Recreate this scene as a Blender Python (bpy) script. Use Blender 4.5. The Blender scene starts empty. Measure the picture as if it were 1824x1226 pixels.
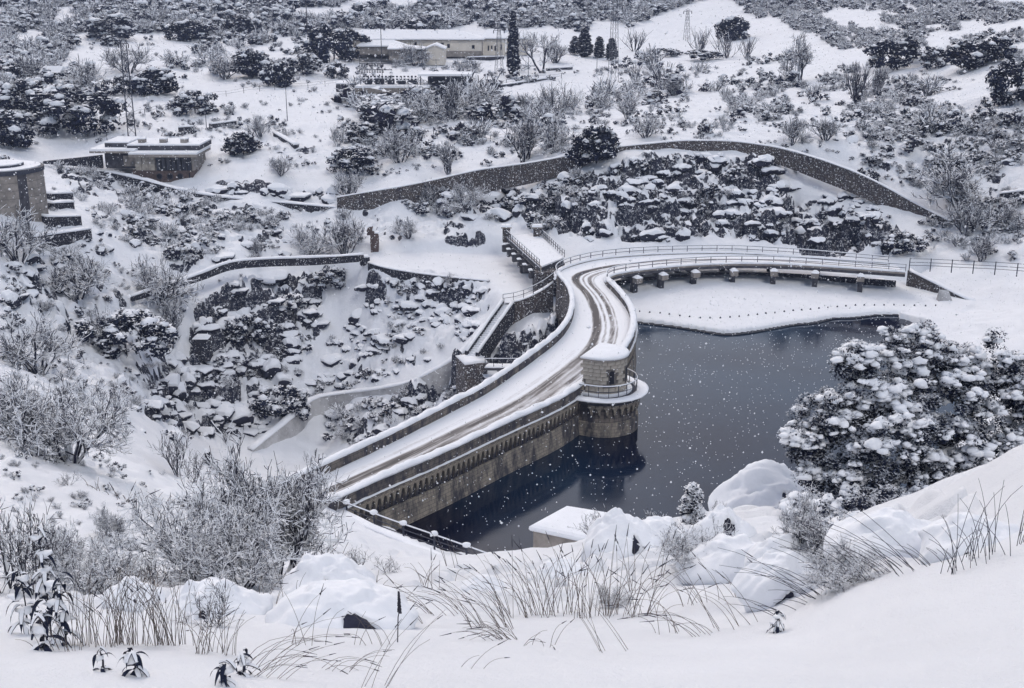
import bpy, bmesh, math, random
import numpy as np
from mathutils import Vector, Matrix, Euler

# ---------------------------------------------------------------- camera, world, sun, exposure
C = bpy.context.scene.collection
sc = bpy.context.scene
R = math.radians
CAMZ, PITCH, FPX = 30.0, R(17.0), 2100.0
cam_d = bpy.data.cameras.new('camera')
cam = bpy.data.objects.new('camera', cam_d)
C.objects.link(cam)
cam.location = (0, 0, CAMZ)
cam.rotation_euler = (R(90) - PITCH, 0, 0)
cam_d.sensor_width = 36.0
cam_d.lens = 36.0 * FPX / 1824.0
cam_d.clip_start, cam_d.clip_end = 0.1, 3000.0
sc.camera = cam

SUN_EL, SUN_ROT = R(48), R(-25)
world = bpy.data.worlds.new("World")
sc.world = world
world.use_nodes = True
wn = world.node_tree
wn.nodes.clear()
w_out = wn.nodes.new('ShaderNodeOutputWorld')
w_bg = wn.nodes.new('ShaderNodeBackground')
w_sky = wn.nodes.new('ShaderNodeTexSky')
w_sky.sky_type = 'NISHITA'
w_sky.sun_disc = False
w_sky.sun_elevation, w_sky.sun_rotation = SUN_EL, SUN_ROT
w_sky.air_density, w_sky.dust_density, w_sky.ozone_density = 1.0, 4.0, 1.5
w_hsv = wn.nodes.new('ShaderNodeHueSaturation')
w_hsv.inputs['Saturation'].default_value = 0.88      # a closed grey snow sky is far less blue than a clear one
wn.links.new(w_sky.outputs[0], w_hsv.inputs['Color'])
wn.links.new(w_hsv.outputs[0], w_bg.inputs['Color'])
wn.links.new(w_bg.outputs[0], w_out.inputs['Surface'])
w_bg.inputs['Strength'].default_value = 0.12

sun_d = bpy.data.lights.new('sun', 'SUN')
sun = bpy.data.objects.new('sun', sun_d)
C.objects.link(sun)
sun_d.energy = 0.9
sun_d.angle = R(22)
sun_d.color = (1.0, 0.965, 0.92)
sun.rotation_euler = (R(90) - SUN_EL, 0, math.pi - SUN_ROT + math.pi)

sc.view_settings.view_transform = 'Standard'
sc.view_settings.look = 'None'
sc.view_settings.gamma = 1.0
sc.view_settings.exposure = 0.42
sc.view_settings.use_curve_mapping = False
sc.cycles.max_bounces = 6
sc.cycles.diffuse_bounces = 3
sc.cycles.glossy_bounces = 3
sc.cycles.transparent_max_bounces = 8
sc.cycles.volume_bounces = 0

# ---------------------------------------------------------------- helpers
def ray(px, py):
    u = (px - 912.0) / FPX; v = (613.0 - py) / FPX
    return (u, math.cos(PITCH) + v * math.sin(PITCH), -math.sin(PITCH) + v * math.cos(PITCH))

def at(px, py, z):
    """photo pixel -> world point at height z"""
    a, b, c = ray(px, py)
    t = (z - CAMZ) / c
    return (a * t, b * t, z)

def atd(px, py, y):
    """photo pixel -> world point at forward distance y"""
    a, b, c = ray(px, py)
    t = y / b
    return (a * t, y, CAMZ + c * t)

def proj(x, y, z):
    cz = z - CAMZ
    f = y * math.cos(PITCH) - cz * math.sin(PITCH)
    v = y * math.sin(PITCH) + cz * math.cos(PITCH)
    return 912 + FPX * x / f, 613 - FPX * v / f

def npy(a): return np.asarray(a, dtype=np.float64)

def hash2(ix, iy, s=0):
    h = (ix.astype(np.int64) * 374761393 + iy.astype(np.int64) * 668265263 + s * 1442695041) & 0xffffffff
    h = ((h ^ (h >> 13)) * 1274126177) & 0xffffffff
    h = ((h ^ (h >> 16)) * 2246822519) & 0xffffffff
    return ((h ^ (h >> 15)) & 0xffffff) / float(0xffffff)

def vnoise(x, y, s=0):
    ix, iy = np.floor(x), np.floor(y)
    fx, fy = x - ix, y - iy
    fx = fx * fx * fx * (fx * (fx * 6 - 15) + 10); fy = fy * fy * fy * (fy * (fy * 6 - 15) + 10)
    a = hash2(ix, iy, s); b = hash2(ix + 1, iy, s); c = hash2(ix, iy + 1, s); d = hash2(ix + 1, iy + 1, s)
    return (a * (1 - fx) + b * fx) * (1 - fy) + (c * (1 - fx) + d * fx) * fy

def fbm(x, y, s=0, o=4):
    r = 0; a = 0.5; t = 0
    for i in range(o):
        r = r + a * vnoise(x * 2 ** i + 17.3 * i, y * 2 ** i - 9.1 * i, s + i); t += a; a *= 0.5
    return r / t

def worley(x, y, s=0):
    """nearest cell: random value, tilt pair, F1, F2"""
    ix, iy = np.floor(x), np.floor(y)
    f1 = np.full(x.shape, 9.0); f2 = np.full(x.shape, 9.0)
    val = np.zeros(x.shape); dx1 = np.zeros(x.shape); dy1 = np.zeros(x.shape); v2 = np.zeros(x.shape)
    for i in (-1, 0, 1):
        for j in (-1, 0, 1):
            cx, cy = ix + i, iy + j
            px = cx + 0.1 + 0.8 * hash2(cx, cy, s + 1); py = cy + 0.1 + 0.8 * hash2(cx, cy, s + 2)
            dx, dy = x - px, y - py
            d = np.sqrt(dx * dx + dy * dy)
            n = d < f1
            f2 = np.where(n, f1, np.minimum(f2, d))
            val = np.where(n, hash2(cx, cy, s + 3), val); v2 = np.where(n, hash2(cx, cy, s + 4), v2)
            dx1 = np.where(n, dx, dx1); dy1 = np.where(n, dy, dy1)
            f1 = np.minimum(f1, d)
    return val, v2, dx1, dy1, f1, f2

def catmull(pts, n):
    """resample a polyline through a Catmull-Rom spline at n even steps"""
    p = [npy(q) for q in pts]
    p = [2 * p[0] - p[1]] + p + [2 * p[-1] - p[-2]]
    out = []
    for i in range(1, len(p) - 2):
        for k in range(24):
            t = k / 24.0
            out.append(0.5 * ((2 * p[i]) + (-p[i-1] + p[i+1]) * t + (2*p[i-1] - 5*p[i] + 4*p[i+1] - p[i+2]) * t * t + (-p[i-1] + 3*p[i] - 3*p[i+1] + p[i+2]) * t ** 3))
    out.append(p[-2])
    out = np.array(out)
    s = np.concatenate([[0], np.cumsum(np.linalg.norm(np.diff(out, axis=0), axis=1))])
    q = np.linspace(0, s[-1], n)
    return np.stack([np.interp(q, s, out[:, k]) for k in range(out.shape[1])], 1)

def ordw(n):
    o = ['zeroth', 'first', 'second', 'third', 'fourth', 'fifth', 'sixth', 'seventh', 'eighth', 'ninth', 'tenth', 'eleventh', 'twelfth', 'thirteenth', 'fourteenth', 'fifteenth', 'sixteenth', 'seventeenth', 'eighteenth', 'nineteenth', 'twentieth']
    if n <= 20: return o[n]
    t = {2: 'twenty', 3: 'thirty', 4: 'forty', 5: 'fifty'}[n // 10]
    return (t[:-1] + 'ieth') if n % 10 == 0 else t + '-' + o[n % 10]

# ---- objects
def tag(o, label=None, cat=None, group=None, kind=None):
    if label: o['label'] = label
    if cat: o['category'] = cat
    if group: o['group'] = group
    if kind: o['kind'] = kind
    return o

def empty(name, loc=(0, 0, 0), rz=0.0):
    o = bpy.data.objects.new(name, None); C.objects.link(o)
    o.empty_display_size = 0.2
    o.location = loc; o.rotation_euler = (0, 0, rz)
    return o

def thing(name, label, cat, loc=(0, 0, 0), rz=0.0, group=None):
    return tag(empty(name, loc, rz), label, cat, group)

def link(name, me, parent=None, loc=(0, 0, 0), rz=0.0, sc_=None):
    o = bpy.data.objects.new(name, me); C.objects.link(o)
    o.parent = parent; o.location = loc; o.rotation_euler = (0, 0, rz)
    if sc_: o.scale = sc_
    return o

def mesh(name, V, Fc, mats, mi=None, smooth=False):
    me = bpy.data.meshes.new(name)
    V = np.asarray(V, dtype=np.float32)
    if isinstance(Fc, np.ndarray):
        n, k = Fc.shape
        me.vertices.add(len(V)); me.vertices.foreach_set('co', V.ravel())
        me.loops.add(n * k); me.loops.foreach_set('vertex_index', Fc.astype(np.int32).ravel())
        me.polygons.add(n); me.polygons.foreach_set('loop_start', np.arange(0, n * k, k, dtype=np.int32))
        me.update(calc_edges=True)
    else:
        me.from_pydata([tuple(map(float, v)) for v in V], [], Fc); me.update()
    if not isinstance(mats, (list, tuple)): mats = [mats]
    for m in mats: me.materials.append(m)
    if mi is not None: me.polygons.foreach_set('material_index', np.asarray(mi, dtype=np.int32))
    if smooth: me.polygons.foreach_set('use_smooth', np.ones(len(me.polygons), dtype=bool))
    return me

class MB:
    """collects shapes into one mesh"""
    def __init__(s): s.V = []; s.F = []; s.M = []
    def add(s, V, Fc, m=0):
        o = len(s.V); s.V += [tuple(v) for v in V]; s.F += [tuple(i + o for i in f) for f in Fc]; s.M += [m] * len(Fc)
        return s
    def box(s, c, size, rz=0.0, m=0, taper=1.0):
        hx, hy, hz = size[0] / 2, size[1] / 2, size[2] / 2
        ca, sa = math.cos(rz), math.sin(rz)
        V = []
        for z in (-1, 1):
            k = taper if z > 0 else 1.0
            for x, y in ((-1, -1), (1, -1), (1, 1), (-1, 1)):
                X, Y = x * hx * k, y * hy * k
                V.append((c[0] + X * ca - Y * sa, c[1] + X * sa + Y * ca, c[2] + z * hz))
        return s.add(V, [(3, 2, 1, 0), (4, 5, 6, 7), (0, 1, 5, 4), (1, 2, 6, 5), (2, 3, 7, 6), (3, 0, 4, 7)], m)
    def tube(s, pts, r, n=6, m=0, r2=None):
        pts = [Vector(p) for p in pts]
        V = []; L = len(pts)
        for i, p in enumerate(pts):
            d = (pts[min(i + 1, L - 1)] - pts[max(i - 1, 0)]).normalized()
            u = d.cross(Vector((0, 0, 1)))
            if u.length < 1e-3: u = Vector((1, 0, 0))
            u.normalize(); w = u.cross(d)
            rr = r if r2 is None else r + (r2 - r) * i / (L - 1)
            for k in range(n):
                a = 2 * math.pi * k / n
                V.append(p + u * (math.cos(a) * rr) + w * (math.sin(a) * rr))
        Fc = [(i * n + k, i * n + (k + 1) % n, (i + 1) * n + (k + 1) % n, (i + 1) * n + k) for i in range(L - 1) for k in range(n)]
        Fc += [tuple(range(n))[::-1], tuple((L - 1) * n + k for k in range(n))]
        return s.add(V, Fc, m)
    def prism(s, poly, z0, z1, m=0):
        """vertical prism over a polygon of (x, y)"""
        n = len(poly)
        V = [(x, y, z0) for x, y in poly] + [(x, y, z1) for x, y in poly]
        Fc = [tuple(range(n))[::-1], tuple(range(n, 2 * n))] + [(i, (i + 1) % n, n + (i + 1) % n, n + i) for i in range(n)]
        return s.add(V, Fc, m)
    def me(s, name, mats, smooth=False):
        return mesh(name, s.V, s.F, mats, s.M, smooth)
    def build(s, name, mats, parent=None, loc=(0, 0, 0), rz=0.0, smooth=False):
        return link(name, s.me(name, mats, smooth), parent, loc, rz)

def frames(path):
    p = npy(path)[:, :2]
    t = np.gradient(p, axis=0); t /= np.linalg.norm(t, axis=1)[:, None] + 1e-9
    return t, np.stack([t[:, 1], -t[:, 0]], 1)          # tangent, right-hand normal

def sweep(path, prof, zs=None, closed=True, mb=None, m=0, caps=True):
    """profile [(offset to the right, height)] along a plan path; zs = base height per station"""
    mb = mb or MB()
    p = npy(path); t, nr = frames(p)
    zs = (p[:, 2] if p.shape[1] > 2 else np.zeros(len(p))) if zs is None else npy(zs) * np.ones(len(p))
    k = 0; V = []
    for i in range(len(p)):
        pr = prof(i) if callable(prof) else prof
        k = len(pr)
        for o, h in pr: V.append((p[i, 0] + nr[i, 0] * o, p[i, 1] + nr[i, 1] * o, zs[i] + h))
    Fc = []
    for i in range(len(p) - 1):
        for j in range(k if closed else k - 1):
            j2 = (j + 1) % k
            Fc.append((i * k + j, i * k + j2, (i + 1) * k + j2, (i + 1) * k + j))
    if closed and caps: Fc += [tuple(range(k))[::-1], tuple((len(p) - 1) * k + j for j in range(k))]
    mb.add(V, Fc, m)
    return mb

# ---------------------------------------------------------------- materials
def newmat(name):
    m = bpy.data.materials.new(name); m.use_nodes = True
    nt = m.node_tree; b = nt.nodes['Principled BSDF']
    return m, nt, b

def N(nt, t, **kw):
    n = nt.nodes.new(t)
    for k, v in kw.items():
        if k in n.inputs: n.inputs[k].default_value = v
        else: setattr(n, k, v)
    return n

def noise_of(nt, scale, detail=4, rough=0.55, coord='Object', vec=None, stretch=None):
    tc = N(nt, 'ShaderNodeTexCoord')
    src = tc.outputs[coord] if vec is None else vec
    if stretch:
        mp = N(nt, 'ShaderNodeMapping'); mp.inputs['Scale'].default_value = stretch
        nt.links.new(src, mp.inputs[0]); src = mp.outputs[0]
    n = N(nt, 'ShaderNodeTexNoise'); n.inputs['Scale'].default_value = scale
    n.inputs['Detail'].default_value = detail; n.inputs['Roughness'].default_value = rough
    nt.links.new(src, n.inputs['Vector'])
    return n.outputs['Fac']

def ramp(nt, fac, stops):
    r = N(nt, 'ShaderNodeValToRGB'); nt.links.new(fac, r.inputs[0])
    e = r.color_ramp.elements
    while len(e) < len(stops): e.new(0.5)
    for i, (p, c) in enumerate(stops):
        e[i].position = p; e[i].color = (*c, 1) if len(c) == 3 else c
    return r.outputs[0]

def mix(nt, fac, a, b):
    m = N(nt, 'ShaderNodeMix'); m.data_type = 'RGBA'
    for sck, v in ((m.inputs[0], fac), (m.inputs[6], a), (m.inputs[7], b)):
        if isinstance(v, (int, float)): sck.default_value = v
        elif isinstance(v, tuple): sck.default_value = (*v, 1)
        else: nt.links.new(v, sck)
    return m.outputs[2]

def math_(nt, op, a, b=None):
    m = N(nt, 'ShaderNodeMath'); m.operation = op
    for i, v in enumerate((a, b)):
        if v is None: continue
        if isinstance(v, (int, float)): m.inputs[i].default_value = v
        else: nt.links.new(v, m.inputs[i])
    return m.outputs[0]

def bump(nt, b, h, strength=0.3, dist=0.05):
    n = N(nt, 'ShaderNodeBump'); n.inputs['Strength'].default_value = strength; n.inputs['Distance'].default_value = dist
    nt.links.new(h, n.inputs['Height']); nt.links.new(n.outputs[0], b.inputs['Normal'])
    return n

SNOWC = (0.80, 0.815, 0.85)
def simple(name, col, var=0.25, scale=3.0, rough=0.85, bmp=0.0, coord='Object', dark=None, spec=0.2):
    m, nt, b = newmat(name)
    n = noise_of(nt, scale, 5, 0.6, coord)
    lo = tuple(c * (1 - var) for c in col) if dark is None else dark
    hi = tuple(min(1, c * (1 + var)) for c in col)
    nt.links.new(ramp(nt, n, [(0.3, lo), (0.7, hi)]), b.inputs['Base Color'])
    b.inputs['Roughness'].default_value = rough
    b.inputs['Specular IOR Level'].default_value = spec
    if bmp: bump(nt, b, noise_of(nt, scale * 4, 4, 0.6, coord), bmp, 0.03)
    return m

M = {}
M['snow'] = simple('snow', SNOWC, 0.04, 1.5, 0.75, 0.45, spec=0.15)
M['twig'] = simple('twig', (0.024, 0.025, 0.046), 0.4, 8.0, 0.9)
M['bark'] = simple('bark', (0.055, 0.05, 0.06), 0.4, 8.0, 0.9)
M['leaf'] = simple('dark_leaf', (0.010, 0.015, 0.037), 0.5, 1.2, 0.7)
M['leaf_pale'] = simple('pale_leaf', (0.16, 0.18, 0.19), 0.5, 3.0, 0.7)
M['grass'] = simple('dry_grass', (0.13, 0.11, 0.10), 0.4, 5.0, 0.85)
M['reed'] = simple('dark_stem', (0.045, 0.045, 0.06), 0.4, 5.0, 0.85)
M['iron'] = simple('painted_iron', (0.05, 0.055, 0.075), 0.3, 6.0, 0.6)
M['galv'] = simple('galvanised_steel', (0.16, 0.165, 0.19), 0.2, 6.0, 0.55)
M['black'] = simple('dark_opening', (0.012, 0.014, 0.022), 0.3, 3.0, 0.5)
M['glass'] = simple('window_glass', (0.02, 0.025, 0.04), 0.3, 1.0, 0.15, spec=0.5)
M['concrete'] = simple('weathered_concrete', (0.27, 0.245, 0.225), 0.35, 1.3, 0.9, 0.3)
M['dark_concrete'] = simple('wet_concrete', (0.07, 0.07, 0.082), 0.45, 1.6, 0.9, 0.3)
M['plaster'] = simple('pale_plaster', (0.64, 0.59, 0.52), 0.12, 0.6, 0.9)
M['brick'] = simple('dull_brick', (0.105, 0.078, 0.072), 0.4, 4.0, 0.9, 0.3)
M['rock'] = simple('bare_rock', (0.026, 0.028, 0.046), 0.6, 2.2, 0.9, 0.5)
M['slush'] = simple('slush', (0.3, 0.29, 0.29), 0.3, 4.0, 0.6)

def masonry(name, c1, c2, mortar, bw, bh, stain=(0.024, 0.028, 0.050), st=(0.45, 0.7), snow_amt=0.0, tint=None):
    """rubble / block masonry from UV coordinates in metres, with damp stains"""
    m, nt, b = newmat(name)
    uv = N(nt, 'ShaderNodeUVMap')
    br = N(nt, 'ShaderNodeTexBrick')
    br.inputs['Scale'].default_value = 1.0
    br.inputs['Brick Width'].default_value = bw; br.inputs['Row Height'].default_value = bh
    br.inputs['Mortar Size'].default_value = 0.018; br.inputs['Bias'].default_value = 0.0
    br.inputs['Color1'].default_value = (*c1, 1); br.inputs['Color2'].default_value = (*c2, 1); br.inputs['Mortar'].default_value = (*mortar, 1)
    nn = N(nt, 'ShaderNodeTexNoise'); nn.inputs['Scale'].default_value = 2.0
    nt.links.new(uv.outputs[0], nn.inputs['Vector'])
    vm = N(nt, 'ShaderNodeVectorMath'); vm.operation = 'MULTIPLY_ADD'
    nt.links.new(nn.outputs['Color'], vm.inputs[0]); vm.inputs[1].default_value = (0.12, 0.08, 0); nt.links.new(uv.outputs[0], vm.inputs[2])
    nt.links.new(vm.outputs[0], br.inputs['Vector'])
    s = noise_of(nt, 0.9, 6, 0.75, stretch=(1, 1, 0.35))
    s2 = ramp(nt, s, [(st[0], (0, 0, 0)), (st[1], (1, 1, 1))])
    col = mix(nt, s2, br.outputs['Color'], stain)
    g = noise_of(nt, 9, 4, 0.7)
    col = mix(nt, math_(nt, 'MULTIPLY', g, 0.5), col, tuple(c * 0.45 for c in c1))
    if snow_amt:
        sp = ramp(nt, noise_of(nt, 5.5, 5, 0.75), [(0.62 - snow_amt * 0.2, (0, 0, 0)), (0.66 - snow_amt * 0.2, (1, 1, 1))])
        col = mix(nt, sp, col, SNOWC)
    nt.links.new(col, b.inputs['Base Color'])
    b.inputs['Roughness'].default_value = 0.9; b.inputs['Specular IOR Level'].default_value = 0.2
    bump(nt, b, math_(nt, 'ADD', br.outputs['Fac'], math_(nt, 'MULTIPLY', g, -0.6)), 0.5, -0.05)
    return m
M['damstone'] = masonry('dam_stone', (0.30, 0.265, 0.225), (0.20, 0.18, 0.165), (0.10, 0.09, 0.09), 0.55, 0.28, st=(0.44, 0.58), snow_amt=0.05)
M['tanstone'] = masonry('pale_dam_stone', (0.42, 0.37, 0.30), (0.30, 0.265, 0.225), (0.16, 0.14, 0.13), 0.55, 0.26, st=(0.44, 0.60))
M['parapet'] = masonry('parapet_stone', (0.27, 0.235, 0.20), (0.17, 0.15, 0.14), (0.06, 0.06, 0.06), 0.8, 0.3, st=(0.42, 0.58), snow_amt=0.0)
M['rubble'] = masonry('rubble_wall', (0.13, 0.11, 0.10), (0.075, 0.068, 0.07), (0.03, 0.03, 0.04), 0.5, 0.28, st=(0.5, 0.75), snow_amt=0.22)
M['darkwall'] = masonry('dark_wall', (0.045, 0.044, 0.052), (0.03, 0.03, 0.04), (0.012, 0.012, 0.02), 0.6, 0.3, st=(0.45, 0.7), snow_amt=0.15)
M['blocks'] = simple('ashlar_block', (0.36, 0.33, 0.29), 0.35, 1.4, 0.9, 0.4)
M['joint'] = simple('wall_joint', (0.13, 0.12, 0.115), 0.3, 3.0, 0.9)

# frosted concrete of the curved guide wall: pale with scraped dark streaks
def frosted():
    m, nt, b = newmat('frosted_concrete')
    a = ramp(nt, noise_of(nt, 0.35, 6, 0.72), [(0.42, (0.52, 0.52, 0.53)), (0.62, (0.30, 0.295, 0.30))])
    sp = ramp(nt, noise_of(nt, 2.6, 6, 0.8, stretch=(1, 1, 2.5)), [(0.62, (0, 0, 0)), (0.70, (1, 1, 1))])
    c = mix(nt, sp, a, (0.10, 0.10, 0.11))
    nt.links.new(c, b.inputs['Base Color']); b.inputs['Roughness'].default_value = 0.9
    bump(nt, b, noise_of(nt, 3, 5, 0.7), 0.4, 0.1)
    return m
M['frosted'] = frosted()

def uv_box(o):
    """UVs in metres: run along the wall, height"""
    me = o.data; me.update()
    uvl = me.uv_layers.new(name='UVMap')
    n = len(me.loops); co = np.empty(len(me.vertices) * 3); me.vertices.foreach_get('co', co); co = co.reshape(-1, 3)
    vi = np.empty(n, dtype=np.int32); me.loops.foreach_get('vertex_index', vi)
    pn = np.empty(len(me.polygons) * 3); me.polygons.foreach_get('normal', pn); pn = pn.reshape(-1, 3)
    ls = np.empty(len(me.polygons), dtype=np.int32); me.polygons.foreach_get('loop_total', ls)
    nn = np.repeat(pn, ls, axis=0); c = co[vi]
    az = np.arctan2(nn[:, 1], nn[:, 0])
    flat = np.abs(nn[:, 2]) > 0.8
    # quantise the facing so that neighbouring faces of a curve keep nearly continuous coordinates
    q = np.round(az / (math.pi / 4)) * (math.pi / 4)
    u = -np.sin(q) * c[:, 0] + np.cos(q) * c[:, 1]
    U = np.where(flat, c[:, 0], u); V = np.where(flat, c[:, 1], c[:, 2])
    uvl.data.foreach_set('uv', np.stack([U, V], 1).ravel())
    return o
# ---------------------------------------------------------------- terrain: control points (photo pixel, height)
WZ = -3.0            # lake level
OY = -14.0           # the polar grid is centred a little behind the camera
CP = []
def cz(*rows):
    for px, py, z in rows: CP.append(at(px, py, z))
def cd(*rows):
    for px, py, y in rows: CP.append(atd(px, py, y))
def cw(*rows):
    for r_ in rows: CP.append(r_)
# foreground hillside
cd((-300, 1180, 4.6), (0, 1226, 4.2), (150, 1226, 4.4), (420, 1226, 4.6), (800, 1226, 4.6), (1200, 1226, 4.6), (1500, 1226, 4.3), (1824, 1226, 4.0), (2200, 1190, 4.2),
   (0, 1120, 7.5), (200, 1120, 7.8), (420, 1130, 7.8), (800, 1140, 7.5), (1100, 1150, 7.3), (1380, 1150, 7.0),
   (0, 1040, 12), (200, 1040, 13), (420, 1050, 13), (650, 1060, 13.5), (900, 1060, 13), (1150, 1040, 12), (1350, 1060, 9.5), (1500, 1050, 7.8), (1620, 1010, 7.6), (1720, 1000, 7.4), (1824, 955, 7.2), (2300, 850, 7.5),
   (0, 960, 20), (150, 980, 20), (300, 985, 22), (480, 1010, 20), (650, 1010, 21), (760, 1020, 20), (870, 1015, 20), (980, 985, 22), (1100, 950, 24), (1250, 915, 27), (1400, 905, 27),
   (1450, 1010, 11), (1600, 955, 11.5), (1700, 905, 11), (1824, 830, 10.5), (1824, 780, 11.5), (2200, 700, 12),
   (1500, 930, 19), (1650, 900, 20), (1824, 850, 20), (2100, 760, 20),
   (0, 870, 31), (120, 880, 34), (300, 900, 38), (420, 950, 36), (560, 960, 42), (700, 990, 40),
   (0, 770, 42), (-200, 700, 45), (120, 815, 48), (220, 830, 50), (350, 868, 58), (450, 890, 61))
cw((-4, 2, 28.2), (0, 1, 28.5), (5, 1, 28.6), (-12, 0, 28.0), (14, 0, 29.5), (0, -8, 30.5), (-14, -8, 30), (16, -8, 32),
   (6, 34, 12.5), (14, 36, 11), (22, 38, 10), (0, 40, 8.5), (-8, 44, 6.5),
   (2, 50, 1.2), (10, 52, 0.2), (20, 52, 0.0), (30, 54, 1.0), (44, 56, 4.0), (60, 60, 8), (36, 40, 11), (50, 44, 13), (45, 24, 22), (36, 12, 27))
# near bank of the lake and the end of the dam
cz((560, 870, 0.2), (500, 880, 0.6), (595, 912, -0.2), (700, 950, -0.2), (870, 1008, -0.3), (620, 930, 0.0), (545, 850, 0.0))
cw((-3, 59, -0.2), (4, 60, -0.6), (12, 62, -1.5), (20, 64, -2.2), (30, 66, -2.0), (40, 72, -1.0), (52, 80, 1.5))
# right shore behind the oak
cz((1824, 640, 0.2), (1750, 610, 0.0), (1650, 600, -1.6), (1824, 560, 0.0), (1740, 545, -0.8), (1824, 500, 0.6), (1760, 480, 0.4), (2050, 520, 2.0), (2100, 640, 4.0), (1824, 475, 0.6), (2050, 470, 2))
# left hillside beyond the near crest
cz((60, 745, 5.0), (150, 700, -4.5), (100, 655, -5.5), (250, 640, -8), (30, 600, -2.5), (150, 560, -5.0), (280, 540, -6.0), (100, 480, -0.8), (220, 460, -2), (20, 480, 1.5), (50, 405, 3.6), (150, 400, 2.6), (300, 400, -0.5), (400, 390, -0.8), (240, 350, 0.6),
   (500, 420, -2.2), (600, 430, -2.0), (560, 380, -0.8), (420, 455, -2.6), (340, 500, -4.2), (200, 720, -6), (-150, 600, 4), (-200, 480, 5), (-150, 380, 7), (0, 690, 0.0))
# ravine and its rocks
cd((340, 640, 131), (330, 700, 127), (300, 750, 122), (380, 760, 125), (430, 700, 131), (460, 650, 135), (540, 610, 141), (575, 560, 145), (590, 520, 147), (560, 500, 143), (450, 520, 140), (400, 580, 136), (500, 560, 140), (440, 790, 124), (400, 830, 113), (350, 800, 112), (470, 860, 100), (430, 750, 127))
# rockslope between channel lip and guide wall
cz((640, 500, -5.2), (640, 545, -8.0), (640, 600, -12.0), (700, 540, -6.6), (760, 520, -4.9), (860, 520, -4.1), (900, 530, -4.4), (820, 570, -7.2), (700, 620, -11.2), (830, 613, -8.0), (740, 675, -12.2), (640, 695, -15.2))
cd((600, 670, 135), (530, 700, 132), (470, 760, 128), (560, 708, 131), (500, 760, 126), (455, 798, 122))
# foot of the guide wall, toe of the dam
cz((520, 800, -20.8), (565, 800, -22.0), (598, 792, -21.8), (780, 715, -13.6), (830, 682, -10.5))
cd((645, 722, 126.5), (650, 785, 124.5), (612, 735, 128), (688, 722, 124), (690, 765, 122.5), (560, 850, 114))
cw((-18, 112, -21), (-10, 112, -18), (-26, 112, -20), (-4, 112, -14))
cw((-16, 86, -13), (-10, 92, -15), (-4, 100, -13), (-22, 76, -5), (-22, 92, -13), (-30, 84, -4), (-28, 100, -13))
cz((945, 562, -3.9), (950, 600, -4.8), (930, 640, -6.2), (885, 620, -6.6), (985, 560, -4.0), (870, 670, -9))
# spillway channel and road bank behind it
cz((700, 450, -3.0), (780, 465, -3.0), (860, 490, -3.0), (680, 476, -3.0), (880, 455, -3.0), (930, 490, -3.0), (700, 405, -1.0), (800, 405, -0.7), (880, 415, -0.3), (640, 385, -0.8), (650, 372, 0.0), (760, 388, -0.4), (850, 408, -0.3), (750, 430, -1.8), (800, 432, -1.6),
   (940, 408, -0.3), (1000, 432, -0.3), (1060, 440, -0.3))
# cliff behind the bridge
cd((1130, 436, 139), (1200, 432, 140), (1300, 432, 140), (1400, 436, 139), (1500, 441, 137), (1600, 451, 134), (1120, 390, 143), (1200, 390, 144), (1300, 390, 144), (1400, 392, 142.5), (1500, 392, 142), (1120, 350, 146), (1200, 350, 147), (1300, 350, 147), (1400, 350, 147), (1500, 360, 145), (1600, 415, 140),
   (1120, 300, 149.5), (1200, 305, 151), (1300, 305, 151), (1400, 312, 150), (1120, 280, 153.5), (1200, 268, 156), (1300, 266, 156), (1400, 284, 153), (1470, 310, 149.5), (1540, 352, 145.5), (1620, 395, 141.5))
cz((1700, 430, 1.0), (1760, 450, 0.8), (1700, 455, 0.6), (1000, 400, 1.4), (960, 340, 4.0), (1050, 310, 6.4))
# terrace foot and road behind the long wall
cz((620, 366, 0.8), (700, 350, 2.2), (850, 333, 3.7), (950, 312, 5.1), (1030, 295, 6.6), (760, 372, -0.2), (900, 370, 0.6), (860, 350, 1.4))
cz((620, 335, 2.8), (740, 318, 4.2), (850, 298, 5.6), (950, 282, 7.0), (1030, 268, 8.4), (1110, 252, 9.5), (1200, 243, 10.0), (1300, 243, 10.2), (1400, 258, 9.5), (1480, 278, 8.7), (1560, 310, 6.9), (1640, 352, 4.2), (1700, 388, 2.5), (1780, 420, 1.6), (1824, 430, 1.4), (2050, 430, 3))
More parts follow.
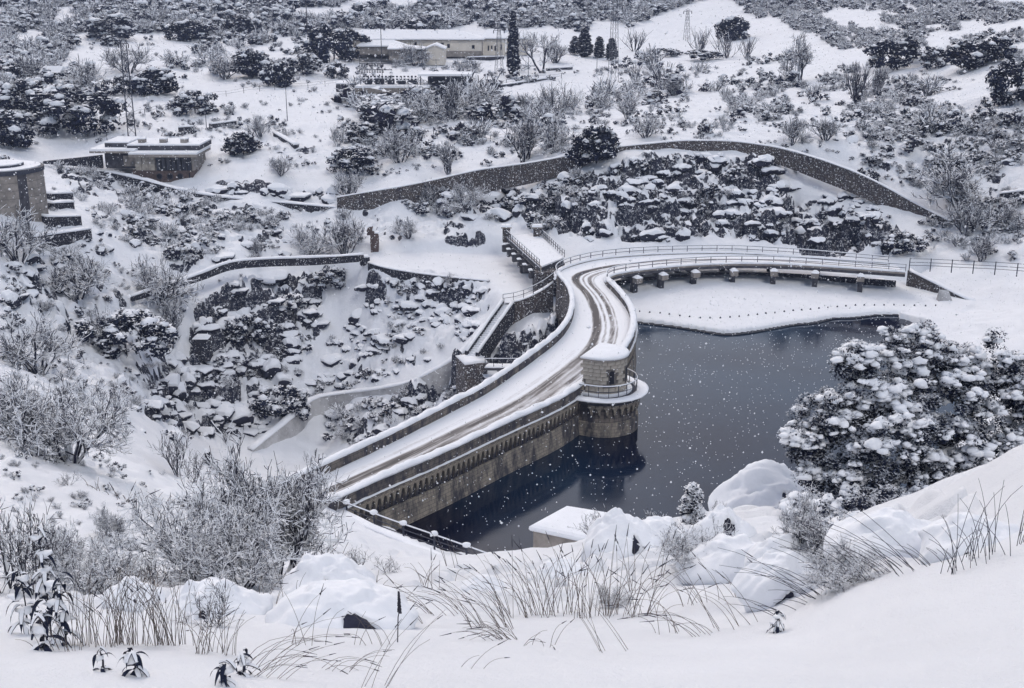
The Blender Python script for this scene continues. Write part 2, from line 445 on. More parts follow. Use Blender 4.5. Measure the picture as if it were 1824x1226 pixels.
# upper left
cz((100, 270, 4.5), (50, 300, 4.2), (150, 285, 4.0), (330, 335, 1.8), (380, 330, 1.9), (450, 320, 3.2), (560, 330, 2.4), (400, 280, 5.0), (500, 270, 5.6), (600, 270, 5.6), (200, 240, 6.0), (100, 225, 6.6), (300, 225, 6.8), (380, 230, 6.6), (480, 235, 6.6),
   (0, 240, 7), (0, 160, 11), (100, 150, 11.2), (200, 150, 10.6), (300, 170, 9.4), (400, 190, 8.4), (500, 180, 8.8), (600, 200, 8.0), (450, 130, 11.6), (560, 140, 11.0), (300, 110, 13.2), (200, 95, 14.4), (60, 80, 15.6), (350, 75, 15.2), (500, 70, 15.4),
   (700, 230, 6.8), (760, 280, 5.4), (800, 250, 6.6), (660, 290, 4.2), (700, 180, 8.6), (640, 150, 10.2), (800, 150, 10.4), (850, 130, 11.2), (700, 105, 12.2), (850, 105, 12.4), (940, 110, 12.2), (1000, 125, 11.4), (1060, 110, 12.0), (900, 200, 8.4), (950, 250, 7.6), (1000, 180, 9.2), (1100, 180, 9.4), (1100, 230, 9.2), (1180, 140, 11.4),
   (750, 60, 16), (900, 60, 16), (1050, 70, 15), (1200, 90, 13.8), (1200, 60, 16.4), (1300, 40, 19), (1300, 100, 13.6), (1250, 190, 10.6), (1400, 190, 11.0), (1500, 220, 10.8), (1600, 250, 10.2), (1700, 300, 8.2), (1800, 350, 5.2), (1420, 140, 13.0), (1600, 130, 15.0), (1620, 170, 13.2), (1800, 220, 12.6), (1824, 150, 16.0), (1700, 120, 16.4), (1600, 60, 20), (1800, 60, 22), (2050, 150, 18), (2100, 60, 25), (2100, 300, 10))
# far skyline slopes, past the top of the photograph
cw((-200, 330, 26), (-120, 400, 26), (-60, 400, 24), (0, 400, 23), (70, 380, 26), (150, 340, 31), (230, 320, 38),
   (-300, 560, 42), (-150, 560, 40), (0, 560, 38), (150, 560, 42), (300, 560, 46), (-230, 240, 16), (-170, 180, 12), (-110, 130, 8))
CP = np.array(CP)

def uvw(x, y):
    d = np.hypot(x, y - OY)
    return np.arctan2(x, y - OY) * 2.4, np.log(d)
cu, cv = uvw(CP[:, 0], CP[:, 1])
n = len(CP)
def kern(r): return r                                   # biharmonic-like, no overshoot
K = kern(np.hypot(cu[:, None] - cu[None], cv[:, None] - cv[None])) + np.eye(n) * -0.006
Pm = np.stack([np.ones(n), cu, cv], 1)
A_ = np.block([[K, Pm], [Pm.T, np.zeros((3, 3))]])
wts = np.linalg.solve(A_, np.concatenate([CP[:, 2], np.zeros(3)]))

# polar grid: rows of d measured from (0, OY)
rows = [15.2]
while rows[-1] < 34: rows.append(rows[-1] + 0.075)
while rows[-1] < 76: rows.append(rows[-1] + 0.22)
while rows[-1] < 200: rows.append(rows[-1] + 0.34)
while rows[-1] < 560: rows.append(rows[-1] * 1.0065)
rows = np.array([-2 + 3 * i for i in range(0)] + [3.0, 6.0, 9.0, 12.0, 14.0] + rows)
NA = 780
az = np.linspace(-R(34), R(34), NA)
# coarse evaluation then upsampling
rc = np.exp(np.linspace(math.log(2.9), math.log(rows[-1] + 1), 260)); ac = np.linspace(az[0], az[-1], 170)
GA, GR = np.meshgrid(ac, rc)
U, Vv = GA * 2.4, np.log(GR)
Zc = wts[n] + wts[n + 1] * U + wts[n + 2] * Vv
for i in range(n): Zc += wts[i] * kern(np.hypot(U - cu[i], Vv - cv[i]))
def blur(a, k):
    for _ in range(k):
        b = np.pad(a, 1, mode='edge')
        a = (b[:-2, 1:-1] + b[2:, 1:-1] + b[1:-1, :-2] + b[1:-1, 2:] + 2 * b[1:-1, 1:-1]) / 6
    return a
Zc = blur(Zc, 2)
AZ, RR = np.meshgrid(az, rows)
def bil(Z, fa, fr):
    i = np.clip(np.floor(fr).astype(int), 0, Z.shape[0] - 2); j = np.clip(np.floor(fa).astype(int), 0, Z.shape[1] - 2)
    a = np.clip(fr - i, 0, 1); b = np.clip(fa - j, 0, 1)
    return (Z[i, j] * (1 - b) + Z[i, j + 1] * b) * (1 - a) + (Z[i + 1, j] * (1 - b) + Z[i + 1, j + 1] * b) * a
Z0 = bil(Zc, (AZ - ac[0]) / (ac[1] - ac[0]), (np.log(RR) - math.log(rc[0])) / (math.log(rc[1]) - math.log(rc[0])))
X = RR * np.sin(AZ); Y = RR * np.cos(AZ) + OY
PX, PY = proj(X, np.maximum(Y, 1.0), Z0)
PX = np.where(Y > 1.5, PX, -9999)

def inpoly(x, y, poly):
    r = np.zeros(x.shape, bool); n_ = len(poly)
    for i in range(n_):
        x1, y1 = poly[i]; x2, y2 = poly[(i + 1) % n_]
        if y1 == y2: continue
        c_ = ((y1 > y) != (y2 > y)) & (x < (x2 - x1) * (y - y1) / (y2 - y1) + x1)
        r ^= c_
    return r
def dist_poly(x, y, poly, closed=True):
    d = np.full(x.shape, 1e9); n_ = len(poly)
    for i in range(n_ if closed else n_ - 1):
        x1, y1 = poly[i]; x2, y2 = poly[(i + 1) % n_]
        vx, vy = x2 - x1, y2 - y1
        t = np.clip(((x - x1) * vx + (y - y1) * vy) / (vx * vx + vy * vy + 1e-12), 0, 1)
        d = np.minimum(d, np.hypot(x - x1 - t * vx, y - y1 - t * vy))
    return d
def sstep(a, b, x):
    t = np.clip((x - a) / (b - a), 0, 1); return t * t * (3 - 2 * t)
def pmask(poly, soft=14):
    """1 inside a region given on the photograph, fading over soft pixels inside it"""
    m = inpoly(PX, PY, poly)
    d = np.zeros(PX.shape); ii = np.where(m); d[ii] = dist_poly(PX[ii], PY[ii], poly)
    return sstep(0, soft, d)

# ---- the dam's plan, shared by terrain and dam
LP = [at(x, y, 0.95) for x, y in [(500, 852), (545, 832), (600, 808), (700, 762), (800, 712), (850, 687), (900, 655), (950, 620), (990, 588), (1010, 560), (1016, 530), (1008, 505), (992, 487), (988, 474), (1010, 462), (1060, 450), (1130, 443), (1200, 440), (1300, 439), (1400, 444), (1500, 452), (1600, 460)]]
RP = [at(x, y, 0.95) for x, y in [(600, 885), (640, 866), (700, 840), (800, 798), (900, 751), (1000, 706), (1060, 665), (1105, 628), (1126, 598), (1133, 568), (1126, 540), (1104, 512), (1084, 492), (1086, 481), (1120, 473), (1200, 464), (1300, 459), (1400, 460), (1500, 466), (1618, 474)]]
NS = 420
Ls = catmull([p[:2] for p in LP], NS); Rs = catmull([p[:2] for p in RP], NS)
def smooth_path(p, k):
    p = p.copy()
    for _ in range(k): p[1:-1] = (p[:-2] + 2 * p[1:-1] + p[2:]) / 4
    return p
Ls = smooth_path(Ls, 30); Rs = smooth_path(Rs, 30)

lake = [tuple(p) for p in Rs[::8] if p[1] < 121 and p[1] < 200][:]
# keep only the dam part (up to where the bridge starts)
lake = []
for p in Rs[::6]:
    lake.append((p[0] - 1.2, p[1] + 0.3))
    if p[1] > 113: break
SHELF = [(1130, 575), (1160, 578), (1200, 583), (1245, 590), (1290, 597), (1330, 594), (1372, 587), (1410, 580), (1450, 576), (1485, 568), (1520, 567), (1560, 562), (1600, 562)]
shelf_w = [at(x, y, WZ)[:2] for x, y in SHELF]
rshore = [at(x, y, WZ)[:2] for x, y in [(1660, 590), (1700, 640), (1740, 700), (1720, 780), (1640, 830)]]
nshore = [(30, 68), (20, 66), (12, 64.5), (5, 62.5), (-2.2, 60.0), (-9.9, 65.2)]
lake = lake + shelf_w + rshore + nshore
inl = inpoly(X, Y, lake)
ii = np.where((X > -40) & (X < 70) & (Y > 40) & (Y < 180))
dl = np.full(X.shape, 99.0); dl[ii] = dist_poly(X[ii], Y[ii], lake)
sd = np.where(inl, -dl, dl)                          # negative inside the lake
Z = Z0.copy()
Z = np.where(inl, np.minimum(Z, WZ - 0.15 - np.minimum(3.0, 2.0 * dl)), Z)
# keep the bank above water close to the edge
bank = (~inl) & (dl < 3)
rs = (~inl) & (X > 24) & (Y > 66) & (dl < 30)
Z = np.where(rs, np.minimum(Z, WZ + 0.35 + 0.30 * dl + 0.01 * dl * dl), Z)
Z = np.where(bank & (Y < 100) & (X > -3), np.maximum(Z, WZ + 0.25 + 0.25 * dl), Z)

# ---- snow-covered apron in front of the bridge
apron = [(p[0] - 0.8, p[1]) for p in Rs[::6] if 100 < p[1] and p[0] < 12.6 and p[1] < 124] + [tuple(at(x, y, -2.6)[:2]) for x, y in [(1110, 500), (1200, 494), (1300, 490), (1400, 492), (1500, 498), (1620, 512), (1740, 545), (1690, 575), (1600, 561)]] + shelf_w[::-1]
ina = inpoly(X, Y, apron)
da = np.full(X.shape, 99.0); da[ii] = dist_poly(X[ii], Y[ii], apron)
edge_n = 0.14 * (fbm(X * 1.2, Y * 1.2, 5) - 0.5) + 0.10 * (fbm(X * .3, Y * .3, 6) - 0.5)
dsh = np.full(X.shape, 99.0); dsh[ii] = dist_poly(X[ii], Y[ii], shelf_w, False)
Z = np.where((~ina) & (~inl) & (da < 30) & (X > 34) & (Y > 95), np.minimum(Z, -2.45 + 0.16 * da + 0.012 * da * da), Z)
Z = np.where(ina, -2.55 + 0.85 * sstep(1, 19, dsh) + edge_n - 0.25 * np.exp(-(dsh / 0.5) ** 2), Z)
# weir crest just behind the bridge, channel floor beyond it, running to the left under the small bridge
tL, nL = frames(Ls); iB = int(np.argmax(Ls[:, 1] > 126))
back = [tuple(Ls[k] - nL[k] * 2.6) for k in range(iB, NS, 6)]
chan = [tuple(at(x, y, -3.0)[:2]) for x, y in [(1640, 500), (1500, 500), (1400, 495), (1300, 493), (1200, 497), (1110, 503), (1010, 515), (975, 512), (905, 540), (872, 505), (760, 491), (678, 478), (645, 466), (670, 450), (760, 450), (860, 452), (905, 455), (960, 462)]] + back
inc = inpoly(X, Y, chan); dc = np.full(X.shape, 99.0); dc[ii] = dist_poly(X[ii], Y[ii], chan)
sdc = np.where(inc, -dc, dc)
wch = 1 - sstep(-0.6, 1.4, sdc)
Z = np.where(ina, Z, Z * (1 - wch) + (-3.05 + 0.04 * (fbm(X, Y, 7) - .5)) * wch)
# the lip where the channel floor ends
lipw = [tuple(at(x, y, -3.0)[:2]) for x, y in [(655, 470), (680, 478), (760, 491), (870, 504), (880, 515)]]

# ---- nothing may rise through the dam's deck
both = np.concatenate([Ls, Rs[::-1]])[::6]
ind = inpoly(X, Y, [tuple(p) for p in both]); dd = np.full(X.shape, 99.0); dd[ii] = dist_poly(X[ii], Y[ii], [tuple(p) for p in both])
near_dam = (ind | (dd < 2.5)) & (Y > 66.5)
Z = np.where(near_dam, np.minimum(Z, -1.3), Z)
# downstream side: the ground falls away from the dam's face
dL = np.full(X.shape, 99.0); dL[ii] = dist_poly(X[ii], Y[ii], [tuple(p) for p in Ls[::6] if p[1] < 118 and p[0] < 7], False)
toe = (dL < 7) & (~ind) & (X < np.interp(Y, Ls[:230, 1], Ls[:230, 0])) & (Y > 70) & (Y < 98)
Z = np.where(toe, np.minimum(Z, np.interp(Y, [70, 76, 86], [-2.5, -8, -14])), Z)

# ---- relief: crags, boulders, drifts
def normals(Zg):
    dZr = np.gradient(Zg, axis=0); dXr = np.gradient(X, axis=0); dYr = np.gradient(Y, axis=0)
    dZa = np.gradient(Zg, axis=1); dXa = np.gradient(X, axis=1); dYa = np.gradient(Y, axis=1)
    nx = dYr * dZa - dZr * dYa; ny = dZr * dXa - dXr * dZa; nz = dXr * dYa - dYr * dXa
    L = np.sqrt(nx * nx + ny * ny + nz * nz) + 1e-9
    return nx / L, ny / L, np.abs(nz) / L
def grad(Zg):
    dZr = np.gradient(Zg, axis=0); dXr = np.gradient(X, axis=0); dYr = np.gradient(Y, axis=0)
    dZa = np.gradient(Zg, axis=1); dXa = np.gradient(X, axis=1); dYa = np.gradient(Y, axis=1)
    det = dXr * dYa - dYr * dXa
    gx = (dZr * dYa - dZa * dYr) / det; gy = (dXr * dZa - dXa * dZr) / det
    g = np.hypot(gx, gy); k = np.minimum(1, 1.15 / (g + 1e-9))
    return gx * k, gy * k
GXs, GYs = grad(blur(Z, 6))
def crag(size, s, wx=0.35, ang=0.5, flat=0.7, asp=0.62):
    """broken rock: each block's top is levelled against the slope, so that risers stay steep"""
    ca, sa = math.cos(ang), math.sin(ang)
    x = (X * ca + Y * sa) / size; y = (-X * sa + Y * ca) / (size * asp)
    x = x + wx * (fbm(X / size * 1.7, Y / size * 1.7, s + 20, 3) - 0.5) * 2
    y = y + wx * (fbm(X / size * 1.7 + 50, Y / size * 1.7, s + 21, 3) - 0.5) * 2
    v, v2, dx, dy, f1, f2 = worley(x, y, s)
    rel = v + (v2 - 0.5) * dx * 0.8 + (v - 0.5) * dy * 0.6 - 0.45 * f1 * f1 - 0.35 * np.exp(-((f2 - f1) / 0.09) ** 2)
    wxx, wyy = dx * size, dy * size * asp
    ddx, ddy = wxx * ca - wyy * sa, wxx * sa + wyy * ca
    return rel - 0.3, -flat * (GXs * ddx + GYs * ddy)
far = np.clip((Y - 60) / 60, 0, 1)
rk = np.zeros(X.shape)
c_big, l_big = crag(4.2, 11, wx=.25, ang=.3, flat=0.5); c_mid, l_mid = crag(2.1, 31, wx=.3, ang=-.25, flat=0.5); c_sml, l_sml = crag(1.0, 51, wx=.35, ang=0.15, flat=0.4)
ZN = []
def zone(poly, soft, big, mid, sml, frac=.3, lev=1.0):
    global Z, rk
    w = pmask(poly, soft); ZN.append((w, frac))
    Z = Z + w * (big * c_big + mid * c_mid + sml * c_sml + lev * (min(1, big / 1.0) * l_big + min(1, mid / 0.6) * l_mid + min(1, sml / .3) * l_sml))
    rk = np.maximum(rk, w)
zone([(930, 345), (1000, 315), (1060, 305), (1120, 285), (1200, 272), (1330, 275), (1470, 312), (1520, 345), (1600, 400), (1640, 440), (1500, 440), (1300, 434), (1130, 436), (1010, 428), (950, 400)], 16, 1.7, 1.2, 0.5, 0.52)
zone([(720, 372), (780, 345), (870, 340), (950, 335), (960, 400), (880, 400), (800, 385)], 10, 1.6, 1.0, 0.3, 0.5)
zone([(240, 740), (320, 620), (340, 540), (420, 490), (500, 480), (585, 482), (585, 600), (520, 660), (470, 740), (430, 800), (330, 790)], 25, 1.5, 1.1, 0.5, 0.44)
zone([(650, 505), (760, 500), (870, 515), (895, 545), (835, 610), (730, 668), (640, 688), (560, 702), (450, 790), (420, 770), (480, 690), (590, 610), (640, 560)], 16, 0.2, 0.4, 0.4, 0.10, .5)
zone([(0, 420), (160, 440), (330, 520), (340, 640), (250, 760), (60, 720), (0, 700)], 30, 0.3, 0.5, 0.4, .09, .35)
zone([(640, 370), (760, 385), (860, 405), (880, 425), (700, 440), (650, 420)], 8, 0.3, 0.4, 0.3, .12)
zone([(150, 370), (300, 370), (450, 385), (600, 395), (560, 440), (420, 450), (330, 500), (250, 470)], 30, 0.8, 0.7, 0.35, 0.18, .6)
zone([(380, 322), (440, 322), (600, 345), (600, 362), (380, 342)], 6, 1.2, 0.8, 0.3, 0.6)
zone([(90, 300), (240, 325), (420, 362), (600, 380), (500, 392), (300, 372), (130, 350)], 8, 0.8, 0.6, 0.3, 0.25)
zone([(480, 860), (600, 790), (700, 700), (830, 660), (1000, 560), (1000, 640), (820, 720), (600, 800)], 12, 2.2, 1.6, 0.6, 0.45)
zone([(1000, 400), (1350, 430), (1640, 445), (1700, 430), (1560, 372), (1400, 400)], 14, 0.8, 0.8, 0.4, 0.22)
zone([(0, 480), (120, 470), (240, 520), (200, 620), (0, 600)], 40, 0.4, 0.4, 0.2, 0.06, .3)
zone([(1150, 150), (1824, 180), (1824, 460), (1700, 380), (1450, 250), (1180, 230)], 40, 0.35, 0.35, 0.15, 0.03)
zone([(100, 100), (560, 200), (600, 330), (400, 300), (100, 260)], 40, 0.25, 0.4, 0.15, 0.03)
zone([(560, 200), (1080, 170), (1060, 260), (700, 300), (560, 290)], 30, 0.3, 0.3, 0.12, 0.03)
# small drifts everywhere but water, apron, channel
free = ((~inl) & (~ina) & (~inc) & (dd > 1.5)).astype(float)
Z = Z + free * (0.9 * (fbm(X / 5, Y / 5, 71) - 0.5) * sstep(10, 40, Y) + 0.28 * (fbm(X / 1.3, Y / 1.3, 72) - 0.5) * sstep(5, 16, Y) + 0.055 * (fbm(X * 2.2, Y * 2.2, 73) - 0.5) + 0.022 * (fbm(X * 5, Y * 5, 74, 3) - 0.5))
# pillows of snow over low scrub on the near slope
def pillows(poly, soft, size, amp, s):
    global Z
    w = pmask(poly, soft)
    v, v2, dx, dy, f1, f2 = worley(X / size + 0.8 * fbm(X / size, Y / size, s + 5, 3), Y / size + 0.8 * fbm(X / size + 30, Y / size, s + 6, 3), s)
    Z = Z + w * amp * np.clip(1 - (f1 / 0.62) ** 2, 0, 1) ** 0.6 * (v > 0.35) * (0.5 + v2) * sstep(0, 0.3, f2 - f1)
pillows([(1000, 1040), (1100, 960), (1300, 905), (1450, 905), (1400, 1080), (1200, 1060)], 20, .9, 0.22, 91)
pillows([(1330, 1060), (1480, 960), (1650, 880), (1750, 900), (1700, 980), (1500, 1040)], 12, .7, 0.16, 92)
pillows([(0, 1100), (150, 1040), (420, 1040), (700, 1050), (800, 1000), (1000, 990), (1050, 1080), (700, 1130), (200, 1120)], 25, .55, 0.12, 93)
pillows([(0, 900), (300, 900), (600, 930), (850, 1010), (500, 1040), (200, 1030)], 30, .9, 0.14, 94)
pillows([(0, 720), (60, 770), (220, 820), (350, 860), (420, 880), (300, 900), (0, 900)], 20, 1.0, 0.18, 95)

# ---- slope decides where snow lies
nx, ny, nz = normals(Z)
nzn = nz + 0.55 * (fbm(X / 3.2, Y / 3.2, 81, 3) - 0.5) + 0.30 * (fbm(X * 1.1, Y * 1.1, 82, 3) - 0.5)
rock = np.zeros(X.shape)
for w, frac in ZN:
    m_ = w > 0.5
    if not m_.any(): continue
    q_ = min(np.quantile(nzn[m_], frac), 0.96)
    rock = np.maximum(rock, sstep(0.04, -0.04, nzn - q_) * sstep(0.15, 0.5, w))
rock = rock * ((~ina) & (~inc))
snowy = 1 - rock
Z = Z + 0.10 * blur(snowy, 2) * sstep(40, 60, Y)      # snow stands proud of the rock
rockm = np.clip(blur(rock, 1), 0, 1)

nr_, nc_ = X.shape
idx = np.arange(nr_ * nc_).reshape(nr_, nc_)
Fq = np.stack([idx[:-1, :-1], idx[:-1, 1:], idx[1:, 1:], idx[1:, :-1]], -1).reshape(-1, 4)[:, ::-1]
VT = np.stack([X, Y, Z], -1).reshape(-1, 3)
def ground_mat():
    m, nt, b = newmat('snow_ground')
    at_ = N(nt, 'ShaderNodeAttribute'); at_.attribute_name = 'bare'
    n1 = noise_of(nt, 1.6, 6, 0.7)
    f = ramp(nt, math_(nt, 'ADD', at_.outputs['Fac'], math_(nt, 'MULTIPLY', math_(nt, 'SUBTRACT', n1, 0.5), 0.7)), [(0.42, (0, 0, 0)), (0.52, (1, 1, 1))])
    rc_ = ramp(nt, noise_of(nt, 0.8, 7, 0.75), [(0.3, (0.008, 0.011, 0.026)), (0.5, (0.022, 0.025, 0.043)), (0.78, (0.085, 0.078, 0.08))])
    spk = ramp(nt, noise_of(nt, 2.6, 8, 0.85), [(0.53, (0, 0, 0)), (0.60, (1, 1, 1))])
    rc_ = mix(nt, math_(nt, 'MULTIPLY', spk, 0.75), rc_, SNOWC)
    sn = ramp(nt, noise_of(nt, 0.5, 5, 0.6), [(0.3, tuple(c * 0.93 for c in SNOWC)), (0.7, SNOWC)])
    nt.links.new(mix(nt, f, sn, rc_), b.inputs['Base Color'])
    b.inputs['Roughness'].default_value = 0.8; b.inputs['Specular IOR Level'].default_value = 0.12
    hh = math_(nt, 'ADD', noise_of(nt, 2.2, 6, 0.6), math_(nt, 'MULTIPLY', noise_of(nt, 45, 3, 0.8), 0.30))
    bump(nt, b, hh, 0.6, 0.12)
    return m
M['ground'] = ground_mat()
me = mesh('ground', VT, Fq, M['ground'], smooth=True)
att = me.attributes.new('bare', 'FLOAT', 'POINT'); att.data.foreach_set('value', rockm.ravel().astype(np.float32))
tag(link('snowy_ground', me), kind='structure')

# ---- height lookup and ray hit on the ground
def gz(x, y):
    x, y = npy(x), npy(y)
    a = np.arctan2(x, y - OY); r = np.hypot(x, y - OY)
    return bil(Z, (a - az[0]) / (az[1] - az[0]), np.interp(r, rows, np.arange(len(rows))))
def hit(px, py):
    a, b, c = ray(px, py)
    t = np.concatenate([np.arange(3, 60, 0.06), np.arange(60, 220, 0.2), np.arange(220, 640, 0.8)])
    x, y, z = a * t, b * t, CAMZ + c * t
    g = gz(x, y)
    k = np.argmax(z < g)
    if not (z < g).any(): k = len(t) - 1
    return float(x[k]), float(y[k]), float(g[k])

# ---- water
def water_mat():
    m, nt, b = newmat('lake_water')
    c = ramp(nt, noise_of(nt, 0.045, 3, 0.5), [(0.38, (0.001, 0.002, 0.014)), (0.66, (0.012, 0.034, 0.066))])
    nt.links.new(c, b.inputs['Base Color'])
    rg_ = N(nt, 'ShaderNodeMapRange'); rg_.inputs['From Min'].default_value = .35; rg_.inputs['From Max'].default_value = .65; rg_.inputs['To Min'].default_value = .02; rg_.inputs['To Max'].default_value = .14
    nt.links.new(noise_of(nt, 0.07, 4, 0.6, stretch=(1, 1.6, 1)), rg_.inputs[0]); nt.links.new(rg_.outputs[0], b.inputs['Roughness']); b.inputs['IOR'].default_value = 1.33
    b.inputs['Specular IOR Level'].default_value = 0.5
    bump(nt, b, noise_of(nt, 1.3, 4, 0.6, stretch=(1, 2.2, 1)), 0.07, 0.05)
    return m
M['water'] = water_mat()
lw = [(x, y) if y > 0 else (x, y) for x, y in lake]
cxl, cyl = 22.0, 92.0
def grow(p, k):
    dx, dy = p[0] - cxl, p[1] - cyl; L = math.hypot(dx, dy); return (p[0] + dx / L * k, p[1] + dy / L * k)
damn = sum(1 for _ in lake) - len(shelf_w) - len(rshore) - len(nshore)
lw = [p if i < damn else grow(p, 1.6) for i, p in enumerate(lake)]
mb = MB(); mb.add([(x, y, WZ) for x, y in lw], [tuple(range(len(lw)))])
tag(mb.build('lake_water', M['water']), kind='structure')

o = sweep(catmull(shelf_w, 60), [(-.25, -.3), (.35, -.3), (.3, .09), (-.25, .12)], zs=WZ).build('shelf_shade_strip', M['black'])  # black strip painted in for the shadow under the shelf's snow overhang
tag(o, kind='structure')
# ---------------------------------------------------------------- the dam
def idx_y(P_, y): return int(np.argmax(P_[:, 1] > y))
LB, RB = idx_y(Ls, 120.6), idx_y(Rs, 119.2)           # where the dam ends and the bridge begins
L0 = idx_y(Ls, 66.2)
dam = thing('dam', 'tall curved stone dam carrying the snowy road over the dark lake', 'dam', (Rs[0][0], Rs[0][1], 0))
def rel(o, t):
    """parent o (built in world coordinates) to thing t"""
    o.parent = t
    o.location = Vector(o.location) - Vector(t.location)
    return o
Rd = catmull(Rs[:RB + 1:6], 260); Ld = catmull(Ls[L0:LB + 1:6], 260)
# upstream face: parapet, ledge, corbel band, lower wall (kept as separate courses of stone)
rel(uv_box(sweep(Rd, [(-0.42, 0.0), (0.0, 0.0), (0.0, 0.78), (-0.42, 0.78)]).build('upstream_parapet', M['parapet'])), dam)
rel(uv_box(sweep(Rd, [(-0.5, -0.14), (0.2, -0.14), (0.2, -0.003), (-0.5, -0.003)]).build('ledge', M['tanstone'])), dam)
rel(uv_box(sweep(Rd, [(-0.6, -1.45), (-0.14, -1.45), (-0.14, -0.143), (-0.6, -0.143)]).build('arcade_wall', M['darkwall'])), dam)  # dark stone here paints in the shade of the corbel recess
rel(uv_box(sweep(Rd, [(-0.7, -6.0), (0.42, -6.0), (0.02, -1.453), (-0.7, -1.453)]).build('upstream_wall', M['tanstone'])), dam)
rel(uv_box(sweep(Ld, [(0.5, -30.0), (-1.2, -30.0), (0.0, -0.25), (0.5, -0.25)]).build('downstream_wall', M['rubble'])), dam)
rel(uv_box(sweep(Ld, [(0.0, -0.24), (0.42, -0.24), (0.42, 0.80), (0.0, 0.80)]).build('downstream_parapet', M['parapet'])), dam)
def snow_cap(path, o0, o1, z, h, seed, over=0.07, amp=0.05):
    k = len(path); p = npy(path)
    s = np.concatenate([[0], np.cumsum(np.linalg.norm(np.diff(p[:, :2], axis=0), axis=1))])
    na = fbm(s * 0.9, s * 0 + seed, seed, 3) - 0.5; nb = fbm(s * 2.3, s * 0 + seed + 7, seed, 3) - 0.5; nc = fbm(s * 1.7, s * 0 + seed + 3, seed, 3) - 0.5
    def prof(i):
        hh = h * (1 + 1.2 * na[i]); a = o0 - over + amp * nb[i] * 2; b = o1 + over + amp * nc[i] * 2; w = b - a
        return [(a + 0.02, z - 0.03), (b - 0.02, z - 0.03), (b, z + hh * 0.35), (b - w * 0.16, z + hh * 0.85), (a + w * 0.5, z + hh * 1.08), (a + w * 0.16, z + hh * 0.85), (a, z + hh * 0.35)]
    return sweep(path, prof)
rel(snow_cap(Rd, -0.42, 0.0, 0.80, 0.24, 3, 0.10).build('parapet_snow', M['snow'], smooth=True), dam)
rel(snow_cap(Ld, 0.0, 0.42, 0.82, 0.24, 5, 0.06).build('parapet_snow', M['snow'], smooth=True), dam)
rel(snow_cap(Rd, -0.02, 0.2, 0.01, 0.06, 9, -0.01, 0.05).build('ledge_snow', M['snow'], smooth=True), dam)
# rounded end of the upstream parapet
e0 = Rd[0]; t_, n_ = frames(Rd)
rel(uv_box(MB().box((e0[0] - t_[0][0] * .3 - n_[0][0] * .3, e0[1] - t_[0][1] * .3 - n_[0][1] * .3, 0.2), (0.8, 0.75, 1.25), math.atan2(t_[0][1], t_[0][0])).build('end_pier', M['parapet'])), dam)
rel(snow_cap(np.array([e0 - t_[0] * 0.75, e0 - t_[0] * .4, e0 + t_[0] * 0.2]), -0.72, 0.02, 0.83, 0.26, 13, 0.08).build('pier_snow', M['snow'], smooth=True), dam)

# corbel arches: a bracket with half an arch on each side, one shared mesh
def arch_mesh(name, w=0.5, h=0.86, dep=0.24):
    out = [(-w / 2, 0.0), (-w / 2, -0.22)]
    pts = []
    for k in range(5):                                   # left half arch
        a = math.pi / 2 * k / 4
        pts.append((-w / 2 + (w / 2 - 0.09) * math.sin(a), -0.22 - 0.26 * (1 - math.cos(a))))
    pr = [(-w / 2, 0.0)] + pts + [(-0.09, -h * 0.8), (-0.05, -h), (0.05, -h), (0.09, -h * 0.8)] + [(-x, z) for x, z in pts[::-1]] + [(w / 2, 0.0)]
    n_ = len(pr); V = [(x, 0.0, z) for x, z in pr] + [(x, dep * (1 if z > -0.5 else 0.55), z) for x, z in pr]
    F_ = [tuple(range(n_)), tuple(range(n_, 2 * n_))[::-1]] + [(i, n_ + i, n_ + (i + 1) % n_, (i + 1) % n_) for i in range(n_)]
    return mesh(name, V, F_, M['tanstone'])
ARCH = arch_mesh('corbel_arch', .52, 1.2, .26); ARCH.uv_layers.new(name='UVMap')
def path_len(p): return np.concatenate([[0], np.cumsum(np.linalg.norm(np.diff(npy(p)[:, :2], axis=0), axis=1))])
def along(path, s):
    """point, tangent, right normal at arc length s"""
    p = npy(path); q = path_len(p); t, nr = frames(p)
    return (np.array([np.interp(s, q, p[:, k]) for k in range(p.shape[1])]), np.array([np.interp(s, q, t[:, k]) for k in (0, 1)]), np.array([np.interp(s, q, nr[:, k]) for k in (0, 1)]))
TC = np.array([7.05, 86.35])                              # tower centre
sR = path_len(Rd); s_t = sR[np.argmin(np.linalg.norm(Rd - TC, axis=1))]
s = 0.6
while s < sR[-1] - 0.5:
    if not (s_t - 2.6 < s < s_t + 2.4):
        p, t, nr = along(Rd, s)
        link('corbel_arch', ARCH, dam, (p[0] - 0.145 * nr[0] - dam.location.x, p[1] - 0.145 * nr[1] - dam.location.y, -0.146), math.atan2(nr[1], nr[0]) - math.pi / 2)
    s += 0.52

# road deck: one grid over dam and bridge, snow with wheel tracks
ND, NW = 900, 60
def resample(p, n_): 
    q = path_len(p); u = np.linspace(0, q[-1], n_); return np.stack([np.interp(u, q, p[:, 0]), np.interp(u, q, p[:, 1])], 1)
La = np.concatenate([resample(Ls[:LB + 1], 600)[:-1], resample(Ls[LB:], 301)]); Ra = np.concatenate([resample(np.concatenate([[Rs[0] + (Rs[0] - Rs[6]) * 2.2], Rs[:RB + 1]]), 600)[:-1], resample(Rs[RB:], 301)])
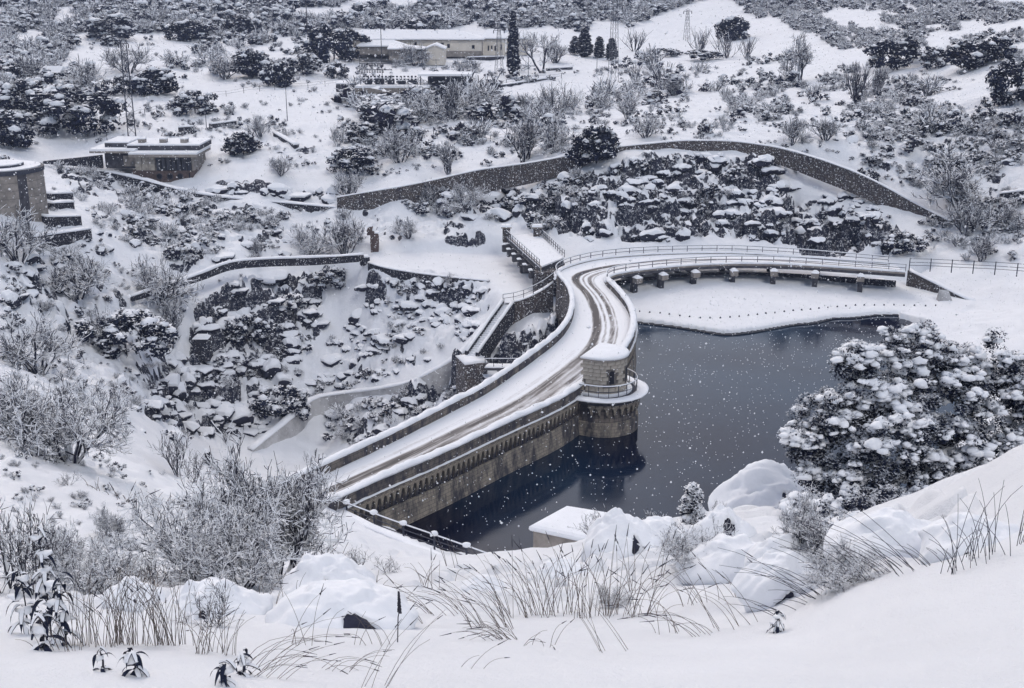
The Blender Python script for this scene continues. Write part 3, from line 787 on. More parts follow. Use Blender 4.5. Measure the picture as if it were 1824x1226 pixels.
# the inside lines of the parapets
tt, nn_ = frames(La); La_i = La + nn_ * 0.40; tt, nn_ = frames(Ra); Ra_i = Ra - nn_ * 0.40
NDD = len(La)
tw = np.linspace(0, 1, NW)
GX = La_i[:, 0][:, None] * (1 - tw) + Ra_i[:, 0][:, None] * tw; GY = La_i[:, 1][:, None] * (1 - tw) + Ra_i[:, 1][:, None] * tw
cl = (La_i + Ra_i) / 2; sl = path_len(cl)[:, None] + 0 * tw; wid = np.linalg.norm(Ra_i - La_i, axis=1)[:, None]
frac = np.linspace(0, 1, NDD)[:, None]
tc = np.interp(frac.ravel(), [0, .25, .42, .55, .66, .75, 1], [.47, .50, .50, .37, .36, .44, .5])[:, None]
dist = (tw[None] - tc) * wid
fine = fbm(sl * 0.16, tw[None] * wid * 9 + 0 * sl, 5, 3)
med = fbm(sl * 0.5, tw[None] * wid * 2.5 + 0 * sl, 8, 4)
def band(c, w): return np.exp(-((dist - c) / w) ** 4)
near = sstep(0.5, 0.3, frac)
trk = band(0.0, 0.40) * (0.60 + 0.4 * sstep(.25, .5, frac)) + band(1.55, 0.24) * 0.50 + band(0.85, 0.12) * 0.35 + band(2.0, .1) * .3
trk = trk * (1 - .35 * near) + near * (band(0.75, 1.0) * 0.30 + band(-1.0, 0.25) * 0.10)
trk = trk * (1 - 0.6 * sstep(.70, .80, frac)) 
trk = np.clip(trk * (0.05 + 1.7 * fine) * (0.35 + 1.2 * med), 0, 1)
edge = np.minimum(tw[None] * wid, (1 - tw[None]) * wid)
GZ = 0.05 + 0.09 * sstep(0.9, 0.1, edge) * (0.6 + 0.8 * med) - 0.035 * trk + 0.03 * (fine - 0.5)
Vd = np.stack([GX, GY, GZ], -1).reshape(-1, 3); idn = np.arange(NDD * NW).reshape(NDD, NW)
Fd = np.stack([idn[:-1, :-1], idn[:-1, 1:], idn[1:, 1:], idn[1:, :-1]], -1).reshape(-1, 4)
def road_mat():
    m, nt, b = newmat('snowy_road')
    a = N(nt, 'ShaderNodeAttribute'); a.attribute_name = 'track'
    c = ramp(nt, math_(nt, 'ADD', a.outputs['Fac'], math_(nt, 'MULTIPLY', math_(nt, 'SUBTRACT', noise_of(nt, 3.5, 5, 0.7), 0.5), 0.16)), [(0.04, SNOWC), (0.20, (0.50, 0.49, 0.50)), (0.42, (0.22, 0.205, 0.20)), (0.7, (0.10, 0.092, 0.09))])
    nt.links.new(c, b.inputs['Base Color']); b.inputs['Roughness'].default_value = 0.7; b.inputs['Specular IOR Level'].default_value = 0.2
    bump(nt, b, noise_of(nt, 6, 5, 0.7), 0.4, 0.04)
    return m
M['road'] = road_mat()
me = mesh('road', Vd, Fd, M['road'], smooth=True)
att = me.attributes.new('track', 'FLOAT', 'POINT'); att.data.foreach_set('value', trk.ravel().astype(np.float32))
tag(link('snowy_road', me), kind='structure')
# body of the dam under the road
core = MB(); tq, nq = frames(Ld)
rel(sweep(Ld, [(0.3, -0.6), (4.6, -0.6), (4.6, -0.02), (0.3, -0.02)]).build('deck_core', M['dark_concrete']), dam)

# ---------------------------------------------------------------- curved bridge over the weir
Lb = catmull(Ls[LB::6], 130); Rb = catmull(Rs[RB::6], 130)
br = thing('curved_bridge', 'long curved road bridge on stubby piers above the snowy weir apron', 'bridge', (*Rb[0], 0))
sec = []
V = []; k = 0
for i in range(len(Lb)):
    a, b_ = Lb[i], Rb[i]
    V += [(a[0], a[1], -0.3), (b_[0], b_[1], -0.3), (b_[0], b_[1], 0.02), (a[0], a[1], 0.02)]
Fc = [(i * 4 + j, i * 4 + (j + 1) % 4, (i + 1) * 4 + (j + 1) % 4, (i + 1) * 4 + j) for i in range(len(Lb) - 1) for j in range(4)]
rel(MB().add(V, Fc).build('deck', M['dark_concrete']), br)
rel(sweep(Rb, [(-0.42, 0.03), (0.06, 0.03), (0.06, 0.26), (-0.42, 0.26)]).build('kerb', M['concrete']), br)
rel(sweep(Lb, [(-0.06, 0.03), (0.42, 0.03), (0.42, 0.26), (-0.06, 0.26)]).build('kerb', M['concrete']), br)
rel(snow_cap(Rb, -0.42, 0.06, 0.26, 0.16, 21).build('kerb_snow', M['snow'], smooth=True), br)
rel(snow_cap(Lb, -0.06, 0.42, 0.26, 0.16, 22).build('kerb_snow', M['snow'], smooth=True), br)
def railing(parent, path, z, h=0.95, step=1.7, rails=(0.45, 0.92), r=0.03, mat='galv', snow=True, postr=0.035, off=0.0, end=True):
    """path in world plan coordinates (optionally with its own z); posts are separate parts"""
    p = npy(path); L_ = path_len(p)[-1]; n_ = max(1, int(round(L_ / step)))
    pm = MB().box((0, 0, h / 2), (postr * 2, postr * 2, h)).me('post', M[mat])
    ox, oy, oz = parent.location
    for i in range(n_ + (1 if end else 0)):
        q, t, nr = along(p, L_ * i / n_)
        zz = z if p.shape[1] < 3 else q[2]
        link('post', pm, parent, (q[0] + nr[0] * off - ox, q[1] + nr[1] * off - oy, zz - oz), math.atan2(t[1], t[0]))
    t, nr = frames(p)
    zz = np.full(len(p), z) if p.shape[1] < 3 else p[:, 2]
    for rz_ in rails:
        rel(sweep(p, [(off - r, rz_ - r), (off + r, rz_ - r), (off + r, rz_ + r), (off - r, rz_ + r)], zs=zz).build('rail', M[mat]), parent)
    if snow:
        rel(sweep(p, [(off - r * 1.6, rails[-1] + r), (off + r * 1.6, rails[-1] + r), (off, rails[-1] + r + 0.07)], zs=zz).build('rail_snow', M['snow']), parent)
rn = thing('railing', 'thin grey railing along the lake side of the curved bridge', 'railing', (*Rb[0], 0.28))
railing(rn, Rb, 0.28, 0.85, 1.75, (0.42, 0.80), off=-0.12)
rn = thing('railing', 'thin grey railing along the cliff side of the curved bridge', 'railing', (*Lb[0], 0.28))
railing(rn, Lb, 0.28, 0.85, 1.75, (0.42, 0.80), off=0.12)
# piers
pxs = [1129, 1176, 1235, 1303, 1377, 1453, 1535]
beam = MB().box((0, 0, -0.52), (0.5, 7.0, 0.43)).me('cross_beam', M['dark_concrete'])
colm = MB().box((0, 0, -2.6), (0.55, 0.66, 3.72)).me('column', M['dark_concrete'])
hd = MB().box((0, 0, -0.62), (0.78, 0.78, 0.56)).me('pier_head', M['concrete'])
sc_m = MB().add([(-.45, -.45, 0), (.45, -.45, 0), (.45, .45, 0), (-.45, .45, 0), (-.14, -.15, .26), (.14, -.15, .26), (.14, .2, .26), (-.14, .2, .26)], [(0, 1, 5, 4), (1, 2, 6, 5), (2, 3, 7, 6), (3, 0, 4, 7), (4, 5, 6, 7)]).me('pier_snow', M['snow'])
for px_ in pxs:
    j = int(np.argmin([abs(proj(p[0], p[1], 0)[0] - px_) for p in Rb])); t, nr = frames(Rb)
    q = Rb[j]; a = math.atan2(nr[j][1], nr[j][0]) + math.pi / 2
    def off(o): return (q[0] + nr[j][0] * o - br.location.x, q[1] + nr[j][1] * o - br.location.y, 0)
    link('cross_beam', beam, br, off(-2.6), a)
    link('column', colm, br, off(0.1), a); link('column', colm, br, off(-4.6), a)
    link('pier_head', hd, br, off(0.75), a)
    o = off(0.75); link('pier_snow', sc_m, br, (o[0], o[1], -0.337), a)
j0 = 6
wr = sweep(Rb[j0:-3], [(-3.2, -5.0), (-2.6, -5.0), (-2.6, -1.38), (-3.2, -1.5)]).build('weir_sill', M['darkwall']); uv_box(wr)
tag(wr, 'low dark weir sill running beneath the curved bridge between its piers', 'weir')

# dark stubs poking out of the apron snow in a row
stub = MB().add([(-.10, -.08, -.05), (.12, -.06, -.05), (.08, .09, -.05), (-.09, .07, -.05), (-.05, -.03, .13), (.06, -.03, .12), (.04, .05, .14)], [(0, 1, 5, 4), (1, 2, 6, 5), (2, 3, 6), (3, 0, 4, 6), (4, 5, 6)]).me('stub', M['iron'])
stub_line = catmull([at(x, y, -2.5)[:2] for x, y in [(1140, 556), (1190, 561), (1240, 567), (1290, 568), (1340, 563), (1400, 557), (1460, 551), (1530, 546), (1600, 545), (1680, 548)]], 200)
Ls_ = path_len(stub_line)[-1]; k = 0
while k * 1.05 < Ls_:
    q, t, nr = along(stub_line, k * 1.05)
    o = link('float_stub', stub, None, (q[0] + random.uniform(-.05, .05), q[1] + random.uniform(-.05, .05), float(gz(q[0], q[1])) + 0.02), random.uniform(0, 6))
    tag(o, 'tiny dark stub in the apron snow, ' + ordw(k + 1) + ' from the left in the dotted row', 'stub', 'dotted row of stubs along the apron edge'); k += 1

# ---------------------------------------------------------------- valve tower
DIR = along(Rd, s_t)[1]; DIR = DIR / np.linalg.norm(DIR); NRM = np.array([DIR[1], -DIR[0]])
tw_ = thing('valve_tower', 'half-round stone tower house with snowy roof beside the road on the dam', 'tower', (TC[0], TC[1], 0))
def dshape(r, back, n_=28, a0=-90, a1=90):
    """D plan: arc towards the lake, straight back towards the road; local coordinates"""
    pts = [TC * 0 - DIR * r - NRM * back]
    for k in range(n_ + 1):
        a = R(a0 + (a1 - a0) * k / n_); pts.append(NRM * r * math.cos(a) + DIR * r * math.sin(a))
    pts.append(DIR * r - NRM * back)
    return [tuple(p) for p in pts]
uv_box(MB().prism(dshape(2.78, 1.25), -7.0, -1.9).build('plinth', M['tanstone'], tw_))
uv_box(MB().prism(dshape(2.58, 1.25), -1.9, -0.45).build('base_wall', M['parapet'], tw_))
MB().prism(dshape(2.86, 1.0), -0.45, 0.04).build('balcony_floor', M['dark_concrete'], tw_)
ring = [np.array(p) for p in dshape(2.74, 0.9)]
snow_cap([p for p in catmull(ring, 90)], -0.12, 0.75, 0.05, 0.13, 31, 0.04, 0.05).build('balcony_snow', M['snow'], tw_, smooth=True)
MB().prism(dshape(2.25, 1.0), 0.03, 0.16).build('balcony_snow', M['snow'], tw_)
ARCH2 = arch_mesh('corbel_arch', 0.56, 0.95, 0.3); ARCH2.uv_layers.new(name='UVMap')
for k in range(15):
    a = R(-86 + 172 * k / 14); d = NRM * math.cos(a) + DIR * math.sin(a)
    p = d * 2.57
    link('corbel_arch', ARCH2, tw_, (p[0], p[1], -0.452), math.atan2(d[1], d[0]) - math.pi / 2)
# house: core wall and blocks laid in courses
HR, HB = 1.78, 0.95
core_pts = dshape(HR - 0.03, HB - 0.03)
MB().prism(core_pts, 0.0, 2.72).build('wall_core', M['joint'], tw_)
outline = [np.array(p) for p in dshape(HR, HB)] + [np.array(dshape(HR, HB)[0])]
seg = np.array(outline); sl_ = path_len(seg); tot = sl_[-1]
blk = {}
nb = 22
# windows: arc positions
def at_s(s_):
    s_ = s_ % tot
    p = np.array([np.interp(s_, sl_, seg[:, k]) for k in (0, 1)]); q = np.array([np.interp(min(s_ + .02, tot), sl_, seg[:, k]) for k in (0, 1)]); p0 = np.array([np.interp(max(s_ - .02, 0), sl_, seg[:, k]) for k in (0, 1)])
    t = (q - p0); t /= np.linalg.norm(t); return p, t
# arc length of the directions that face the camera
def s_dir(deg):                                       # angle of the outward direction measured from the NRM axis
    return HB + HR * (R(deg) + math.pi / 2)
wins = [s_dir(-48), s_dir(4), s_dir(50)]
rngb = random.Random(5)
widths = [0.42, 0.5, 0.58]
blkm = [MB().box((0, 0, 0), (w - 0.025, 0.09, 0.275)).me('stone_block', M['blocks']) for w in widths]
for row in range(9):
    z = 0.17 + row * 0.3; s_ = (row % 2) * 0.22
    while s_ < tot - 0.15:
        i = rngb.randrange(3); w = widths[i]
        cs = s_ + w / 2
        if not any(abs(cs - w_) < 0.22 + w / 2 - 0.06 and 0.75 < z < 2.15 for w_ in wins):
            p, t = at_s(cs)
            link('stone_block', blkm[i], tw_, (p[0], p[1], z), math.atan2(t[1], t[0]))
        s_ += w
for w_ in wins:
    p, t = at_s(w_); a = math.atan2(t[1], t[0])
    f = MB().box((0, 0, 0), (0.56, 0.10, 1.25)).build('window', M['joint'], tw_, (p[0], p[1], 1.45), a)
    MB().prism([(-.19, -.06), (.19, -.06), (.19, .075), (-.19, .075)], -0.50, 0.38).build('pane', M['black'], f)
    arc = [(0.19 * math.cos(R(x_)), 0.38 + 0.16 * math.sin(R(x_))) for x_ in range(0, 181, 30)]
    n_ = len(arc); MB().add([(x_, -.075, z_) for x_, z_ in arc] + [(x_, .075, z_) for x_, z_ in arc], [tuple(range(n_)), tuple(range(n_, 2 * n_))[::-1]] + [(i, (i + 1) % n_, n_ + (i + 1) % n_, n_ + i) for i in range(n_)]).build('arch_pane', M['black'], f)
    MB().box((0, 0, -0.55), (0.5, 0.2, 0.09)).build('sill', M['tanstone'], f)
MB().prism(dshape(HR + 0.12, HB + 0.1), 2.72, 2.86).build('cornice', M['concrete'], tw_)
# snow roof: D-shaped dome
rp = dshape(HR + 0.17, HB + 0.15, 24); cxy = np.mean(rp, axis=0)
V = []; nrp = len(rp); rings = [(1.0, 2.86), (1.03, 2.97), (0.97, 3.08), (0.8, 3.15), (0.5, 3.22), (0.2, 3.27), (0.02, 3.28)]
for sc_k, z in rings:
    for p in rp: V.append((cxy[0] + (p[0] - cxy[0]) * sc_k, cxy[1] + (p[1] - cxy[1]) * sc_k, z))
Fr = [(i * nrp + j, i * nrp + (j + 1) % nrp, (i + 1) * nrp + (j + 1) % nrp, (i + 1) * nrp + j) for i in range(len(rings) - 1) for j in range(nrp)] + [tuple(range((len(rings) - 1) * nrp, len(rings) * nrp)), tuple(range(nrp))[::-1]]
MB().add(V, Fr).build('snowy_roof', M['snow'], tw_, smooth=True)
rg = thing('railing', 'curved iron railing around the balcony of the stone tower', 'railing', (TC[0], TC[1], 0.06))
rp_ = np.array(dshape(2.62, 0.9)) + TC
railing(rg, catmull(rp_, 60), 0.06, 1.0, 0.75, (0.5, 0.96), 0.022, 'iron', True, 0.022)

# ---------------------------------------------------------------- generic walls
def stone_wall(label, pts, thick=0.5, mat='rubble', cap=0.16, n_=None, cat='wall', name='stone_wall', bury=1.2, capw=0.06):
    """pts: (px, py of the top edge, z of the top, height) read left to right"""
    P3 = [(*at(x, y, z), h) for x, y, z, h in pts]
    L_ = sum(math.dist(P3[i][:2], P3[i + 1][:2]) for i in range(len(P3) - 1))
    c = catmull(P3, n_ or max(8, int(L_ / 0.9)))
    pl = c[:, :2]; zt = c[:, 2]; hh = c[:, 3]
    t = thing(name, label, cat, (c[0, 0], c[0, 1], zt[0] - hh[0]))
    jit = 0.06 * (fbm(path_len(pl) * 0.8, pl[:, 0] * 0 + 3, 4, 2) - 0.5)
    o = sweep(pl, lambda i: [(-thick, -hh[i] - bury), (0.05 * hh[i], -hh[i] - bury), (0, jit[i]), (-thick, jit[i])], zs=zt).build('wall', M[mat])
    uv_box(o); rel(o, t)
    o = snow_cap(np.column_stack([pl, zt]), -thick, 0, 0.0, cap, int(abs(c[0, 0]) * 10) % 97, capw).build('snow_cap', M['snow'], smooth=True); rel(o, t)
    return t
stone_wall('long brown stone retaining wall sweeping above the rocky cliff to the right', [(1030, 274, 8.7, 1.0), (1070, 265, 9.2, .9), (1110, 261, 9.4, .9), (1160, 256, 9.8, .8), (1220, 251, 10.1, .6), (1300, 252, 10.1, .6), (1360, 259, 9.8, .8), (1400, 267, 9.4, 1.0), (1460, 284, 8.6, 1.4), (1530, 310, 7.2, 1.5), (1580, 335, 5.7, 1.4), (1640, 368, 3.9, 1.2), (1692, 394, 2.7, 0.8)], 0.55)
stone_wall('brown stone retaining wall left of the cliff, rising towards the dark tree', [(600, 352, 2.0, 1.6), (640, 345, 2.6, 1.9), (740, 328, 4.0, 2.3), (850, 304, 5.8, 2.0), (940, 291, 7.2, 1.6), (1028, 275, 8.6, 1.1)], 0.55)
stone_wall('low dark wall below the control building, topped by a thick snow path', [(70, 301, 3.9, 1.6), (165, 303, 3.6, 2.0), (250, 320, 2.9, 2.0), (326, 340, 1.9, 1.2), (400, 352, 1.3, 0.9), (500, 361, 0.9, .9), (608, 371, 0.5, .8)], 1.0, 'darkwall', 0.22)
stone_wall('stone wall above the left ravine ending at the ruined brick pillar', [(235, 528, -4.4, .3), (300, 507, -3.7, .4), (360, 487, -2.9, .5), (410, 468, -2.2, .6), (470, 462, -2.0, .6), (560, 459, -1.9, .6), (648, 454, -1.8, .5)], 0.6, 'darkwall', 0.22, bury=.35)
stone_wall('lip wall where the flat snowy spillway channel drops to the rocks', [(655, 468, -2.85, .3), (690, 478, -2.85, .4), (760, 489, -2.85, .4), (870, 501, -2.85, .6)], 0.4, 'darkwall', 0.12, cat='wall')
# frosted curved guide wall
gw = [(905, 545, -5.0, 1.2), (868, 582, -6.4, 1.8), (840, 616, -7.9, 2.4), (800, 646, -9.5, 2.8), (740, 677, -11.9, 3.2), (690, 691, -13.7, 4.4), (640, 698, -15.2, 5.0), (600, 703, -16.0, 6.0), (560, 712, -16.6, 6), (520, 746, -17.4, 4.6), (490, 770, -18.2, 3.5), (450, 802, -19.2, 2.5)]
stone_wall('curved frosted concrete guide wall dividing the rock slope from the dam foot', gw[::-1], 0.8, 'frosted', 0.3, name='guide_wall', capw=0.1)

# wing wall, stairway and masonry block on the downstream side
stone_wall('brick wing wall curving down from the dam to the stair landing', [(896, 541, -2.6, 2.4), (920, 537, -2.3, 2.8), (945, 528, -1.9, 3.2), (968, 516, -1.3, 3.6), (986, 503, -0.5, 4.0)], 0.5, 'rubble', 0.12)
st = thing('stairway', 'straight stone stairway between two low walls descending beside the wing wall', 'stairway', at(905, 542, -2.6))
a = npy(at(905, 540, -2.5)); b_ = npy(at(840, 632, -6.0)); dv = b_ - a; side = np.array([-dv[1], dv[0], 0]); side /= np.linalg.norm(side)
ns_ = 24
stepm = None
ang = math.atan2(dv[1], dv[0])
run = math.hypot(dv[0], dv[1]) / ns_
stepm = MB().box((0, 0, -0.6), (run + 0.02, 0.9, 1.2)).add([], []).me('step', M['snow'])
for k in range(ns_):
    p = a + dv * (k + 0.5) / ns_
    link('step', stepm, st, (p[0] - st.location.x, p[1] - st.location.y, p[2] - 0.1 - st.location.z), ang)
for sgn in (-1, 1):
    q0 = a + side * 0.62 * sgn; q1 = b_ + side * 0.62 * sgn
    pth = np.array([q0 + (q1 - q0) * u for u in np.linspace(0, 1, 8)])
    rel(uv_box(sweep(pth, [(-.16, -1.8), (.16, -1.8), (.16, .32), (-.16, .32)]).build('side_wall', M['darkwall'])), st)
    rel(snow_cap(pth, -.16, .16, .32, .14, 40 + sgn, 0.04).build('side_wall_snow', M['snow'], smooth=True), st)
rl = thing('railing', 'iron railing along the top of the brick wing wall', 'railing', at(896, 540, -2.5))
railing(rl, catmull([at(x, y, z) for x, y, z in [(896, 539, -2.5), (920, 535, -2.2), (945, 526, -1.8), (968, 514, -1.2), (986, 501, -0.4)]], 20), 0, 0.9, 1.1, (0.45, .88), 0.02, 'iron', True, .025)
mbk = thing('masonry_platform', 'stepped stone platform with snowy ledges below the stairway', 'platform', at(850, 700, -9.5))
c0 = npy(at(850, 640, -6.2))
for (w, d, h, ox, oz, oy, mt) in ((2.4, 3.0, 5.0, -0.6, -2.6, 0.3, 'rubble'), (1.6, 2.0, 3.6, 1.2, -3.3, -.2, 'darkwall'), (1.0, 1.2, 2.6, -1.2, -4.6, -1.5, 'rubble'), (1.3, 1.0, 2.0, 0.4, -5.4, -1.9, 'rubble')):
    o = MB().box((c0[0] + ox, c0[1] + oy, c0[2] + oz), (w, d, h), 0.35).build('block', M[mt]); uv_box(o); rel(o, mbk)
    ca, sa = math.cos(.35), math.sin(.35); zt = c0[2] + oz + h / 2
    pth = np.array([[c0[0] + ox - ca * w / 2, c0[1] + oy - sa * w / 2, 0], [c0[0] + ox, c0[1] + oy, 0], [c0[0] + ox + ca * w / 2, c0[1] + oy + sa * w / 2, 0]])
    rel(snow_cap(pth, -d / 2, d / 2, zt, .2, 51, .05).build('ledge_snow', M['snow'], smooth=True), mbk)
wk = thing('walkway', 'narrow snowy walkway with a hand wheel between platform and dam', 'walkway', at(900, 655, -6.4))
w0 = npy(at(868, 652, -6.2)); w1 = npy(at(945, 652, -5.6))
pth = np.array([w0 + (w1 - w0) * u for u in np.linspace(0, 1, 6)])
rel(sweep(pth, [(-.6, -.3), (.6, -.3), (.6, 0), (-.6, 0)]).build('slab', M['dark_concrete']), wk)
rel(snow_cap(pth, -.6, .6, 0.003, .16, 55).build('slab_snow', M['snow'], smooth=True), wk)
V = MB(); V.tube([(0.3 * math.cos(R(x)), 0, 0.3 * math.sin(R(x))) for x in range(0, 361, 30)], 0.035, 5)
wc = npy(at(922, 645, -5.2)); rel(V.build('hand_wheel', M['iron'], None, tuple(wc)), wk)
rel(MB().box((wc[0], wc[1] + .1, wc[2] - .45), (.1, .1, 1.0)).build('wheel_stand', M['iron']), wk)
rl = thing('railing', 'iron railing along the narrow walkway beside the dam', 'railing', tuple(w0))
railing(rl, pth, 0, .9, .9, (.45, .88), .02, 'iron', True, .025, off=.5)

# ---------------------------------------------------------------- small bridge over the channel
sb = thing('small_bridge', 'short straight snowy side bridge joining the curved road at the bend', 'bridge', at(903, 424, 0))
A1, A2 = npy(at(903, 424, 0))[:2], npy(at(962, 478, 0))[:2]; B1, B2 = npy(at(956, 416, 0))[:2], npy(at(1004, 461, 0))[:2]
dk = MB(); dk.prism([tuple(A1), tuple(B1), tuple(B2), tuple(A2)][::-1], -0.45, 0.0); rel(dk.build('deck', M['dark_concrete']), sb)
dk = MB(); dk.prism([tuple(A1), tuple(B1), tuple(B2), tuple(A2)][::-1], 0.003, 0.16); rel(dk.build('deck_snow', M['snow']), sb)
ed = lambda p, q: np.array([p + (q - p) * u for u in np.linspace(0, 1, 8)])
rel(sweep(ed(A1, A2), [(-.16, -.5), (-.003, -.5), (-.003, .22), (-.16, .22)]).build('edge_beam', M['concrete']), sb)
rl = thing('railing', 'close-set railing on the left edge of the short side bridge', 'railing', (*A1, 0.16)); railing(rl, ed(A1, A2), .16, .85, 1.15, (.42, .82), .022, 'iron', True, .03, off=.08)
rl = thing('railing', 'close-set railing on the right edge of the short side bridge', 'railing', (*B1, 0.16)); railing(rl, ed(B1, B2), .16, .85, 1.15, (.42, .82), .022, 'iron', True, .03, off=-.08)
dv = (A2 - A1) / np.linalg.norm(A2 - A1); sd_ = np.array([-dv[1], dv[0]]); ba = math.atan2(dv[1], dv[0]); Lsb = np.linalg.norm(A2 - A1)
stubm = MB().box((0, 0, -0.95), (.55, .9, .9)).me('beam_end', M['dark_concrete']); stubs = MB().box((0, 0, -.42), (.6, .5, .14), taper=.7).me('beam_snow', M['snow'])
bm_ = MB().box((0, 0, -.75), (.5, 4.0, .5)).me('cross_beam', M['dark_concrete'])
for k in range(6):
    p = A1 + dv * (Lsb * (k + .5) / 6.0); out = -sd_ if proj(*(p - sd_), -1)[0] < proj(*p, -1)[0] else sd_
    q = p + out * .45
    rel(link('beam_end', stubm, None, (q[0], q[1], 0), ba), sb); q2 = p + out * .75; rel(link('beam_snow', stubs, None, (q2[0], q2[1], -.0), ba), sb)
    q = p - out * 1.9; rel(link('cross_beam', bm_, None, (q[0], q[1], 0), ba), sb)
for k in (2.3, 4.6):
    p = A1 + dv * (Lsb * k / 6.0) - out * 1.8; rel(MB().box((p[0], p[1], -2.9), (.7, 3.2, 3.8), ba).build('pier', M['dark_concrete']), sb)
p = A2 - dv * .5 - out * 1.4; o = MB().box((p[0], p[1], -2.6), (1.6, 3.6, 4.3), ba).build('abutment', M['rubble']); uv_box(o); rel(o, sb)
for px_, lab in ((902, 'left'), (957, 'right')):
    b0 = npy(at(px_, 424, 0)); b0[1] += .5
    t = thing('gate_pillar', lab + ' snow-capped stone pillar at the far end of the short side bridge', 'pillar', (b0[0], b0[1], -.6))
    uv_box(MB().box((0, 0, .9), (.95, .95, 1.8)).build('shaft', M['rubble'], t)); MB().box((0, 0, 1.88), (1.3, 1.2, .16)).build('capstone', M['concrete'], t)
    MB().box((0, 0, 2.06), (1.34, 1.24, .22), taper=.8).build('snow_cap', M['snow'], t)

# ---------------------------------------------------------------- right abutment, fence
ab = thing('wing_wall', 'sloping dark stone wing wall at the right end of the curved bridge', 'wall', at(1618, 520, -2.6))
p0 = npy(at(1617, 481, -.3)); p1 = npy(at(1737, 541, -2.35))
pth = np.array([p0 + (p1 - p0) * u for u in np.linspace(0, 1, 10)])
o = sweep(pth, lambda i: [(-.6, -4 + (-.3 - pth[i, 2])), (0.1, -4 + (-.3 - pth[i, 2])), (0, 0), (-.6, 0)]).build('wall', M['rubble']); uv_box(o); rel(o, ab)
rel(snow_cap(pth, -.6, 0, 0, .16, 61, .05).build('snow_cap', M['snow'], smooth=True), ab)
q = npy(at(1680, 541, -2.6)); rel(MB().add([(q[0] - .7, q[1] - .5, -2.8), (q[0] + 1.0, q[1] - .6, -2.8), (q[0] + .5, q[1] + .2, -1.2), (q[0] - .5, q[1] + .2, -1.1), (q[0] - .7, q[1] + .6, -2.8), (q[0] + 1.0, q[1] + .6, -2.8)], [(0, 1, 2, 3), (1, 5, 2), (0, 3, 4)]).build('leaning_slab', M['frosted']), ab)
fn = thing('fence', 'dark post-and-rail fence on the snowy bank right of the curved bridge', 'fence', at(1620, 485, .1))
fp = catmull([at(x, y, z) for x, y, z in [(1619, 483, .0), (1655, 484, .1), (1693, 486, .2), (1732, 488, .3), (1770, 490, .4), (1812, 493, .5), (1850, 496, .6)]], 30)
railing(fn, fp, 0, 1.45, 2.3, (.65, .98, 1.38), .022, 'iron', False, .05)

# ---------------------------------------------------------------- ruined brick pillar
bx, by, bz = hit(668, 447)
t = thing('brick_pillar', 'ruined brick pillar standing alone above the spillway channel', 'pillar', (bx, by, bz))
pb = MB().box((0, 0, .11), (.5, .5, .2)).me('brick_course', M['brick'])
for k in range(12): link('brick_course', pb, t, (.0 + .02 * math.sin(k * 3), 0, k * .215 - .3), .05 * math.sin(k * 7)).scale = (2.0 if k < 11 else 1.5, 1.7, 1)
for k in range(5): link('brick_course', pb, t, (-.55 + .1 * math.sin(k * 2), .1, 2.0 + k * .215), .05 * math.sin(k * 5)).scale = (1.6 - .15 * k, 1.4, 1)
MB().box((.35, 0, 2.35), (.7, .8, .16), taper=.7).build('snow_cap', M['snow'], t); MB().box((-.55, .1, 3.17), (.55, .6, .14), taper=.7).build('snow_cap', M['snow'], t)
bx, by, bz = hit(650, 470)
t = thing('stone_block', 'squat snow-topped block at the end of the ravine wall', 'block', (bx, by, bz)); uv_box(MB().box((0, 0, .3), (1.1, 1, 1.1), .3).build('block', M['darkwall'], t)); MB().box((0, 0, .92), (1.15, 1.05, .2), .3, taper=.75).build('snow_cap', M['snow'], t)
# ---------------------------------------------------------------- round tank, terraces, control building
TX, TY, TRr = -59.6, 137.5, 4.6
tk = thing('water_tank', 'round pale concrete tank with dark stain cropped by the left edge', 'tank', (TX, TY, 3.0))
MB().prism([(TRr * math.cos(R(a)), TRr * math.sin(R(a))) for a in range(0, 360, 6)], -1.0, 6.1).build('wall', M['concrete'], tk)
for k in range(6): MB().prism([((TRr + .012) * math.cos(R(a)), (TRr + .012) * math.sin(R(a))) for a in range(0, 360, 6)], .7 + k * .9, .74 + k * .9).build('joint_line', M['joint'], tk)
MB().prism([((TRr + .12) * math.cos(R(a)), (TRr + .12) * math.sin(R(a))) for a in range(0, 360, 6)], 6.103, 6.6).build('rim', M['iron'], tk)
MB().prism([((TRr - .25) * math.cos(R(a)), (TRr - .25) * math.sin(R(a))) for a in range(0, 360, 6)], 6.603, 6.72).build('roof_snow', M['snow'], tk)
MB().prism([((TRr * .55) * math.cos(R(a)), (TRr * .55) * math.sin(R(a))) for a in range(0, 360, 10)], 6.723, 6.95).build('hatch', M['iron'], tk)
MB().prism([((TRr * .53) * math.cos(R(a)), (TRr * .53) * math.sin(R(a))) for a in range(0, 360, 10)], 6.953, 7.08).build('hatch_snow', M['snow'], tk)
V = MB()
a0, a1 = R(-47), R(-33)
V.prism([((TRr + .03) * math.cos(a0 + (a1 - a0) * k / 6), (TRr + .03) * math.sin(a0 + (a1 - a0) * k / 6)) for k in range(7)] + [((TRr - .3) * math.cos(a1 - (a1 - a0) * k / 6), (TRr - .3) * math.sin(a1 - (a1 - a0) * k / 6)) for k in range(7)], -1, 6.1).build('overflow_strip', M['dark_concrete'], tk)

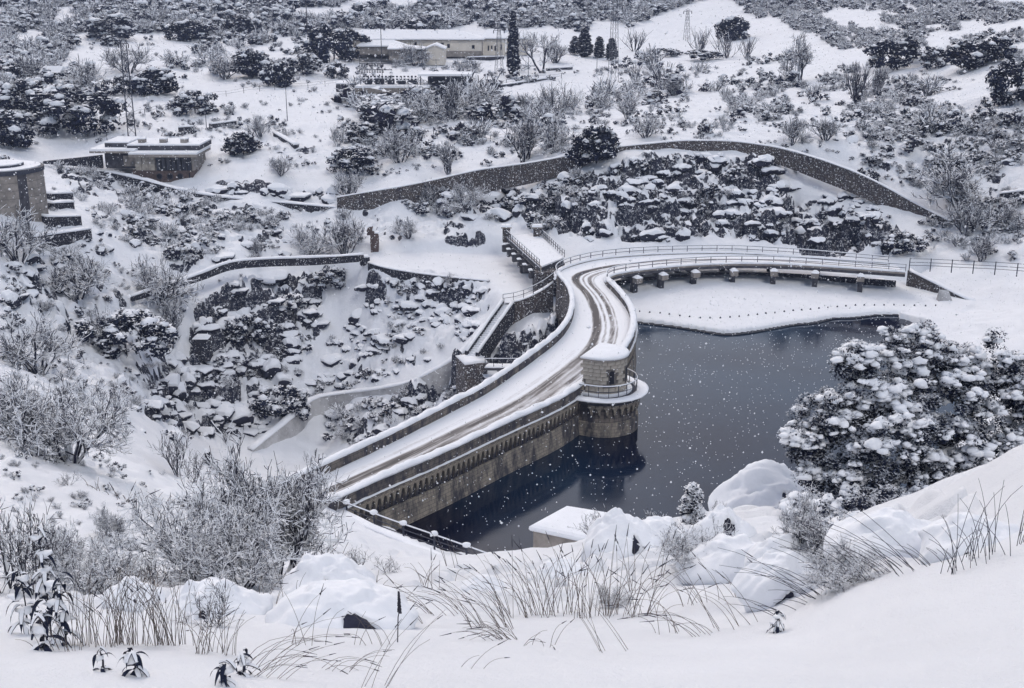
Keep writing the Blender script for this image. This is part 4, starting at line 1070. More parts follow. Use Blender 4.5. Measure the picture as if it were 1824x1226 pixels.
def wall_px(label, xl, yl, xr, yr, hpx, mat='darkwall', cap=.22, depth=1.2, lift=0):
    """low wall facing the camera whose foot runs between two photo points on the ground"""
    a = npy(hit(xl, yl)); b = npy(hit(xr, yr))
    hgt = hpx * np.linalg.norm([a[0], a[1], CAMZ - a[2]]) / FPX
    k = 8; pth = np.array([a + (b - a) * u for u in np.linspace(0, 1, k)])
    t = thing('stone_wall', label, 'wall', tuple(a))
    zt = pth[:, 2] + hgt + lift
    o = uv_box(sweep(pth[:, :2], lambda i: [(-depth, -hgt - 1.5), (.1, -hgt - 1.5), (0, 0), (-depth, 0)], zs=zt).build('wall', M[mat])); rel(o, t)
    o = snow_cap(np.column_stack([pth[:, :2], zt]), -depth, 0, 0, cap, int(xl) % 50, .12).build('snow_cap', M['snow'], smooth=True); rel(o, t)
    return t
wall_px('topmost of the four dark terrace steps beside the round tank', 93, 357, 131, 356, 11)
wall_px('second from top of the dark terrace steps beside the round tank', 93, 375, 133, 373, 12)
wall_px('third from top of the dark terrace steps beside the round tank', 85, 404, 146, 402, 16)
wall_px('lowest and widest dark terrace step below the round tank', 62, 442, 164, 425, 17)

# control building: a frontal block with a brick basement
BY = 173.0
def fx(px, py=305, y=BY): return atd(px, py, y)
cb = thing('control_building', 'low modern concrete control building with dark strip windows and round portholes', 'building', fx(260, 331))
ox, oy, oz = cb.location
def bxp(parent, name, x0, x1, y0, y1, d0, d1, mat, y=BY, uv=False, root=cb):
    """box seen between photo x0..x1, y0..y1 (top, bottom); depth d0..d1 behind plane y"""
    a = atd(x0, y0, y); b = atd(x1, y1, y)
    o = MB().box(((a[0] + b[0]) / 2, y + (d0 + d1) / 2, (a[2] + b[2]) / 2), (b[0] - a[0], d1 - d0, a[2] - b[2])).build(name, M[mat])
    if uv: uv_box(o)
    rel(o, root)
    if parent is not root: o.parent = parent; o.location = o.location - parent.location
    return o
bs = MB()
lo, hi = 0.96, 1.0
pts = [(236, 304), (346, 304), (340, 336), (300, 336), (250, 328), (236, 318)]
P_ = [atd(x, y, BY + .05) for x, y in pts]
n_ = len(P_); bs.add([(p[0], p[1], p[2]) for p in P_] + [(p[0], p[1] + 6, p[2]) for p in P_], [tuple(range(n_))[::-1], tuple(range(n_, 2 * n_))] + [(i, (i + 1) % n_, n_ + (i + 1) % n_, n_ + i) for i in range(n_)])
o = bs.build('basement', M['brick']); rel(o, cb)
bxp(cb, 'upper_wall', 240, 346, 279, 304, 0, 7, 'concrete')
for k in range(3):
    bxp(cb, 'wall_panel', 241 + k * 12, 252 + k * 12, 280.5, 291.5, -.06, 0, 'blocks'); bxp(cb, 'wall_panel', 241 + k * 12, 252 + k * 12, 292.5, 303.5, -.06, 0, 'blocks')
bxp(cb, 'window_recess', 277, 342, 280, 304, -.05, .0, 'black')
for k in range(7):
    f = bxp(cb, 'window', 278 + k * 9.2, 285.6 + k * 9.2, 281.5, 303, -.1, -.053, 'glass')
for k in range(8): bxp(cb, 'mullion', 276.4 + k * 9.2, 278 + k * 9.2, 280.5, 304, -.22, -.053, 'dark_concrete')
bxp(cb, 'roof_slab', 232, 353, 274, 279, -.9, 7.5, 'concrete'); bxp(cb, 'roof_snow', 231.5, 353.5, 270.5, 274, -.9, 7.5, 'snow')
bxp(cb, 'side_wing', 180, 239, 276, 303, 1.5, 7, 'dark_concrete'); bxp(cb, 'wing_panel', 214, 237, 280, 299, 1.35, 1.497, 'concrete'); bxp(cb, 'wing_roof', 158, 240, 270, 273.5, .2, 7, 'concrete'); bxp(cb, 'wing_roof_snow', 157, 240, 266.5, 270, .2, 7, 'snow')
bxp(cb, 'upper_parapet', 176, 220, 259, 266.4, 2.5, 9, 'dark_concrete'); bxp(cb, 'upper_parapet', 220, 350, 262, 270.4, 1.5, 9, 'dark_concrete')
bxp(cb, 'parapet_snow', 175, 220, 256.5, 259, 2.5, 9, 'snow'); bxp(cb, 'parapet_snow', 220, 351, 259.5, 262, 1.5, 9, 'snow')
for x in (240, 279, 317):
    v = bxp(cb, 'roof_vent', x - 6, x + 6, 253, 259.4, 3, 4.2, 'concrete'); bxp(cb, 'vent_snow', x - 6.5, x + 6.5, 251, 253, 3, 4.2, 'snow')
for x in (284, 303, 321):
    a = atd(x, 314.5, BY)
    ringm = MB(); ringm.tube([(.42 * math.cos(R(q)), 0, .42 * math.sin(R(q))) for q in range(0, 361, 30)], .06, 5)
    f = ringm.build('porthole', M['dark_concrete'], None, (a[0], a[1] + .0, a[2])); rel(f, cb)
    nn = 14; MB().add([(.40 * math.cos(2 * math.pi * i / nn), .0, .40 * math.sin(2 * math.pi * i / nn)) for i in range(nn)] + [(.40 * math.cos(2 * math.pi * i / nn), .045, .40 * math.sin(2 * math.pi * i / nn)) for i in range(nn)], [tuple(range(nn))[::-1], tuple(range(nn, 2 * nn))] + [(i, (i + 1) % nn, nn + (i + 1) % nn, nn + i) for i in range(nn)]).build('pane', M['black'], f)
bxp(cb, 'slot', 336, 339, 308, 319, -.01, .1, 'black')
# wedge wall rising to the building from the left
P_ = [atd(x, y, BY + 1.2) for x, y in [(76, 288), (130, 282.5), (180, 277), (182, 300), (76, 292)]]
n_ = 5; wq = MB().add(P_ + [(p[0], p[1] + .7, p[2]) for p in P_], [tuple(range(n_))[::-1], tuple(range(n_, 2 * n_))] + [(i, (i + 1) % n_, n_ + (i + 1) % n_, n_ + i) for i in range(n_)]).build('stone_wall', M['darkwall'])
uv_box(wq); tag(wq, 'dark wedge-shaped wall rising to the left side of the control building', 'wall')

# ---------------------------------------------------------------- villa on the terrace
VY = 296.0
def house(label, x0, x1, ybase, yeave, yridge, rx0, rx1, depth, wins=(), y=VY, plinth=None, mat='plaster', wsz=(5, 7), cat='building', hipl=True):
    a = atd(x0, ybase, y); b = atd(x1, yeave, y); t = thing('house', label, cat, (a[0], y, a[2]))
    root = t
    def B(name, x0, x1, y0, y1, d0, d1, m, par=None):
        p = atd(x0, y0, y); q = atd(x1, y1, y)
        o = MB().box(((p[0] + q[0]) / 2, y + (d0 + d1) / 2, (p[2] + q[2]) / 2), (q[0] - p[0], d1 - d0, p[2] - q[2])).build(name, M[m]); rel(o, root)
        if par: o.parent = par; o.location = o.location - par.location
        return o
    B('wall', x0, x1, yeave, ybase + 3, 0, depth, mat)
    if plinth: B('plinth', x0 - .3, x1 + .3, plinth, ybase + 3.2, -.1, .0 - .003, 'concrete')
    e = 0.5
    z1 = b[2]; zr = z1 + (yeave - yridge) * y / FPX * 1.0
    xl, xr = a[0] - e, b[0] + e; rl, rr = atd(rx0, yeave, y)[0], atd(rx1, yeave, y)[0]
    for nm, dz, m_, gr in (('roof', 0.0, 'dark_concrete', 0), ('roof_snow', 0.12, 'snow', .12)):
        V = [(xl - gr, y - e - gr, z1 + dz), (xr + gr, y - e - gr, z1 + dz), (xr + gr, y + depth + e, z1 + dz), (xl - gr, y + depth + e, z1 + dz), (rl, y + depth / 2, zr + dz), (rr, y + depth / 2, zr + dz)]
        V += [(v[0], v[1], z1 + dz + .28) for v in V[:4]] + [(v[0], v[1], v[2] + .28) for v in V[4:6]]
        F_ = [(3, 2, 1, 0), (0, 1, 7, 6), (1, 2, 8, 7), (2, 3, 9, 8), (3, 0, 6, 9), (6, 7, 11, 10), (7, 8, 11), (8, 9, 10, 11), (9, 6, 10)]
        rel(MB().add(V, F_).build(nm, M[m_]), root)
    for (wx, wy) in wins:
        f = B('window', wx - wsz[0] / 2, wx + wsz[0] / 2, wy - wsz[1] / 2, wy + wsz[1] / 2, -.08, -.003, 'dark_concrete'); B('pane', wx - wsz[0] / 2 + .7, wx + wsz[0] / 2 - .7, wy - wsz[1] / 2 + .8, wy + wsz[1] / 2 - .8, -.13, -.083, 'black', f)
    return t, B
t, B = house('long low pale house with a hipped snowy roof behind the substation', 628, 858, 98, 72, 58, 640, 812, 11, [(788, 80), (799, 82), (843, 84), (740, 79), (720, 79)], plinth=91)
for x in (684.5, 742, 774.5): o = MB().box((atd(x, 60, VY + 5)[0], VY + 5, atd(x, 53, VY + 5)[2]), (.35, .35, 2.6)).build('flue_pipe', M['iron']); rel(o, t)
house('smaller pale house with hipped snowy roof, right of the long house', 860, 900, 96, 70, 57, 868, 892, 9, [(870, 86), (876, 86), (882, 86), (893, 84)], VY + 4, wsz=(2.6, 9))
house('narrow house end with snowy roof half hidden by the tall cypress', 902, 940, 95, 70, 60, 908, 930, 8, [(908, 85)], VY + 7)
house('small shed roof left in front of the long low house', 640, 716, 94, 84, 76, 650, 700, 6, [], VY - 8, mat='concrete')
# gabled house in front
gy = VY - 14
gt = thing('gabled_house', 'pale gabled outbuilding with snowy roof in front of the long house', 'building', atd(758, 113, gy))
def P3(x, y, d=0): p = atd(x, y, gy); return (p[0], gy + d, p[2])
gl = [P3(757, 87), P3(774.5, 80), P3(792, 87), P3(792, 116), P3(757, 116)]
gb = [(p[0], p[1] + 7, p[2]) for p in gl]
rel(MB().add(gl + gb, [(4, 3, 2, 1, 0), (5, 6, 7, 8, 9)] + [(i, (i + 1) % 5, 5 + (i + 1) % 5, 5 + i) for i in range(5)]).build('gable_wall', M['plaster']), gt)
lw_ = [P3(692, 87, 1), P3(757, 87, 1), P3(757, 108, 1), P3(692, 108, 1)]; lb_ = [(p[0], p[1] + 5, p[2]) for p in lw_]
rel(MB().add(lw_ + lb_, [(3, 2, 1, 0), (4, 5, 6, 7), (0, 1, 5, 4), (2, 3, 7, 6), (0, 4, 7, 3), (1, 2, 6, 5)]).build('side_wall', M['concrete']), gt)
rf = [P3(690, 88, -.4), P3(756, 88, -.4), P3(774.5, 80.5, -.4), P3(793.5, 88, -.4), P3(793.5, 86, -.4), P3(774.5, 78, -.4), P3(755, 86, -.4), P3(690, 86, -.4)]
bk = [(p[0], p[1] + 8, p[2] + (.9 if i in (0, 7) else 0)) for i, p in enumerate(rf)]
rel(MB().add(rf + bk, [(0, 1, 2, 3, 4, 5, 6, 7), (15, 14, 13, 12, 11, 10, 9, 8)] + [(i, 8 + i, 8 + (i + 1) % 8, (i + 1) % 8) for i in range(8)]).build('roof_snow', M['snow']), gt)
# tiny hut far left
hy = 232.
hx, hyy, hz = hit(95, 152)
ht = thing('small_hut', 'tiny hut with a snowy gable roof among trees at far left', 'hut', (hx, hyy, hz))
MB().box((0, 1.5, 1.0), (3.6, 3.0, 2.4)).build('wall', M['dark_concrete'], ht)
MB().add([(-2.6, -.3, 2.2), (1.6, -.3, 2.2), (2.4, 3.3, 2.2), (-1.8, 3.3, 2.2), (-2.0, 1.5, 3.4), (1.9, 1.5, 3.4)], [(0, 1, 5, 4), (1, 2, 5), (2, 3, 4, 5), (3, 0, 4), (3, 2, 1, 0)]).build('roof_snow', M['snow'], ht)

# ---------------------------------------------------------------- substation
sx, sy, sz = hit(690, 172)
sy = 222.0
def box_at(root, name, x0, x1, y0, y1, yy, d, m, uv=False):
    p = atd(x0, y0, yy); q = atd(x1, y1, yy)
    o = MB().box(((p[0] + q[0]) / 2, yy + d / 2, (p[2] + q[2]) / 2), (q[0] - p[0], d, p[2] - q[2])).build(name, M[m])
    if uv: uv_box(o)
    rel(o, root); return o
pf = thing('platform', 'walled concrete platform carrying the electrical substation', 'platform', atd(600, 170, sy))
box_at(pf, 'wall', 632, 765, 157, 180, sy, 9, 'concrete'); box_at(pf, 'wall', 598, 634, 150, 168, sy + 6, 6, 'dark_concrete')
box_at(pf, 'snow_cap', 632, 765, 153.5, 157, sy, 9, 'snow'); box_at(pf, 'snow_cap', 598, 634, 148, 150, sy + 6, 6, 'snow')
for k in range(18): box_at(pf, 'rib', 634 + k * 7.2, 636 + k * 7.2, 158, 168, sy - .25, .25, 'concrete')
box_at(pf, 'ledge_snow', 634, 764, 168, 171, sy - .9, .9, 'snow')
sh = thing('transformer_shed', 'flat-roofed dark shed with snow on top, right of the substation', 'shed', atd(750, 165, sy + 3))
box_at(sh, 'wall', 762, 838, 136, 168, sy + 3, 6, 'dark_concrete'); box_at(sh, 'roof_snow', 744, 839, 132.5, 136, sy + 2, 7.5, 'snow'); box_at(sh, 'opening', 766, 792, 138, 151, sy + 2.9, .1, 'black'); box_at(sh, 'side_post', 748, 750, 136, 158, sy + 2.2, .3, 'iron')
gn = thing('switchgear_gantry', 'steel switchgear gantry with rows of insulators above the platform', 'gantry', atd(640, 155, sy + 3))
for x in (641, 680, 698): box_at(gn, 'post', x - .8, x + .8, 72 if x == 680 else 92, 154, sy + 3, .25, 'iron')
for y_ in (113, 124): box_at(gn, 'beam', 640, 698, y_, y_ + 1.2, sy + 3, .3, 'iron')
insm = None
for r_, y_ in enumerate((113, 124.5, 140)):
    for k in range(9 if r_ < 2 else 15):
        x = (645 + k * 4.6) if r_ < 2 else 648 + k * 6.6
        p = atd(x, y_ + 3.6, sy + 2.8)
        if insm is None:
            insm = MB()
            for q in range(3): insm.box((0, 0, -.12 + q * .22), (.34, .34, .12))
            insm = insm.me('insulator', M['reed'])
        o = link('insulator', insm, None, p); rel(o, gn); o.scale = (1, 1, 1 if r_ < 2 else 2.2)
for i, (x0, x1, y0, y1) in enumerate(((650, 662, 143, 153), (668, 684, 141, 153), (690, 702, 143, 153), (708, 722, 144, 153), (727, 740, 143, 154))):
    t = thing('transformer', ['first', 'second', 'third', 'fourth', 'fifth'][i] + ' from left of the dark transformers in the substation row', 'transformer', atd(x0, y1, sy + 4), group='transformers on the substation platform')
    box_at(t, 'tank', x0, x1, y0, y1, sy + 4, 1.4, 'iron'); box_at(t, 'snow_cap', x0 - .5, x1 + .5, y0 - 2, y0, sy + 3.9, 1.6, 'snow'); box_at(t, 'bushing', (x0 + x1) / 2 - 1, (x0 + x1) / 2 + 1, y0 - 8, y0 - 2, sy + 4.4, .3, 'reed')

# ---------------------------------------------------------------- pylons, poles
def pylon(label, px, pyb, pyt, w0, w1=None, arms=((.86, 3.2), (.95, 2.4)), mat='galv', name='lattice_pylon', mpx=None):
    x, y, z = hit(px, pyb) if not mpx else mpx
    h = (pyb - pyt) * math.hypot(y, CAMZ - z) / FPX
    w1 = w1 or w0 * .35
    t = thing(name, label, 'pylon', (x, y, z), .35)
    def W(u): return (w0 + (w1 - w0) * u) / 2
    L_ = MB()
    for sx_, sy_ in ((-1, -1), (1, -1), (1, 1), (-1, 1)):
        MB().tube([(sx_ * W(0), sy_ * W(0), -.5), (sx_ * W(1), sy_ * W(1), h)], .05 if mat == 'galv' else .085, 4).build('leg', M[mat], t)
    br_ = MB(); n_ = max(5, int(h / (w0 * 1.0)))
    for i in range(n_):
        u0, u1 = i / n_, (i + 1) / n_; z0, z1 = h * u0, h * u1
        cs = [(-1, -1), (1, -1), (1, 1), (-1, 1)]
        for k in range(4):
            a, b = cs[k], cs[(k + 1) % 4]
            br_.tube([(a[0] * W(u0), a[1] * W(u0), z0), (b[0] * W(u1), b[1] * W(u1), z1)], .02, 3); br_.tube([(b[0] * W(u0), b[1] * W(u0), z0), (a[0] * W(u1), a[1] * W(u1), z1)], .02, 3)
    br_.build('lattice', M[mat], t)
    for u, l_ in arms:
        a_ = MB(); a_.tube([(-l_ / 2, 0, h * u), (l_ / 2, 0, h * u)], .06, 4); a_.tube([(-l_ / 2, 0, h * u), (0, 0, h * u + .7)], .035, 3); a_.tube([(l_ / 2, 0, h * u), (0, 0, h * u + .7)], .035, 3)
        ar = a_.build('crossarm', M[mat], t)
        for sx_ in (-1, 1): MB().box((sx_ * l_ / 2, 0, h * u - .35), (.14, .14, .6)).build('insulator', M['reed'], ar)
    return t
p = atd(236, 252, 184.); zb = float(gz(p[0], p[1]))
pylon('tall slender lattice mast rising behind the control building', 238, 254, 65, 1.2, .8, ((.97, 1.4),), mat='iron', mpx=(p[0], p[1], max(zb, p[2] - 1.5)))
p = atd(1092, 148, 250.); pylon('tallest lattice pylon, cropped by the top edge beside the small cypresses', 1093, 148, -12, 1.7, .7, ((.80, 3.4), (.92, 3.0)), mpx=hit(1092, 148))
pylon('small lattice pylon just left of the tall cypress by the houses', 889, 134, 56, 1.6, .5, ((.96, 2.4),))
pylon('thin distant lattice pylon on the slope right of the houses', 1223, 72, 22, 1.4, .5, ((.95, 2.4),))
def pole(label, px, pyb, pyt, r=.07, mat='iron', name='pole', arm=0):
    x, y, z = hit(px, pyb); h = (pyb - pyt) * math.hypot(y, CAMZ - z) / FPX
    t = thing(name, label, 'pole', (x, y, z)); MB().tube([(0, 0, -.4), (0, 0, h)], r, 6, r2=r * .6).build('shaft', M[mat], t)
    if arm: MB().tube([(-arm, 0, h * .96), (arm, 0, h * .96)], r * .7, 4).build('crossarm', M[mat], t)
    MB().box((0, 0, h + .03), (r * 2.6, r * 2.6, .08)).build('cap', M[mat], t)
    return t
pole('thin dark pole on open snow left below the substation', 512, 216, 154); pole('short pole left behind the control building roof', 191, 252, 226); pole('slender pole in the snow right of the control building', 368, 230, 193)
pole('utility pole in front of the gabled outbuilding', 777, 125, 108, arm=.8); pole('thin lamp pole right of the tall cypress', 941, 147, 106); pole('tall wooden utility pole among bare trees at the top left', 549, 88, -6, .13, 'bark', arm=1.2); pole('utility pole standing before the long house roof', 680, 110, 50, .12, 'bark', arm=.9)
pole('pole beside the small cypresses under the tall pylon', 1063, 132, 104); pole('pole between the round dark bush and the distant pylon', 1257, 62, 48)

# light fences on the upper slopes
def px_fence(label, pts, step, h=1.1, rails=(.5, 1.0), mat='iron'):
    P_ = [hit(x, y) for x, y in pts]; c = catmull(P_, max(10, len(P_) * 6)); c[:, 2] = gz(c[:, 0], c[:, 1])
    t = thing('wire_fence', label, 'fence', tuple(c[0])); railing(t, c, 0, h, step, rails, .015, mat, False, .035)
px_fence('long wire fence crossing the open snow above the round snowy tree', [(370, 175), (430, 168), (500, 160), (560, 156), (610, 152)], 3.5)
px_fence('pale wire fence across the slope above the brown wall', [(690, 228), (760, 240), (850, 248), (940, 246), (1040, 243)], 3.0)
px_fence('faint wire fence beside the snowy trees left of the control building', [(190, 225), (240, 210), (300, 196)], 3.0)
px_fence('fence line below the cypress terrace running right', [(855, 160), (920, 150), (1000, 140)], 3.0)
# dark snow-topped walls and ledges on the upper slopes
for lab, xl, yl, xr, yr, h_, mt in (
    ('low wall beyond the bare tree right of the tall cypress', 975, 127, 1020, 124, 4, 'darkwall'),
    ('snowy rounded stone wall in front of the pale houses', 832, 108, 898, 106, 5, 'darkwall'),
    ('slanting dark retaining wall above the snow hollow left of the brown wall', 487, 243, 525, 266, 7, 'darkwall'),
    ('short dark wall below the fence at the centre of the upper slope', 826, 253, 866, 254, 4, 'darkwall'),
    ('thin wall on the terrace edge below the tall cypress', 872, 158, 990, 141, 3, 'darkwall'),
    ('dark stone edge at the right border beside bare bushes', 1780, 352, 1824, 348, 6, 'darkwall'),
    ('dark tiled box behind the spur of snow, below the left pole', 318, 236, 345, 234, 8, 'darkwall'),
    ('long dark snow-topped wall of stones below the round dark bush', 376, 230, 422, 224, 8, 'darkwall')):
    wall_px(lab, xl, yl, xr, yr, h_, mt, .2, .7)
# stone steps pillar in the left ravine
for lab, px_, py_, w, h_ in (('rough dry-stone stump standing in the left ravine', 362, 640, 2.0, 2.6), ('small grey marker post with a snow cap beyond the leafless shrub', 370, 828, .55, 1.3)):
    x, y, z = hit(px_, py_); t = thing('stone_post', lab, 'post', (x, y, z))
    for k in range(5): o = MB().box((.06 * math.sin(k * 5), 0, h_ * (k + .4) / 5), (w * (1 - .05 * k), w * .8, h_ / 5 * .92), .2 * math.sin(k * 3)).build('stone', M['darkwall'], t); uv_box(o)
    MB().box((0, 0, h_ + .16), (w * .95, w * .8, .32), taper=.6).build('snow_cap', M['snow'], t)
# ---------------------------------------------------------------- vegetation
def fast_mesh(name, V, F3, mats, mi):
    return mesh(name, np.asarray(V), np.asarray(F3, dtype=np.int32), mats, mi)

def twig_geom(segs, snow_w=1.5, snow_min=0.25, rs=None, snow_p=0.8, lift=1.0):
    """segs: array (n, 8) p0 p1 r0 r1 -> twig prisms (3 sided) and snow strips lying on top"""
    rs = rs or np.random.RandomState(3)
    S = np.asarray(segs); n_ = len(S)
    p0, p1, r0, r1 = S[:, :3], S[:, 3:6], S[:, 6], S[:, 7]
    d = p1 - p0; L = np.linalg.norm(d, axis=1)[:, None] + 1e-9; d = d / L
    up_ = np.tile([0, 0, 1.0], (n_, 1)); u = np.cross(d, up_); bad = np.linalg.norm(u, axis=1) < 1e-3; u[bad] = [1, 0, 0]
    u /= np.linalg.norm(u, axis=1)[:, None]; w = np.cross(u, d)
    Vv = []
    for p, r in ((p0, r0), (p1, r1)):
        for k in range(3):
            a = 2 * math.pi * k / 3 + math.pi / 2
            Vv.append(p + (u * math.cos(a) + w * math.sin(a)) * r[:, None])
    V = np.stack(Vv, 1).reshape(-1, 3)                       # n*6
    b = (np.arange(n_) * 6)[:, None]
    F_ = np.concatenate([b + np.array([[k, (k + 1) % 3, 3 + (k + 1) % 3, 3 + k]]) for k in range(3)])
    # snow: a small roof over the twig (4 verts: left, right, and ridge both ends)
    flat = np.sqrt(np.clip(1 - d[:, 2] ** 2, 0, 1)); keep = (flat > snow_min) & (rs.rand(n_) < snow_p)
    q = np.where(keep)[0]; m_ = len(q)
    wv = (np.maximum(r0, r1)[q] * snow_w)[:, None] + 0.0
    hh = wv * 1.5 * lift; z_ = np.array([0, 0, 1.0])
    A0, A1 = p0[q], p1[q]
    SV = np.stack([A0 - u[q] * wv, A0 + u[q] * wv, A1 + u[q] * wv, A1 - u[q] * wv, A0 + z_ * hh, A1 + z_ * hh], 1).reshape(-1, 3)
    bs = (np.arange(m_) * 6)[:, None]
    SF = np.concatenate([bs + np.array([[0, 3, 5, 4]]), bs + np.array([[1, 4, 5, 2]])]) if m_ else np.zeros((0, 4), int)
    return V, F_, SV, SF

def grow(rs, h, spread, n_stem, depth, up_bias=0.35, child=(3, 5), r0=0.03, ratio=0.62, jit=0.5, lean=0.35, minz=0.05):
    segs = []
    def rec(p, d, L, r, lev):
        n_ = 3 if lev < depth else 2
        for k in range(n_):
            d = d + rs.randn(3) * jit * 0.35 + np.array([0, 0, up_bias * .12]); d /= np.linalg.norm(d)
            q = p + d * L / n_; q[2] = max(q[2], minz)
            r2 = r * (1 - 0.35 / n_)
            segs.append([*p, *q, r, r2]); p, r = q, r2
            if lev < depth:
                for c in range(rs.randint(child[0], child[1]) if k > 0 or lev > 0 else 1):
                    nd = d + rs.randn(3) * jit * 1.5; nd[2] += up_bias; nd /= np.linalg.norm(nd)
                    rec(p.copy(), nd, L * ratio * rs.uniform(.7, 1.1), r * .58, lev + 1)
    for s_ in range(n_stem):
        a = rs.uniform(0, 6.28); rr = rs.uniform(.2, 1) * spread
        d = np.array([math.cos(a) * rr, math.sin(a) * rr, 1.0]); d /= np.linalg.norm(d)
        rec(np.array([math.cos(a) * .12 * rr * h, math.sin(a) * .12 * rr * h, 0.0]), d, h * rs.uniform(.45, .62), r0, 0)
    return np.array(segs)

def bare_variant(name, seed, h=1.0, spread=1.0, n_stem=7, depth=2, r0=0.022, child=(2, 4), up=.35, jit=.5, snow_w=1.4, mat='twig', snow_p=.8, ratio=.62, rmin=0.0035):
    rs = np.random.RandomState(seed)
    S = grow(rs, h, spread, n_stem, depth, up, child, r0, ratio, jit)
    S[:, 6:] = np.maximum(S[:, 6:], rmin)
    k = 1.0 / max(1e-6, np.percentile(S[:, 5], 99.5)); S[:, :6] *= k
    V, F_, SV, SF = twig_geom(S, snow_w, rs=rs, snow_p=snow_p)
    return (mesh(name + '_branches', V, F_, M[mat]), mesh(name + '_snow', SV, SF, M['snow']), len(F_) * 2 + len(SF) * 2)
def ico(sub=1):
    bm = bmesh.new(); bmesh.ops.create_icosphere(bm, subdivisions=sub, radius=1.0)
    V = np.array([v.co[:] for v in bm.verts]); F_ = np.array([[v.index for v in f.verts] for f in bm.faces]); bm.free(); return V, F_
ICO1, ICO2 = ico(1), ico(2)
def leafy_variant(name, seed, n_cl=42, leaves=70, leaf=0.05, shape=(1, 1, .8), snow=0.62, mat='leaf', sub=1, base=0.12, top_only=.1, cl_r=.2, blob_h=.55, cone=0.0, leafsnow=.25):
    """unit bush: clumps of leaf faces, each with a cushion of snow on its upper side; height 1"""
    rs = np.random.RandomState(seed)
    LV, LF, SV, SF = [], [], [], []; nl = ns2 = 0
    IV, IF = (ICO1, ICO2)[sub - 1]
    for c in range(n_cl):
        a = rs.uniform(0, 6.28); t = rs.uniform(-1, 1) ; zz = base + (1 - base) * (0.5 + 0.5 * t) * .86
        rad = math.sqrt(max(0.02, 1 - (max(0, t)) ** 2.2)) * (1 if t > -.3 else 1 - .25 * (-.3 - t)) if cone == 0 else (1 - cone * (zz - base) / (1 - base))
        if cone:
            u_ = (c + rs.rand()) / n_cl; zz = base + (1 - base - cl_r * .8) * u_; rad = min(1, .45 + u_ * 4) * (1 - u_) ** .6
        k = rs.uniform(.45, 1.0) ** .5 * rad
        lump = 1 + .22 * math.sin(a * 3 + seed) + .12 * math.sin(a * 5 + 2 * seed)
        ctr = np.array([math.cos(a) * k * .5 * shape[0] * lump, math.sin(a) * k * .5 * shape[1] * lump, zz * shape[2] / shape[2] * (0.9 + .1 * rs.rand())])
        r = cl_r * rs.uniform(.7, 1.25)
        n_ = leaves
        dv = rs.randn(n_, 3); dv /= np.linalg.norm(dv, axis=1)[:, None]; pos = ctr + dv * (r * rs.uniform(.55, 1.08, n_))[:, None] * np.array([1, 1, .8]); pos[:, 2] = np.maximum(pos[:, 2], .01)
        t1 = rs.randn(n_, 3); t1 /= np.linalg.norm(t1, axis=1)[:, None]; t2 = np.cross(t1, dv); t2 /= np.linalg.norm(t2, axis=1)[:, None] + 1e-9
        s_ = leaf * rs.uniform(.6, 1.3, n_)[:, None]
        q = np.stack([pos - t1 * s_, pos + t2 * s_ * .5, pos + t1 * s_, pos - t2 * s_ * .5], 1).reshape(-1, 3)
        LV.append(q); LF.append((np.arange(n_) * 4)[:, None] + np.arange(4)[None] + nl); nl += n_ * 4
        if rs.rand() < snow:
            sv = IV.copy(); nrm = 1 + .35 * (vnoise(sv[:, 0] * 1.9 + c * 7, sv[:, 1] * 1.9 + sv[:, 2] * 1.3, seed) - .5) * 2
            sv = sv * nrm[:, None] * np.array([r * rs.uniform(.6, .95), r * rs.uniform(.6, .95), r * blob_h]); sv[:, 2] = np.maximum(sv[:, 2], -r * .12)
            SV.append(sv + ctr + np.array([0, 0, r * .55])); SF.append(IF + ns2); ns2 += len(sv)
        # leaves with snow lying on them
        m_ = int(n_ * leafsnow)
        if m_:
            dv = rs.randn(m_, 3); dv[:, 2] = np.abs(dv[:, 2]); dv /= np.linalg.norm(dv, axis=1)[:, None]; pos = ctr + dv * r * 1.08
            s_ = leaf * 1.1 * rs.uniform(.6, 1.3, m_)[:, None]; aa = rs.uniform(0, 6.28, m_); t1 = np.stack([np.cos(aa), np.sin(aa), -dv[:, 2] * .2], 1); t2 = np.stack([-np.sin(aa), np.cos(aa), rs.randn(m_) * .3], 1)
            q = np.stack([pos - t1 * s_, pos + t2 * s_, pos + t1 * s_], 1).reshape(-1, 3)
            SV.append(q); SF.append((np.arange(m_) * 3)[:, None] + np.arange(3)[None] + ns2); ns2 += m_ * 3
    me1 = mesh(name + '_leaves', np.concatenate(LV), np.concatenate(LF), M[mat])
    me2 = mesh(name + '_snow', np.concatenate(SV), np.concatenate(SF), M['snow'], smooth=(sub > 1)) if SV else None
    return me1, me2, nl // 2 + 1
BARE = [bare_variant('bare_bush', 100 + i, spread=s_, n_stem=n_, depth=2, child=c_, up=u_, r0=.020) for i, (s_, n_, c_, u_) in enumerate([(1.1, 10, (3, 5), .3), (.8, 12, (3, 5), .5), (1.4, 11, (3, 5), .2), (1.0, 14, (2, 5), .45), (.6, 9, (3, 5), .8)])]
THIN = [bare_variant('thin_bush', 140 + i, spread=s_, n_stem=n_, depth=1, child=(2, 4), up=.7, r0=.012, jit=.3, snow_p=.6) for i, (s_, n_) in enumerate([(.5, 16), (.35, 22), (.8, 14)])]
TREE = [bare_variant('bare_tree', 160 + i, spread=.35, n_stem=2 + i, depth=3, child=(2, 4), up=.45, r0=.028, jit=.55, rmin=.003) for i in range(3)]
